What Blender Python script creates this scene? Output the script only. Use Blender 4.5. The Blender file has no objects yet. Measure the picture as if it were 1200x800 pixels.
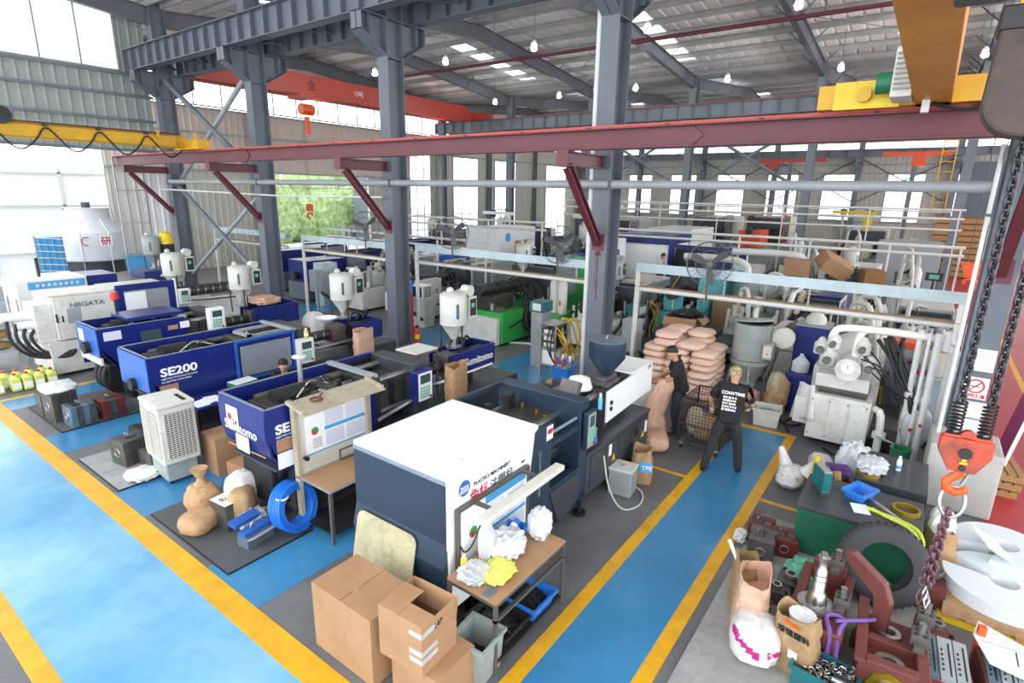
import bpy, math, random
from mathutils import Matrix, Vector, Euler
S = bpy.context.scene
C = S.collection
PI = math.pi
# ---------------------------------------------------------------- camera
YAW, PIT, ROL, CAMZ = 0.629173547, 0.259599112, -0.0182317182, 4.4
_f = Vector((math.cos(YAW)*math.cos(PIT), math.sin(YAW)*math.cos(PIT), -math.sin(PIT)))
_r = Vector((math.sin(YAW), -math.cos(YAW), 0)); _d = _f.cross(_r)
_r2 = _r*math.cos(ROL)+_d*math.sin(ROL); _d2 = -_r*math.sin(ROL)+_d*math.cos(ROL)
cd = bpy.data.cameras.new('camera'); cam = bpy.data.objects.new('camera', cd); C.objects.link(cam)
cd.sensor_width = 36; cd.lens = 654.92/1200*36; cd.clip_start = .05; cd.clip_end = 300
cam.matrix_world = Matrix(((_r2.x, -_d2.x, -_f.x, 0), (_r2.y, -_d2.y, -_f.y, 0), (_r2.z, -_d2.z, -_f.z, CAMZ), (0, 0, 0, 1)))
S.camera = cam
# ---------------------------------------------------------------- light
W = bpy.data.worlds.new('sky'); S.world = W; W.use_nodes = True
bg = W.node_tree.nodes['Background']; bg.inputs[0].default_value = (.90, .95, 1, 1); bg.inputs[1].default_value = 7.0
S.view_settings.view_transform = 'Standard'; S.view_settings.look = 'None'
S.view_settings.exposure = -0.75; S.view_settings.gamma = 1; S.view_settings.use_curve_mapping = False
S.cycles.max_bounces = 7; S.cycles.diffuse_bounces = 4; S.cycles.transparent_max_bounces = 12; S.cycles.transmission_bounces = 4
S.cycles.caustics_reflective = False; S.cycles.caustics_refractive = False
sl = bpy.data.lights.new('sun', 'SUN'); sl.energy = .8; sl.angle = math.radians(35); sl.color = (1, .97, .92)
so = bpy.data.objects.new('sun', sl); C.objects.link(so); so.rotation_euler = (math.radians(38), math.radians(-28), 0)
# ---------------------------------------------------------------- materials
MT = {}
def mat(name, col, rough=.5, metal=0., var=.12, scale=3., bump=0., col2=None, alpha=None, emit=None, spec=None, dirt=0., trans=None, stretch=None, contrast=(.35,.65)):
    if name in MT: return MT[name]
    m = bpy.data.materials.new(name); m.use_nodes = True; nt = m.node_tree; N = nt.nodes; Lk = nt.links
    b = N['Principled BSDF']; b.inputs['Roughness'].default_value = rough; b.inputs['Metallic'].default_value = metal
    if spec is not None: b.inputs['Specular IOR Level'].default_value = spec
    c = (*col, 1)
    c2 = (*(col2 if col2 else [max(0, x*(1-2*var)) for x in col]), 1)
    tc = N.new('ShaderNodeTexCoord'); no = N.new('ShaderNodeTexNoise'); no.inputs['Scale'].default_value = scale; no.inputs['Detail'].default_value = 6; no.inputs['Roughness'].default_value = .65
    src = tc.outputs['Object']
    if stretch:
        mp = N.new('ShaderNodeMapping'); mp.inputs['Scale'].default_value = stretch; Lk.new(src, mp.inputs[0]); src = mp.outputs[0]
    Lk.new(src, no.inputs['Vector'])
    mr = N.new('ShaderNodeMapRange'); mr.inputs[1].default_value, mr.inputs[2].default_value = contrast; Lk.new(no.outputs['Fac'], mr.inputs[0])
    mx = N.new('ShaderNodeMix'); mx.data_type = 'RGBA'; mx.inputs[6].default_value = c; mx.inputs[7].default_value = c2
    Lk.new(mr.outputs[0], mx.inputs[0]); out = mx.outputs[2]
    if dirt:
        n2 = N.new('ShaderNodeTexNoise'); n2.inputs['Scale'].default_value = scale*3.1; n2.inputs['Distortion'].default_value = 1.2; n2.inputs['Roughness'].default_value = .7; n2.inputs['Detail'].default_value = 8; Lk.new(src, n2.inputs['Vector'])
        m2 = N.new('ShaderNodeMapRange'); m2.inputs[1].default_value = .48; m2.inputs[2].default_value = .95; m2.inputs[4].default_value = dirt; Lk.new(n2.outputs['Fac'], m2.inputs[0])
        x2 = N.new('ShaderNodeMix'); x2.data_type = 'RGBA'; x2.inputs[7].default_value = (.09, .07, .055, 1); Lk.new(m2.outputs[0], x2.inputs[0]); Lk.new(out, x2.inputs[6]); out = x2.outputs[2]
    Lk.new(out, b.inputs['Base Color'])
    if bump:
        bp = N.new('ShaderNodeBump'); bp.inputs['Strength'].default_value = bump; bp.inputs['Distance'].default_value = .02; Lk.new(no.outputs['Fac'], bp.inputs['Height']); Lk.new(bp.outputs[0], b.inputs['Normal'])
    if alpha is not None: b.inputs['Alpha'].default_value = alpha
    if trans is not None: b.inputs['Transmission Weight'].default_value = trans; b.inputs['IOR'].default_value = 1.2
    if emit: b.inputs['Emission Color'].default_value = (*emit[0], 1); b.inputs['Emission Strength'].default_value = emit[1]
    m.diffuse_color = c; MT[name] = m; return m
def srgb(h):
    h = h.lstrip('#'); o = []
    for i in (0, 2, 4):
        x = int(h[i:i+2], 16)/255; o.append(x/12.92 if x <= .04045 else ((x+.055)/1.055)**2.4)
    return tuple(o)
def hm(name, h, rough=.5, **k): return mat(name, srgb(h), rough, **k)
hm('concrete', '6f7072', .42, var=.16, scale=1.1, dirt=.35, bump=.05)
hm('blue_paint', '357aa6', .24, var=.10, scale=.8, dirt=.22, col2=srgb('4186b2'))
hm('blue_worn_glare', '5c9bc2', .2, var=.1, scale=.7, dirt=.25, col2=srgb('7fb2cf'))  # aisle blue paled: daylight glare put into the colour, besides some scuffing
hm('yellow_line', 'e8ac1c', .4, var=.12, scale=2.5, dirt=.35)
hm('red_floor', 'b0333c', .35, var=.10, scale=.7, dirt=.1)
hm('steel_blue', '676e77', .5, var=.09, scale=1.2, dirt=.2)
hm('steel_grey', '767d85', .5, var=.1, scale=1.2, dirt=.2)
hm('steel_dark', '565c64', .55, var=.1, scale=1.5)
hm('maroon', '672b33', .5, var=.12, scale=1.5, dirt=.2)
hm('red_oxide', '97382f', .5, var=.12, scale=2)
hm('crane_red', 'bf4636', .45, var=.08, scale=1)
hm('crane_yellow', 'd9a514', .45, var=.1, scale=1.5, dirt=.35)
hm('crane_orange', 'd48a18', .5, var=.14, scale=1.2, dirt=.45)
hm('clad_green', '9da49d', .5, var=.06, scale=.6)
hm('clad_pink', 'cdbfb4', .55, var=.06, scale=.6)
hm('clad_inner', 'c4c1b6', .55, var=.06, scale=.6)
hm('roof_sheet', 'eceae4', .6, var=.08, scale=.5)
hm('purlin', 'a3a4a2', .55, var=.1, scale=1)
hm('rafter', '63666c', .55, var=.1, scale=1)
hm('pipe_grey', '9fa3a6', .4, var=.1, scale=1.5, dirt=.15)
hm('pipe_white', 'dcdcd8', .35, var=.06, scale=2, dirt=.15)
hm('tray_blue', 'bccdd2', .45, var=.08, scale=2, dirt=.25)
hm('galv', 'b4b7b8', .35, var=.12, scale=4, metal=.5)
hm('white', 'f1f1ee', .35, var=.03, scale=1.5)
hm('white_dirty', 'd8d7d0', .45, var=.09, scale=3, dirt=.45)
hm('offwhite', 'd9d6cb', .45, var=.08, scale=2, dirt=.25)
hm('dryer_white', 'cbcbc2', .45, var=.07, scale=3, dirt=.25)
hm('dryer_grey', '9ba39f', .5, var=.1, scale=3, dirt=.35)
hm('navy', '26374a', .4, var=.08, scale=1.5, dirt=.08)
hm('navy_hi', '7f8b9a', .4, var=.08, scale=1.5)
hm('blue', '182672', .3, var=.08, scale=1.2, dirt=.06)
hm('blue_mid', '2f62b4', .3, var=.1, scale=1.2)
hm('blue_sky', '57a9dd', .4, var=.06, scale=2)
hm('blue_plastic', '2f7bd6', .35, var=.08, scale=4)
hm('blue_hose', '1f72d4', .3, var=.08, scale=8)
hm('teal', '4fa9b4', .45, var=.08, scale=1.5, dirt=.15)
hm('teal_dark', '1f6a70', .45, var=.1, scale=2, dirt=.15)
hm('green', '35a04a', .4, var=.08, scale=1.5, dirt=.15)
hm('green_bench', '1d6147', .45, var=.12, scale=2, dirt=.3)
hm('green_dark', '2b7a55', .45, var=.1, scale=2)
hm('orange', 'ee5a24', .4, var=.08, scale=2)
hm('black', '1b1c1e', .5, var=.2, scale=4)
hm('black_rubber', '222325', .6, var=.2, scale=6)
hm('dark_metal', '3a3a3a', .45, var=.2, scale=4, metal=.5, dirt=.4)
hm('oily', '4c4944', .4, var=.25, scale=6, metal=.4, dirt=.6, bump=.1)
hm('machine_dark', '3d4148', .45, var=.15, scale=2, dirt=.3)
hm('deck', '4a4d50', .4, var=.14, scale=3, dirt=.3, metal=.3)
hm('steel', 'b9b9b7', .28, var=.12, scale=5, metal=.85)
hm('chrome', 'b4b4b2', .3, var=.05, scale=5, metal=1.)
hm('mould', '6d6a67', .4, var=.22, scale=6, metal=.6, dirt=.5, bump=.05)
hm('mould_blue', '6f8698', .4, var=.15, scale=5, metal=.4, dirt=.4)
hm('mould_red', '6b2a26', .45, var=.2, scale=5, dirt=.4)
hm('granite', '33373c', .35, var=.1, scale=30)
hm('cardboard', 'ad8663', .75, var=.08, scale=3, col2=srgb('a07a57'))
hm('card_edge', '8f6640', .8, var=.1, scale=4)
hm('kraft', 'bf976e', .75, var=.14, scale=11, bump=.8)
hm('kraft_tan', 'b5946a', .75, var=.16, scale=11, bump=.8, dirt=.15)
hm('bag_peach', 'dcb298', .7, var=.1, scale=10, bump=.7)
hm('bag_pink', 'e8c4b0', .7, var=.07, scale=5, bump=.25)
hm('white_bag', 'dfddda', .6, var=.07, scale=10, bump=.7)
hm('cream_board', 'b9b28d', .6, var=.12, scale=3, dirt=.9)
hm('wood', 'b58b5c', .7, var=.15, scale=4, stretch=(1, 8, 8))
hm('mat_dark', '55585b', .6, var=.14, scale=3, dirt=.4)
hm('mat_light', 'a3a4a1', .6, var=.12, scale=3, dirt=.6)
hm('paper', 'f3f4f5', .7, var=.02, scale=3)
hm('paper_blue', '4da3d8', .7, var=.04, scale=3)
hm('paper_lav', 'd5d6e6', .7, var=.02, scale=3)
hm('frame_beige', 'b3a78f', .55, var=.12, scale=4, dirt=.35)
hm('iron', '6f6a66', .5, var=.15, scale=4, metal=.4, dirt=.4)
hm('skin', 'c99273', .55, var=.04, scale=6)
hm('hair_black', '15120f', .5, var=.2, scale=20)
hm('hair_blond', 'cfbf8e', .6, var=.2, scale=25, col2=srgb('4b3d28'))
hm('shirt_black', '1f2022', .85, var=.15, scale=6, bump=.15)
hm('trousers', '2c2e31', .85, var=.12, scale=6, bump=.15)
hm('trousers_navy', '27303f', .85, var=.12, scale=6, bump=.15)
hm('shoe', '19191a', .6, var=.1, scale=6)
hm('glove', 'd5d9dd', .8, var=.08, scale=10)
hm('lime', 'c6d93a', .5, var=.06, scale=5)
hm('drum_yellow', 'd3dc74', .35, var=.06, scale=4)
hm('red', 'c8202a', .4, var=.08, scale=4)
hm('red_part', '743c37', .5, var=.14, scale=4, dirt=.35)
hm('yellow', 'e6c51f', .45, var=.08, scale=4)
hm('yellow_glove', 'dfe36a', .7, var=.08, scale=8, bump=.2)
hm('hose_yellow', 'c9a53a', .5, var=.1, scale=8)
hm('brass', 'b59a2c', .3, var=.12, scale=6, metal=.7)
hm('chain_dark', '47464a', .4, var=.2, scale=10, metal=.6, dirt=.3)
hm('chain_pink', '75525a', .4, var=.2, scale=10, metal=.5)
hm('hook_orange', 'ef5b1e', .4, var=.1, scale=8)
hm('block_orange', 'c8492a', .5, var=.2, scale=6, dirt=.9, col2=srgb('5a3a34'))
hm('leather_brown', '4e3d35', .6, var=.25, scale=3, dirt=.5, bump=.1)
hm('magenta', 'b51f77', .6, var=.05, scale=5)
hm('grey_panel', '9aa0a3', .5, var=.06, scale=2, dirt=.1)
hm('grey_base', '5d6b75', .45, var=.08, scale=2, dirt=.15)
hm('cover_plastic', 'cdd2d6', .35, var=.05, scale=5, bump=.2)
hm('foliage', 'a9c285', .8, var=.3, scale=3, bump=.3)  # green paled so the overexposed outdoor haze sits in the colour
hm('asphalt', 'c9cac8', .9, var=.08, scale=1)
hm('concrete_pale', 'b9b7b2', .7, var=.1, scale=2, dirt=.2)
hm('fan_grey', '5f5f60', .45, var=.1, scale=6)
hm('screen', '46585c', .25, var=.1, scale=8)
hm('key_green', '69b79a', .5, var=.05, scale=8)
hm('tyre', '3a3b3d', .75, var=.12, scale=5, dirt=.3)
hm('tower_white', 'd7d9dc', .45, var=.06, scale=1, dirt=.1)
hm('purple', '7d5aa6', .7, var=.1, scale=8)
hm('acrylic_sheet', 'e4ebf0', .18, var=.03, scale=2)
hm('opening_white', 'eef3f6', .8, var=.02, scale=1)
hm('lamp_glow', 'ffffff', .4, emit=((1, 1, .97), 190.))
hm('poly', 'e7e9ea', .25, var=.05, scale=10, alpha=.55, bump=.4)
hm('poly_dense', 'e9ebea', .3, var=.06, scale=10, alpha=.85, bump=.5)
hm('clear_guard', 'aab2b8', .12, var=.05, scale=3, alpha=.45)
# ---------------------------------------------------------------- mesh helpers
class MB:
    def __init__(s): s.v = []; s.f = []
    def add(s, vs, fs):
        n = len(s.v); s.v += [tuple(v) for v in vs]; s.f += [tuple(i+n for i in f) for f in fs]; return s
    def box(s, x0, x1, y0, y1, z0, z1):
        return s.add([(x, y, z) for z in (z0, z1) for y in (y0, y1) for x in (x0, x1)],
                     [(0, 2, 3, 1), (4, 5, 7, 6), (0, 1, 5, 4), (2, 6, 7, 3), (0, 4, 6, 2), (1, 3, 7, 5)])
    def obox(s, c, sz, rot=(0, 0, 0)):
        R = Euler(rot).to_matrix(); c = Vector(c); a, b, d = (q/2 for q in sz)
        return s.add([c+R@Vector((x*a, y*b, z*d)) for z in (-1, 1) for y in (-1, 1) for x in (-1, 1)],
                     [(0, 2, 3, 1), (4, 5, 7, 6), (0, 1, 5, 4), (2, 6, 7, 3), (0, 4, 6, 2), (1, 3, 7, 5)])
    def cyl(s, p0, p1, r0, r1=None, n=12, cap=True):
        p0 = Vector(p0); p1 = Vector(p1); r1 = r0 if r1 is None else r1
        q = (p1-p0).to_track_quat('Z', 'Y')
        vs = [p+q@Vector((r*math.cos(2*PI*i/n), r*math.sin(2*PI*i/n), 0)) for p, r in ((p0, r0), (p1, r1)) for i in range(n)]
        fs = [(i, (i+1) % n, n+(i+1) % n, n+i) for i in range(n)]
        if cap: fs += [tuple(reversed(range(n))), tuple(range(n, 2*n))]
        return s.add(vs, fs)
    def tube(s, pts, r, n=8, closed=False, smooth=0):
        pts = [Vector(p) for p in pts]
        for _ in range(smooth):
            q = []
            m = len(pts)
            rng = range(m) if closed else range(m-1)
            if not closed: q.append(pts[0])
            for i in rng:
                a, b = pts[i], pts[(i+1) % m]; q += [a*.75+b*.25, a*.25+b*.75]
            if not closed: q.append(pts[-1])
            pts = q
        m = len(pts); vs = []; ref = None
        for i, p in enumerate(pts):
            if closed: t = pts[(i+1) % m]-pts[i-1]
            else: t = pts[min(i+1, m-1)]-pts[max(i-1, 0)]
            if t.length < 1e-9: t = Vector((0, 0, 1))
            t.normalize()
            if ref is None: ref = Vector((0, 0, 1)) if abs(t.z) < .9 else Vector((1, 0, 0))
            u = t.cross(ref)
            if u.length < 1e-6: u = t.orthogonal()
            u.normalize(); w = u.cross(t); ref = w
            rr = r[i] if isinstance(r, (list, tuple)) else r
            vs += [p+(u*math.cos(2*PI*k/n)+w*math.sin(2*PI*k/n))*rr for k in range(n)]
        fs = []
        for i in range(m if closed else m-1):
            a = i*n; b = ((i+1) % m)*n
            fs += [(a+k, a+(k+1) % n, b+(k+1) % n, b+k) for k in range(n)]
        if not closed: fs += [tuple(reversed(range(n))), tuple(range((m-1)*n, m*n))]
        return s.add(vs, fs)
    def lathe(s, prof, c=(0, 0, 0), n=20, axis='z'):
        vs = []
        for r, h in prof:
            for i in range(n):
                a = 2*PI*i/n; x, y = r*math.cos(a), r*math.sin(a)
                p = {'z': (x, y, h), 'x': (h, x, y), 'y': (y, h, x)}[axis]
                vs.append((c[0]+p[0], c[1]+p[1], c[2]+p[2]))
        fs = [(j*n+i, j*n+(i+1) % n, (j+1)*n+(i+1) % n, (j+1)*n+i) for j in range(len(prof)-1) for i in range(n)]
        if tuple(prof[0]) != tuple(prof[-1]): fs += [tuple(reversed(range(n))), tuple(range((len(prof)-1)*n, len(prof)*n))]
        return s.add(vs, fs)
    def prism(s, poly, a, b, axis='y'):
        n = len(poly)
        def P(u, w, t): return {'y': (u, t, w), 'x': (t, u, w), 'z': (u, w, t)}[axis]
        vs = [P(u, w, a) for u, w in poly]+[P(u, w, b) for u, w in poly]
        fs = [tuple(range(n)), tuple(reversed(range(n, 2*n)))]+[(i, n+i, n+(i+1) % n, (i+1) % n) for i in range(n)]
        return s.add(vs, fs)
    def torus(s, c, R, r, axis='z', n=24, m=10, arc=1.):
        pts = []
        for i in range(n if arc >= 1 else n+1):
            a = 2*PI*arc*i/n; x, y = R*math.cos(a), R*math.sin(a)
            p = {'z': (x, y, 0), 'x': (0, x, y), 'y': (x, 0, y)}[axis]
            pts.append((c[0]+p[0], c[1]+p[1], c[2]+p[2]))
        return s.tube(pts, r, m, closed=arc >= 1)
    def frame(s, x0, x1, z0, z1, y0, y1, t):
        s.box(x0, x1, y0, y1, z1-t, z1); s.box(x0, x1, y0, y1, z0, z0+t)
        s.box(x0, x0+t, y0, y1, z0+t, z1-t); return s.box(x1-t, x1, y0, y1, z0+t, z1-t)
    def ibeam(s, p0, p1, h, w, tf=.02, tw=.014):
        p0 = Vector(p0); p1 = Vector(p1); t = (p1-p0).normalized(); up = Vector((0, 0, 1))
        if abs(t.z) > .95: up = Vector((1, 0, 0))
        u = t.cross(up).normalized(); up = u.cross(t)
        prof = [(-w/2, -h/2), (w/2, -h/2), (w/2, -h/2+tf), (tw/2, -h/2+tf), (tw/2, h/2-tf), (w/2, h/2-tf), (w/2, h/2), (-w/2, h/2), (-w/2, h/2-tf), (-tw/2, h/2-tf), (-tw/2, -h/2+tf), (-w/2, -h/2+tf)]
        vs = [p+u*a+up*b for p in (p0, p1) for a, b in prof]; n = 12
        fs = [(i, (i+1) % n, n+(i+1) % n, n+i) for i in range(n)]
        for o in (0, n): fs += [tuple(o+i for i in q) for q in ((0, 1, 2, 3, 10, 11), (3, 4, 9, 10), (4, 5, 6, 7, 8, 9))]
        return s.add(vs, fs)
def obj(name, mb, m, parent=None, smooth=False, bevel=0., loc=None):
    if isinstance(mb, MB):
        me = bpy.data.meshes.new(name); me.from_pydata(mb.v, [], mb.f); me.update()
        import bmesh
        bm = bmesh.new(); bm.from_mesh(me); bmesh.ops.recalc_face_normals(bm, faces=bm.faces); bm.to_mesh(me); bm.free()
    else: me = mb
    if not me.materials: me.materials.append(MT[m] if isinstance(m, str) else m)
    if smooth:
        me.polygons.foreach_set('use_smooth', [True]*len(me.polygons))
        try: me.set_sharp_from_angle(angle=math.radians(40))
        except Exception: pass
    o = bpy.data.objects.new(name, me); C.objects.link(o)
    if parent is not None: o.parent = parent
    if loc: o.location = loc
    if bevel:
        b = o.modifiers.new('bevel', 'BEVEL'); b.width = bevel; b.segments = 2; b.limit_method = 'ANGLE'
    return o
def tag(o, label, cat, group=None, kind=None):
    o['label'] = label; o['category'] = cat
    if group: o['group'] = group
    if kind: o['kind'] = kind
    return o
def thing(name, label, cat, loc=(0, 0, 0), rotz=0, group=None, kind=None):
    o = bpy.data.objects.new(name, None); C.objects.link(o); o.empty_display_size = .1
    o.location = loc; o.rotation_euler = (0, 0, rotz)
    return tag(o, label, cat, group, kind)
def dup(root, loc=None, rotz=None, label=None, group=None):
    r = root.copy(); C.objects.link(r)
    if loc is not None: r.location = loc
    if rotz is not None: r.rotation_euler = (0, 0, rotz)
    if label: r['label'] = label
    if group: r['group'] = group
    def rec(a, b):
        for ch in a.children:
            c = ch.copy(); C.objects.link(c); c.parent = b; rec(ch, c)
    rec(root, r); return r
def B(x0, x1, y0, y1, z0, z1): return MB().box(x0, x1, y0, y1, z0, z1)
def part(par, name, m, mb, smooth=False, bevel=0.): return obj(name, mb, m, par, smooth, bevel)
def text(par, s, size, m, loc, rot, name='lettering', ext=.002, align='LEFT', sx=1., bold=0.):
    cu = bpy.data.curves.new(name, 'FONT'); cu.body = s; cu.size = size; cu.extrude = ext; cu.align_x = align; cu.resolution_u = 3; cu.offset = bold
    t = bpy.data.objects.new(name, cu); C.objects.link(t)
    dg = bpy.context.evaluated_depsgraph_get(); me = bpy.data.meshes.new_from_object(t.evaluated_get(dg)); bpy.data.objects.remove(t)
    me.name = name; me.materials.clear(); o = obj(name, me, m, par); o.location = loc; o.rotation_euler = rot; o.scale = (sx, 1, 1); return o
FY = (PI/2, 0, 0)            # facing -y
FX = (PI/2, 0, -PI/2)        # facing -x
def noise3(p, s=0):
    x, y, z = p
    return (math.sin(x*3.1+s*1.7+1.3*math.sin(y*2.3+s))+math.sin(y*3.7+s*2.3+1.1*math.sin(z*2.9-s))+math.sin(z*3.3-s*1.1+1.2*math.sin(x*2.1+s*.7)))/3
def ridge(p, s=0):
    x, y, z = p
    return (abs(math.sin(x*2.3+y*1.7+s+.8*math.sin(z*3+s)))+abs(math.sin(y*2.9-z*1.9+s*1.3+.7*math.sin(x*2.6)))+abs(math.sin(z*2.7+x*1.3-s*.7+.9*math.sin(y*2.2+s))))/3-.62
def blob(sx, sy, sz, seed=0, e=.6, rough=.06, nu=18, nv=12, freq=4., flat=True):
    """pillow / crumpled lump centred on x,y; base at z=0"""
    mb = MB(); vs = []
    def sg(c, p): return math.copysign(abs(c)**p, c)
    for j in range(nv+1):
        ph = -PI/2+PI*j/nv
        for i in range(nu):
            th = 2*PI*i/nu
            x = sg(math.cos(ph), e)*sg(math.cos(th), e); y = sg(math.cos(ph), e)*sg(math.sin(th), e); z = sg(math.sin(ph), .8)
            d = 1+rough*noise3((x*freq, y*freq, z*freq), seed)+rough*1.1*ridge((x*freq*1.9, y*freq*1.9, z*freq*1.9), seed+5)
            vs.append((x*sx/2*d, y*sy/2*d, (max(z*d, -1) if flat else z*d)*sz/2+sz/2))
    fs = [(j*nu+i, j*nu+(i+1) % nu, (j+1)*nu+(i+1) % nu, (j+1)*nu+i) for j in range(nv) for i in range(nu)]
    return mb.add(vs, fs)
hm('pane', 'f2f6f8', .3, var=.02, scale=2, alpha=.12)
hm('skylight_sheet', 'f4f8fb', .5, var=.03, scale=1, alpha=.35)

def frosted(name):
    m = bpy.data.materials.new(name); m.use_nodes = True; nt = m.node_tree; nt.nodes.remove(nt.nodes['Principled BSDF'])
    a = nt.nodes.new('ShaderNodeBsdfTranslucent'); a.inputs[0].default_value = (.95, .97, 1, 1); b = nt.nodes.new('ShaderNodeBsdfTransparent'); x = nt.nodes.new('ShaderNodeMixShader'); x.inputs[0].default_value = .25
    nt.links.new(a.outputs[0], x.inputs[1]); nt.links.new(b.outputs[0], x.inputs[2]); nt.links.new(x.outputs[0], nt.nodes['Material Output'].inputs[0]); MT[name] = m
frosted('frosted_pane')
# ================================================================ STRUCTURE
R1, R2, R3 = 11.0, 33.9, 56.5
YS = [-.93, 5.6, 12.1, 18.6, 25.1]
fl = obj('floor', B(-6, 57.2, -14, 32.6, -.2, 0), 'concrete'); tag(fl, 'dark grey concrete workshop floor', 'floor', kind='structure')
def paint(name, m, x0, x1, y0, y1, z=.004): return obj(name, B(x0, x1, y0, y1, .0005, z), m, fl)
paint('blue_zone', 'blue_worn_glare', .95, 2.26, -14, 26); paint('yellow_line', 'yellow_line', .78, .95, -14, 26, .006)
for y0, y1 in ((5.2, 6.3), (8.05, 9.07), (11.2, 12.2), (14.25, 15.0)): paint('blue_strip', 'blue_paint', 2.53, 10.2, y0, y1)
[paint('blue_strip', 'blue_paint', 10.2, 13.6, a, b) for a, b in ((7.0, 8.7), (11.3, 12.8), (17.6, 19.2))]
paint('blue_lane', 'blue_paint', 3.0, 11.05, 1.55, 2.37)
paint('yellow_line', 'yellow_line', 2.26, 2.53, -14, 26, .006)
paint('yellow_line', 'yellow_line', 3.0, 11.2, 2.37, 2.53, .006)
paint('yellow_line', 'yellow_line', 3.0, 11.2, 1.39, 1.55, .006)
paint('yellow_line', 'yellow_line', 11.05, 11.2, 1.55, 2.37, .006)
for x, y0, y1 in ((8.32, 2.53, 3.16), (8.33, .85, 1.39)): paint('yellow_line', 'yellow_line', x-.04, x+.04, y0, y1, .006)
paint('yellow_line', 'yellow_line', 2.53, 8, 15.0, 15.12, .006)
paint('red_zone', 'red_floor', 8.9, 57, -14, -1.3)
paint('yellow_line', 'yellow_line', 17, 57, -2.55, -2.43, .006)
gr = obj('ground', MB().box(-30, 120, 32.6, 120, -.25, -.05).box(-30, 11, 26.4, 32.6, -.25, -.05), 'asphalt'); tag(gr, 'pale sunlit yard beyond the gable wall', 'ground', kind='structure')
# ---- cladding
def ribbed(w, h, pitch=.35, d=.035):
    mb = MB(); xs = []; n = max(1, round(w/pitch)); p = w/n
    for i in range(n):
        a = i*p; xs += [(a, 0), (a+p*.30, 0), (a+p*.38, -d), (a+p*.52, -d), (a+p*.60, 0)]
    xs.append((w, 0)); vs = [(x, y, z) for z in (0, h) for x, y in xs]; m = len(xs)
    return mb.add(vs, [(i, i+1, m+i+1, m+i) for i in range(m-1)])
_sheets = {}
def sheet(par, m, loc, w, h, rotz=0):
    k = (round(w, 3), round(h, 3), m)
    if k not in _sheets: o = obj('cladding_sheet', ribbed(w, h), m, par); _sheets[k] = o.data
    else: o = obj('cladding_sheet', _sheets[k], m, par)
    o.location = loc; o.rotation_euler = (0, 0, rotz); return o
def clad(par, m, x0, x1, z0, z1, w=1.05):
    n = max(1, round((x1-x0)/w)); p = (x1-x0)/n
    for i in range(n): sheet(par, m, (x0+i*p, 0, z0), p, z1-z0)
def window(n, par, x0, x1, z0, z1, nx, nz, label, t=.05, y=0, pm='pane'):
    w = thing('window_%d' % n, label, 'window', (0, 0, 0), 0, None, 'structure')
    w.location = par.matrix_basis @ Vector((0, y, 0)); w.rotation_euler = par.rotation_euler
    f = MB()
    f.frame(x0, x1, z0, z1, -.06, .04, t*1.3)
    for i in range(1, nx): x = x0+(x1-x0)*i/nx; f.box(x-t/2, x+t/2, -.04, .03, z0, z1)
    for i in range(1, nz): z = z0+(z1-z0)*i/nz; f.box(x0, x1, -.045, .035, z-t/2, z+t/2)
    part(w, 'window_frame', 'purlin', f)
    dx = (x1-x0)/nx; dz = (z1-z0)/nz
    for i in range(nx):
        for j in range(nz): part(w, 'pane', pm, B(x0+i*dx+t/2, x0+(i+1)*dx-t/2, -.008, .0, z0+j*dz+t/2, z0+(j+1)*dz-t/2))
    return w
wl = thing('wall_left', 'pale green corrugated gable wall beside the yellow crane', 'wall', (0, 26.2, 0), 0, None, 'structure')
clad(wl, 'clad_green', -1.0, 10.9, 5.75, 8.62); clad(wl, 'clad_green', 9.95, 10.95, 8.62, 12)
clad(wl, 'clad_green', -1, 9.95, 11.6, 12.4)
for z in (5.78, 6.93, 7.84, 8.6): part(wl, 'girt', 'steel_grey', B(-1, 10.95, -.16, -.05, z-.06, z+.04))
part(wl, 'girt', 'steel_grey', B(-1, 10.95, -.16, -.05, 9.9, 9.98)) if 0 else None
window(1, wl, 5.0, 9.95, 8.66, 11.6, 4, 1, 'wide bright upper window in the pale green gable wall', pm='frosted_pane')
# white sheeting and glazing between the opening and the column
scr = thing('wall_white_screen', 'white sheet screen with tall narrow blue-grey glazing beside the steel column', 'wall', (0, 26.1, 0), 0, None, 'structure')
clad(scr, 'white', 10.25, 10.95, .0, 5.6, .35)
window(2, scr, 9.15, 10.2, 1.7, 5.5, 3, 3, 'tall narrow glazing beside the white sheet screen', .04)
part(scr, 'lower_panel', 'blue_sky', B(9.15, 10.2, -.02, .02, .2, 1.65))
yardw = obj('wall_yard', MB().box(-12, 12.6, 34.2, 34.4, 0, 5.2), 'opening_white'); tag(yardw, 'white yard wall seen through the open end bay', 'wall', kind='structure')
for z in (1.2, 3.4, 4.9): obj('wall_rail', B(-12, 12.6, 34.1, 34.2, z, z+.07), 'white_dirty', yardw)
for x in (3, 6.6, 9.6): obj('wall_post', B(x, x+.12, 34.1, 34.2, 0, 5.2), 'white_dirty', yardw)
wf = thing('wall_end', 'pinkish corrugated end wall of the far bay with tall windows', 'wall', (0, 32.5, 0), 0, None, 'structure')
clad(wf, 'clad_pink', 11, 31.0, 5.3, 8.55); clad(wf, 'clad_pink', 31.0, 57, 7.25, 8.55); clad(wf, 'clad_pink', 11, 57, 9.95, 12.6, 1.5)
clad(wf, 'clad_inner', 11, 19.5, 0, 5.3); clad(wf, 'clad_inner', 27, 31, 0, 5.3)
wins = [(31, 33.3), (35.9, 39.2), (41.5, 44.8), (50, 54)]
xs = [33.3, 35.9, 39.2, 41.5, 44.8, 50, 54, 57]
for a, b in zip(xs[::2], xs[1::2]): clad(wf, 'clad_inner', a, b, 0, 7.25)
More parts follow.
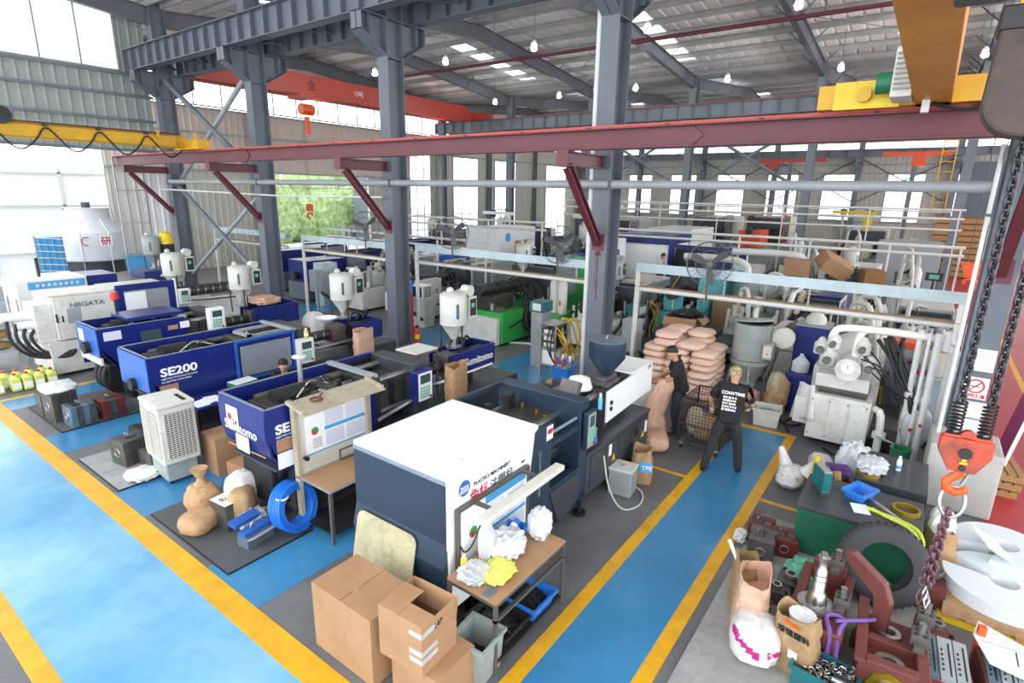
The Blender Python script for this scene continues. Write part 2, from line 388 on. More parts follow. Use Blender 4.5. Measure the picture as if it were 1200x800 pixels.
for z in (2.2, 3.9, 5.3, 7.25, 8.5): part(wf, 'girt', 'purlin', B(11 if z >= 5.3 else 27.1, 57 if z >= 7 else 31, -.14, -.04, z-.05, z+.05))
window(3, wf, 11, 57, 8.6, 9.9, 30, 1, 'long clerestory light strip in the pinkish end wall')
for i, (a, b) in enumerate(wins): window(4+i, wf, a, b, .3, 7.2, 3, 6, ['tall gridded window next to the open doorway', 'second tall gridded window from the open doorway', 'third tall gridded window from the open doorway', 'tall gridded window in the far corner of the end wall'][i])
dj = thing('door_1', 'wide open doorway onto the green yard in the end wall', 'doorway', (0, 32.5, 0), 0, None, 'structure')
part(dj, 'jamb', 'clad_inner', B(19.3, 19.5, -.1, .1, 0, 5.4)); part(dj, 'jamb', 'clad_inner', B(27, 27.2, -.1, .1, 0, 5.4)); part(dj, 'lintel', 'clad_inner', B(19.3, 27.2, -.1, .1, 5.25, 5.4))
t = MB()
for i in range(24): x = 19.5+i*.31; t.tube([(x, 0, 4.5 if i % 2 else 4.85), (x+.31, 0, 4.85 if i % 2 else 4.5)], .02, 4)
t.box(19.5, 27, -.03, .03, 4.84, 4.9); t.box(19.5, 27, -.03, .03, 4.45, 4.5); part(dj, 'lattice_girder', 'white_dirty', t)
wr = thing('wall_right', 'grey corrugated far side wall with a row of windows', 'wall', (57, 32.5, 0), -PI/2, None, 'structure')
wc = [29.9, 25.2, 20.6, 16.0, 11.45, 6.9, 2.2, -2.4, -7.0]
edges = [32.5]
for c in wc: edges += [c+1.3, c-1.3]
edges.append(-12)
for a, b in zip(edges[::2], edges[1::2]): clad(wr, 'clad_inner', 32.5-a, 32.5-b, 2.6, 6.45)
clad(wr, 'clad_inner', 0, 44.5, 0, 2.6, 1.5); clad(wr, 'clad_inner', 0, 44.5, 6.45, 8.0, 1.5); clad(wr, 'clad_inner', 0, 44.5, 9.0, 12.2, 1.5)
for z in (2.55, 6.5, 7.2, 9.0): part(wr, 'girt', 'purlin', B(0, 44.5, -.14, -.04, z-.05, z+.05))
for i, c in enumerate(wc): window(8+i, wr, 32.5-c-1.3, 32.5-c+1.3, 2.6, 6.45, 2, 3, 'bright gridded window in the far side wall')['group'] = 'windows of the far side wall'
window(17, wr, 0, 44.5, 8.0, 9.0, 28, 1, 'long clerestory light strip along the far side wall')
# ---- roof
cl = thing('ceiling', 'ribbed white sheet roof on grey rafters and purlins', 'roof', (0, 0, 0), 0, None, 'structure')
def slope(xa, za, xb, zb, sky):
    ys = [-16]
    for a, b in sky: ys += [a, b]
    ys.append(32.6 if xa >= R1 else 26.2); L = math.hypot(xb-xa, zb-za); n = int(L/.25); dz = (zb-za)/(xb-xa)
    for k in range(len(ys)-1):
        y0, y1 = ys[k], ys[k+1]; mid = k % 2
        if mid:
            for f0, f1 in ((.0, .2), (.8, 1.)):
                x0, x1 = xa+(xb-xa)*f0, xa+(xb-xa)*f1
                part(cl, 'roof_sheet', 'roof_sheet', MB().add([(x0, y0, za+(x0-xa)*dz), (x1, y0, za+(x1-xa)*dz), (x1, y1, za+(x1-xa)*dz), (x0, y1, za+(x0-xa)*dz)], [(0, 1, 2, 3)]))
            x0, x1 = xa+(xb-xa)*.2, xa+(xb-xa)*.8
            part(cl, 'skylight', 'skylight_sheet', MB().add([(x0, y0, za+(x0-xa)*dz), (x1, y0, za+(x1-xa)*dz), (x1, y1, za+(x1-xa)*dz), (x0, y1, za+(x0-xa)*dz)], [(0, 1, 2, 3)]))
        else:
            # ribs run down the slope
            mb = MB(); row = []; y = y0; pts = []
            m = max(1, round((y1-y0)/.6)); p = (y1-y0)/m
            for i in range(m): a = y0+i*p; pts += [(a, 0), (a+p*.7, 0), (a+p*.78, .05), (a+p*.92, .05)]
            pts.append((y1, 0)); q = len(pts)
            part(cl, 'roof_sheet', 'roof_sheet', mb.add([(x, y, z+d) for x, z in ((xa, za), (xb, zb)) for y, d in pts], [(i, i+1, q+i+1, q+i) for i in range(q-1)]))
    npu = max(3, int(abs(xb-xa)/1.45)); pm = None
    for i in range(npu+1):
        x = xa+(xb-xa)*(i+.15)/(npu+.3); z = za+(x-xa)*dz-.13
        if pm is None: o = part(cl, 'purlin', 'purlin', MB().box(-.035, .035, -16, ys[-1], -.11, .11).box(-.09, .035, -16, ys[-1], .09, .115)); pm = o.data
        else: o = obj('purlin', pm, None, cl)
        o.location = (x, 0, z)
    for y in [-7.25]+YS+([31.75] if xa >= R1 else []):
        sg = 1 if xb > xa else -1; x0, x1 = (xa+.28*sg, xb) if za < zb else (xa, xb-.28*sg)
        part(cl, 'rafter', 'rafter', MB().ibeam((x0, y, za+(x0-xa)*dz-.58), (x1, y, za+(x1-xa)*dz-.58), .62, .24))
        for i in range(2, npu, 2):   # fly braces under the purlins
            x = xa+(xb-xa)*(i+.15)/(npu+.3); z = za+(x-xa)*dz
            part(cl, 'fly_brace', 'rafter', MB().cyl((x, y+.1, z-.85), (x, y+.75, z-.22), .025, n=5).cyl((x, y-.1, z-.85), (x, y-.75, z-.22), .025, n=5))
SK = [(1.5, 2.5), (11.4, 12.7), (21.5, 22.6)]
slope(R1, 11.15, 22.45, 12.25, SK); slope(22.45, 12.25, R2, 11.15, SK)
slope(R1-.01, 11.15, -.45, 12.25, [(3.5, 4.8), (9.5, 10.8), (15.5, 16.8), (22, 23.2)]); slope(-.45, 12.25, -4, 11.91, [(3.5, 4.8), (9.5, 10.8), (15.5, 16.8), (22, 23.2)])
slope(R2, 11.15, 45.2, 12.25, SK); slope(45.2, 12.25, 57, 11.15, SK)
for (x0, x1, y0, y1, z) in ((14, 21, 19.2, 25, 11.2), (14, 21, 25, 19.2, 11.2), (24, 31, 12.6, 18.4, 11.0), (24, 31, 18.4, 12.6, 11.0), (13, 21, 6, 12, 11.0), (24, 32, 6, 0, 11.0)):
    part(cl, 'tie_rod', 'steel_dark', MB().cyl((x0, y0, z), (x1, y1, z), .014, n=5))
# ---- columns
def column(x, y, h, label, group, corbel=None, m='steel_blue', base=None, both=True, hole=0.):
    c = thing('steel_column', label, 'column', (x, y, 0), 0, group)
    f, w, t = .385, .56, .022
    part(c, 'flange', m, B(-w/2, -w/2+t, -f/2, f/2, 0, h)); part(c, 'flange', m, B(w/2-t, w/2, -f/2, f/2, 0, h)); part(c, 'web', m, B(-w/2+t, w/2-t, -.012, .012, 0, h))
    part(c, 'base_plate', m, B(-.4, .4, -.3, .3, 0, .03))
    if corbel:
        z = corbel
        for s in ((-1, 1) if both else (-1,)):
            mb = MB(); xo = 1.08; a = w/2
            mb.prism([(s*a, z-.9), (s*a, z), (s*xo, z), (s*xo, z-.42)], -.012, .012, 'y')
            mb.box(min(s*a, s*xo), max(s*a, s*xo), -.2, .2, z-.02, z)
            p0, p1 = (s*a, z-.9), (s*xo, z-.42)
            mb.add([(p0[0], -.2, p0[1]), (p1[0], -.2, p1[1]), (p1[0], .2, p1[1]), (p0[0], .2, p0[1]), (p0[0], -.2, p0[1]+.02), (p1[0], -.2, p1[1]+.02), (p1[0], .2, p1[1]+.02), (p0[0], .2, p0[1]+.02)], [(0, 1, 2, 3), (7, 6, 5, 4), (0, 4, 5, 1), (1, 5, 6, 2), (2, 6, 7, 3), (3, 7, 4, 0)])
            mb.box(min(s*xo, s*(xo-.015)), max(s*xo, s*(xo-.015)), -.2, .2, z-.42, z); mb.box(s*.8-.01, s*.8+.01, -.18, .18, z-.5, z)
            part(c, 'corbel', m, mb)
        part(c, 'stiffener', m, B(-w/2+t, w/2-t, -f/2+.01, f/2-.01, z-.92, z-.9)); part(c, 'stiffener', m, B(-w/2+t, w/2-t, -f/2+.01, f/2-.01, z-.02, z))
    return c
labs = ['steel column with a no-smoking sign standing on the concrete block', 'big blue-grey steel column beside the green base machine with dripped red paint', 'blue-grey steel column with a fire extinguisher at its foot', 'blue-grey steel column with a white downpipe beside the crossed braces', 'blue-grey steel column next to the pale green gable wall']
cols = []
for y, l in zip(YS, labs): cols.append(column(R1, y, 11.1, l, None, 8.63))
for y in YS+[31.75]: column(R2, y, 11.0, 'grey steel column in the second row carrying the far crane rail', 'second row columns', 8.55, 'steel_grey')
for y in YS+[31.75, -7.25]: column(R3, y, 11.0, 'slim grey steel column against the far side wall', 'far wall columns', 7.7, 'steel_grey', both=False)
for x in (18.6, 28.6, 40.4, 47.6):
    c = thing('wind_post', 'grey wind post against the end wall', 'column', (x, 32.2, 0), 0, 'wind posts of the end wall'); part(c, 'post', 'steel_grey', MB().ibeam((0, 0, 0), (0, 0, 10.9), .3, .25))
# red paint drip and bracket paint on the middle column (paint patches on the flange)
pd = MB(); pd.box(-.284, -.281, -.08, .06, 3.15, 3.6); pd.box(-.284, -.281, -.03, .0, 2.2, 3.2); pd.box(-.284, -.281, .03, .045, 2.4, 3.2); part(cols[1], 'paint_drip', 'maroon', pd)
# downpipes
for y in (YS[1], YS[3]):
    d = thing('downpipe', 'white plastic downpipe strapped to the %s' % ('paint-dripped column' if y == YS[1] else 'column by the crossed braces'), 'pipe', (R1-.12, y+.29, 0))
    part(d, 'pipe', 'pipe_white', MB().cyl((0, 0, .02), (0, 0, 11), .075, n=14), True)
    for z in (1.6, 3.4, 6.4, 8.0): part(d, 'coupling', 'pipe_white', MB().cyl((0, 0, z), (0, 0, z+.1), .085, n=14), True)
# ---- crane runway beams
def runway(x, y0, y1, z0, z1, sp, label, railm, m='steel_blue', w=.36):
    b = thing('crane_runway_beam', label, 'crane beam', (x, y0, z0))
    h = z1-z0; L = y1-y0
    part(b, 'beam', m, MB().ibeam((0, 0, h/2), (0, L, h/2), h, w, .025, .016)); part(b, 'rail', railm, B(-.035, .035, 0, L, h, h+.07)); sm = None
    n = int(L/sp)
    for i in range(n+1):
        if sm is None: o = part(b, 'stiffener', m, MB().box(-w/2+.02, -.012, -.006, .006, .03, h-.03).box(.012, w/2-.02, -.006, .006, .03, h-.03)); sm = o.data
        else: o = obj('stiffener', sm, None, b)
        o.location = (0, i*L/n, 0)
    return b
runway(R1-.8, -8, 26.0, 8.65, 9.42, .68, 'big grey-blue crane runway beam with close web stiffeners above the machine aisle', 'crane_orange')
runway(R1+.8, -8, 26.0, 8.65, 9.42, .68, 'grey-blue crane runway beam on the far corbels of the first column row', 'crane_orange')
runway(R2-.8, -8, 31.6, 8.62, 9.35, .9, 'grey crane runway beam with orange rail on the second column row', 'red_oxide', 'steel_grey')
runway(R2+.8, -8, 31.6, 8.62, 9.35, 1.3, 'grey crane runway beam behind the second column row', 'red_oxide', 'steel_grey')
runway(R3-.8, -8, 31.6, 7.75, 8.3, 1.3, 'grey crane runway beam along the far side wall', 'steel_grey', 'steel_grey')
lt = thing('lattice_bracing', 'horizontal steel lattice between the two runway beams', 'bracing', (R1, 0, 8.9))
for i in range(13):
    y = -6+i*2.5; part(lt, 'diagonal', 'steel_dark', MB().cyl((-.62, y, 0), (.62, y+1.25, 0), .03, n=6)); part(lt, 'diagonal', 'steel_dark', MB().cyl((.62, y+1.25, 0), (-.62, y+2.5, 0), .03, n=6))
# red oxide jib crane beam and its brackets
rb = thing('crane_runway_beam', 'maroon crane runway beam with bright red rail carried on triangular brackets', 'crane beam', (9.35, -6, 5.17))
part(rb, 'beam', 'maroon', MB().ibeam((0, 0, .17), (0, 32.5, .17), .34, .26, .02, .014)); part(rb, 'rail', 'crane_red', B(-.03, .03, 0, 32.5, .34, .395))
for y in (9.3, 22.6): part(rb, 'splice_plate', 'maroon', MB().prism([(y-.18, .17), (y, .02), (y+.18, .17), (y, .32)], -.03, -.008, 'x'))
for i in range(22): part(rb, 'rail_clip', 'dark_metal', B(-.06, .06, 1+i*1.45, 1.06+i*1.45, .34, .37))
for i, y in enumerate(YS):
    k = thing('beam_bracket', ['maroon triangular bracket on the column with the no-smoking sign', 'maroon triangular bracket on the paint-dripped column', 'maroon triangular bracket on the column with the fire extinguisher', 'maroon triangular bracket on the column beside the crossed braces', 'maroon triangular bracket on the column by the gable wall'][i], 'bracket', (0, y, 0))
    part(k, 'arm', 'maroon', MB().ibeam((9.15, 0, 5.03), (R1-.28, 0, 5.03), .26, .2)); part(k, 'brace', 'maroon', MB().ibeam((9.35, 0, 4.9), (R1-.28, 0, 3.4), .16, .14)); part(k, 'end_plate', 'maroon', B(9.13, 9.15, -.12, .12, 4.89, 5.17))
    part(k, 'wall_plate', 'maroon', B(R1-.29, R1-.281, -.14, .14, 3.25, 3.6))
# X braces
br = thing('cross_brace', 'crossed tubular braces between two steel columns near the gable wall', 'bracing', (R1, 0, 0))
ya, yb = YS[3]+.2, YS[4]-.2
for z0, z1, r in ((4.7, 8.35, .1), (.9, 4.4, .09)):
    part(br, 'tube', 'steel_grey', MB().cyl((0, ya, z0), (0, yb, z1), r, n=10), True); part(br, 'tube', 'pipe_grey', MB().cyl((.12, ya, z1), (.12, yb, z0), r*.85, n=10), True)
for y0, y1 in ((YS[1], YS[2]), (YS[2], YS[3])):
    b2 = thing('cross_brace', 'crossed round braces between columns of the second row', 'bracing', (R2, 0, 0), 0, 'second row cross braces')
    part(b2, 'tube', 'steel_grey', MB().cyl((0, y0+.2, 4.8), (0, y1-.2, 8.3), .09, n=8)); part(b2, 'tube', 'steel_grey', MB().cyl((.1, y0+.2, 8.3), (.1, y1-.2, 4.8), .09, n=8))
for i, (y0, y1) in enumerate(((YS[1], YS[2]), (YS[0], YS[1]), (YS[2], YS[3]))):
    b2 = thing('cross_brace', 'crossed rods between columns of the far side wall', 'bracing', (R3, 0, 0), 0, 'far wall cross braces')
    part(b2, 'rod', 'steel_dark', MB().cyl((0, y0+.2, 4.2), (0, y1-.2, 7.6), .05, n=6)); part(b2, 'rod', 'steel_dark', MB().cyl((.1, y0+.2, 7.6), (.1, y1-.2, 4.2), .05, n=6))
# pipes along the column row
p = thing('pipe_run', 'thick grey pipe running along the first column row', 'pipe', (R1-.38, -.6, 4.6)); part(p, 'pipe', 'pipe_grey', MB().cyl((0, 0, 0), (0, 25.6, 0), .085, n=14), True)
for y in YS[1:]: part(p, 'clamp', 'steel_dark', B(-.1, .1, y+.3, y+.36, -.1, .1))
p = thing('pipe_run', 'thin white pipe below the thick grey pipe', 'pipe', (R1-.4, 12.2, 4.22)); part(p, 'pipe', 'pipe_white', MB().tube([(0, 0, 0), (0, 5, -.04), (0, 9, .02), (0, 13.5, .08)], .03, 8), True)
p = thing('conduit', 'thin white conduit rod beside the column with the no-smoking sign', 'pipe', (10.3, -.62, 0)); part(p, 'rod', 'pipe_white', MB().cyl((0, 0, .0), (0, 0, 5.15), .028, n=8), True); part(p, 'clamp', 'steel_dark', B(-.03, .5, -.03, .03, 4.2, 4.24))
p = thing('sprinkler_pipe', 'long red fire pipe hung under the roof', 'pipe', (16, -8, 8.57)); part(p, 'pipe', 'maroon', MB().cyl((0, 0, 0), (0, 26.4, 0), .055, n=8), True)
for i in range(6): part(p, 'hanger', 'steel_dark', MB().cyl((0, 1+i*4.9, 0), (0, 1+i*4.9, 2.9), .012, n=5)); part(p, 'coupling', 'maroon', MB().cyl((0, 3+i*4.1, 0), (0, 3.2+i*4.1, 0), .075, n=8))
# lamps
k = 0
for x, z in ((20.3, 10.0), (30.0, 9.9), (40.0, 9.9)):
    for y in (-.6, 4.3, 9.15, 13.95, 18.75, 23.5, 28.3):
        lp = thing('high_bay_lamp', 'round white high bay lamp hanging from the roof', 'lamp', (x, y, z), 0, 'high bay lamps')
        part(lp, 'cap', 'white', MB().lathe([(.05, .3), (.1, .22), (.1, .17)], n=12), True); part(lp, 'globe', 'lamp_glow', MB().lathe([(.02, -.1), (.09, -.08), (.13, 0), (.1, .1), (.08, .17)], n=10), True); part(lp, 'rod', 'steel_dark', MB().cyl((0, 0, .3), (0, 0, {20.3: 2.0, 30.0: 1.58, 40.0: 1.8}[x]), .01, n=5))
# ---- overhead crane (red) in the far bay
cr = thing('overhead_crane', 'red double overhead travelling crane near the end wall', 'crane', (0, 28.3, 9.2))
for y in (-.5, .5): part(cr, 'girder', 'crane_red', MB().prism([(12.2, .25), (13.2, .0), (31.4, .0), (32.6, .3), (32.6, .75), (31.6, 1.0), (13, 1.0), (12.2, .8)], y-.22, y+.22, 'y'))
part(cr, 'end_truck', 'crane_red', MB().prism([(-2.0, .22), (1.9, .22), (1.9, .5), (1.2, .68), (-1.2, .68), (-2.0, .5)], 32.85, 33.35, 'x')); part(cr, 'end_truck', 'crane_red', MB().prism([(-2.0, .28), (1.9, .28), (1.9, .5), (1.2, .68), (-1.2, .68), (-2.0, .5)], 11.55, 12.05, 'x'))
text(cr, '全', .55, 'black', (19.2, -.73, .3), FY); text(cr, '12吨', .34, 'white', (22.2, -.73, .38), FY)
hk = thing('crane_hook', 'orange hook block hanging on ropes from the red overhead crane', 'hook', (19.0, 27.2, 0))
part(hk, 'trolley', 'crane_red', B(-.4, .4, .2, 1.3, 9.0, 9.19)); part(hk, 'rope', 'steel_dark', MB().cyl((-.08, .3, 8.2), (-.08, .3, 9.1), .015, n=5).cyl((.08, .3, 8.2), (.08, .3, 9.1), .015, n=5)); part(hk, 'hoist_body', 'hook_orange', MB().cyl((-.35, .3, 8.45), (.35, .3, 8.45), .28, n=12), True); part(hk, 'hook', 'orange', MB().cyl((0, .3, 7.2), (0, .3, 8.1), .13, n=10), True)
h2 = thing('crane_hook', 'small orange hook hanging on a rope in the open doorway', 'hook', (19.65, 28.8, -.36))
part(h2, 'block', 'orange', B(-.16, .16, -.1, .1, 3.55, 3.95)); part(h2, 'hook', 'orange', MB().torus((0, 0, 3.3), .16, .05, 'y', 14, 6, .75), True); part(h2, 'rope', 'steel_dark', MB().cyl((-.06, 0, 3.9), (-.06, 0, 9.57), .012, n=5).cyl((.06, 0, 3.9), (.06, 0, 9.57), .012, n=5))
# ---- yellow and orange light cranes on the maroon beam
yc = thing('bridge_crane', 'yellow single girder bridge crane with looped cable at the gable end', 'crane', (0, 20, 5.575))
part(yc, 'girder', 'crane_yellow', MB().ibeam((-4, 0, .22), (9.2, 0, .22), .4, .24)); part(yc, 'side_plate', 'crane_yellow', B(-4, 8.9, -.1, -.06, .06, .38)); part(yc, 'end_truck', 'crane_yellow', B(9.15, 9.55, -.9, .7, .0, .28)); part(yc, 'stop_post', 'crane_yellow', MB().box(9.2, 9.26, -.7, -.64, .28, .5).box(8.3, 8.36, -.2, -.14, .28, .5))
part(yc, 'conduit', 'maroon', MB().cyl((-4, -.14, .44), (9, -.14, .44), .025, n=6)); pts = []
for i in range(9):
    x = -2+i*1.25; pts += [(x, -.15, .4), (x+.25, -.16, .1), (x+.6, -.16, -.35), (x+1.0, -.16, -.05)]
part(yc, 'festoon_cable', 'black', MB().tube(pts, .022, 6, smooth=2), True)
for i in range(9): part(yc, 'cable_trolley', 'dark_metal', B(-2.05+i*1.25, -1.95+i*1.25, -.2, -.1, .36, .46))
part(yc, 'hoist_wheel', 'dark_metal', MB().cyl((4.6, -.3, .55), (4.6, -.1, .55), .22, n=14), True)
hz = thing('hanging_hook', 'red hook on a chain hanging from the yellow crane', 'hook', (3.4, 18.8, 0)); part(hz, 'chain', 'chain_dark', MB().cyl((0, 0, 2.4), (0, 0, 5.4), .03, n=6)); part(hz, 'block', 'red_oxide', B(-.07, .07, -.07, .07, 2.0, 2.4)); part(hz, 'hook', 'red_oxide', MB().torus((0, 0, 1.88), .13, .04, 'y', 14, 6, .75), True); part(hz, 'hoist', 'red_oxide', B(-.25, .25, -.2, .2, 4.9, 5.4))
oc = thing('bridge_crane', 'scuffed orange box girder crane passing overhead', 'crane', (0, .23, 5.575))
part(oc, 'girder', 'crane_orange', B(1.2, 9.55, -.19, .19, 0, .62), bevel=.01); part(oc, 'end_truck', 'crane_yellow', B(9.15, 9.6, -1.1, 1.3, .0, .3)); part(oc, 'truck_plate', 'yellow', B(9.1, 9.15, .35, 1.1, -.02, .32)); part(oc, 'axle_cap', 'crane_yellow', MB().cyl((9.0, .75, .14), (9.12, .75, .14), .09, n=12), True)
part(oc, 'motor', 'green_dark', MB().cyl((8.95, .2, .25), (8.95, .62, .25), .13, n=12), True); part(oc, 'control_box', 'offwhite', B(8.4, 8.95, .2, .42, .0, .55), bevel=.015)
v = MB()
for i in range(8): v.box(8.36, 8.395, .22, .40, .08+i*.055, .1+i*.055)
part(oc, 'vent_slats', 'grey_panel', v); part(oc, 'cable', 'black', MB().tube([(9.0, .0, -.02), (9.0, -.3, -.12), (9.2, -.5, -.05), (9.3, -.6, .1)], .025, 6, smooth=2), True); part(oc, 'limit_switch', 'white_dirty', B(8.8, 8.95, .02, .1, -.14, -.0))
mb_ = thing('maroon_upright', 'maroon sloping steel member behind the orange crane', 'beam', (0, 0, 0)); part(mb_, 'beam', 'maroon', MB().ibeam((10.9, -.55, 5.5), (7.5, -.75, 9.5), .3, .26))
# ================================================================ MACHINES OF THE FRONT ROW
def dryer(loc, label, s=1., m='dryer_white', group=None, box=1, rz=0, legs=.3):
    t = thing('hopper_dryer', label, 'dryer', loc, rz, group)
    L = legs; r = .3*s
    part(t, 'barrel', m, MB().lathe([(r, L+.4*s), (r*1.03, L+.42*s), (r*1.03, L+1.0*s), (r*.99, L+1.02*s)], n=22), True)
    part(t, 'cone', m, MB().lathe([(.07*s, L), (.08*s, L+.03*s), (r, L+.36*s), (r*1.06, L+.37*s), (r*1.06, L+.4*s)], n=22), True)
    ld = part(t, 'lid', m, MB().lathe([(r*1.05, L+1.02*s), (r*1.05, L+1.05*s), (r*.8, L+1.1*s), (.02, L+1.12*s)], n=22), True); part(ld, 'lid_knob', 'dryer_white', MB().lathe([(.03*s, L+1.1*s), (.08*s, L+1.14*s), (.08*s, L+1.2*s), (.02, L+1.24*s)], c=(-.1*s, 0, 0), n=12), True)
    part(t, 'outlet', 'galv', MB().cyl((0, 0, L-.12), (0, 0, L+.02), .06*s, n=10)); part(t, 'flange', 'galv', B(-.13*s, .13*s, -.13*s, .13*s, L-.16, L-.12))
    for a in range(3): an = 2*PI*a/3+.4; part(t, 'leg', 'dark_metal', MB().cyl((r*math.cos(an), r*math.sin(an), L+.38*s), (r*.95*math.cos(an), r*.95*math.sin(an), 0), .022*s, n=6))
    part(t, 'sight_glass', 'screen', MB().obox((-r*.5, -r*.9, L+.7*s), (.06*s, .02, .34*s), (0, 0, -.5)))
    if box:
        b = part(t, 'control_box', m, B(r+.06, r+.36*s, -.16*s, .16*s, L+.45*s, L+.95*s), bevel=.01)
        part(b, 'control_face', 'black', B(r+.06+.03, r+.36*s-.03, -.165*s-.004, -.16*s, L+.5*s, L+.9*s)); part(b, 'dial', 'key_green', B(r+.12, r+.2, -.165*s-.008, -.165*s-.003, L+.7*s, L+.8*s))
        part(t, 'blower', m, MB().cyl((r+.2*s, -.1*s, L+1.08*s), (r+.2*s, .12*s, L+1.08*s), .13*s, n=14), True)
        part(t, 'duct', m, MB().tube([(r+.05*s, 0, L+1.0*s), (r+.04*s, .02, L+.5*s), (r*1.0, .02, L+.2*s), (r*.5, .02, L+.14*s)], .06*s, 10, smooth=2), True)
    return t
def panel(par, x, y, z, w=.36, h=.52, frame='blue', face='white', d=.16):
    c = part(par, 'control_panel', frame, B(x, x+w, y-d, y, z, z+h), bevel=.012)
    part(c, 'panel_face', face, B(x+.03, x+w-.03, y-d-.006, y-d, z+.03, z+h-.03)); part(c, 'screen', 'screen', B(x+.07, x+w-.07, y-d-.01, y-d-.005, z+h*.6, z+h*.88))
    k = MB()
    for i in range(4):
        for j in range(4): k.box(x+.07+i*.055, x+.11+i*.055, y-d-.01, y-d-.005, z+h*.14+j*.05, z+h*.14+j*.05+.035)
    part(c, 'keypad', 'key_green', k)['kind'] = 'stuff'; part(c, 'stop_button', 'red', MB().cyl((x+w-.07, y-d-.03, z+.07), (x+w-.07, y-d, z+.07), .022, n=10), True); return c
def toggle(par, x0, x1, y0, y1, z, seed=1):
    """oily clamp mechanism seen in the open top of a shroud"""
    rd = random.Random(seed); w = y1-y0; yc = (y0+y1)/2
    part(par, 'clamp_block', 'oily', MB().box(x0+.12, x0+.45, y0+.22, y1-.22, z-.55, z-.12), bevel=.02)
    part(par, 'crosshead', 'oily', B(x0+.62*(x1-x0), x0+.62*(x1-x0)+.16, y0+.15, y1-.15, z-.5, z-.08), bevel=.015)
    part(par, 'ball_screw', 'steel', MB().cyl((x0+.4, yc, z-.22), (x1, yc, z-.22), .06, n=12), True)
    part(par, 'clamp_motor', 'dark_metal', MB().cyl((x0+.3, yc-.05, z-.1), (x0+.75, yc-.05, z-.1), .14, n=14), True)
    for y in (y0+.2, y1-.2): part(par, 'tie_bar', 'iron', MB().cyl((x0+.25, y, z-.14), (x1+.05, y, z-.14), .055, n=12), True)
    for k in range(6):
        xa = x0+.45+k*(x1-x0-.6)/6; y = y0+.28+(k % 3)*(w-.56)/2
        part(par, 'toggle_link', 'oily', MB().obox((xa+.12, y, z-.17), (.34, .07, .12), (0, rd.uniform(-.4, .4), rd.uniform(-.25, .25))), bevel=.012); part(par, 'link_pin', 'steel', MB().cyl((xa, y-.07, z-.12), (xa, y+.07, z-.12), .04, n=10), True)
    for k in range(3): part(par, 'cable', 'white_dirty' if k % 2 else 'black', MB().tube([(x0+.3+k*.2, y0+.2, z-.05), (x0+.7+k*.2, yc, z+.02), (x0+1.0+k*.15, y1-.3, z-.1), (x0+1.3, yc, z-.15)], .012, 5, smooth=2), True)
def shroud(par, L, w, z0, z1, m='blue', curve=.12, rim='navy_hi', endm=None):
    t = .025
    prof = [(0, z1), (-.02, z1-.18), (-.015, z1-.4), (.04, z0+.25), (curve, z0+.06), (curve+.03, z0), (curve+.06, z0), (curve+.03, z0+.1), (.08, z0+.3), (.02, z1-.4), (.02, z1)]
    ep = part(par, 'end_cover', endm or m, MB().prism(prof, 0, w, 'y'), True)
    pr = [(0.02, z1), (.02, z1-.4), (.07, z0+.25), (curve+.05, z0), (L, z0), (L, z1)]
    part(par, 'front_cover', m, MB().prism(pr, 0, t, 'y')); part(par, 'rear_cover', m, MB().prism(pr, w-t, w, 'y'))
    for y in (0, w-t-.005): part(par, 'cover_rim', rim, B(0, L, y-.003, y+t+.006, z1, z1+.012))
    part(par, 'cover_rim', rim, B(-.003, .03, 0, w, z1, z1+.012)); return ep
def barrel(par, x0, x1, y, z, r=.09):
    part(par, 'barrel', 'steel', MB().cyl((x0, y, z), (x1, y, z), r, n=14), True)
    n = max(3, int((x1-x0)/.2))
    for i in range(n): part(par, 'heater_band', 'oily', MB().cyl((x0+.04+i*(x1-x0)/n, y, z), (x0+.04+(i+.7)*(x1-x0)/n, y, z), r*1.3, n=14), True)
    part(par, 'heater_cable', 'black', MB().tube([(x0+.1, y-r, z+.05), (x0+.3, y-r*2, z-.1), (x0+.6, y-r*2, z-.25), (x1, y-r*1.5, z-.3)], .02, 6, smooth=2), True)
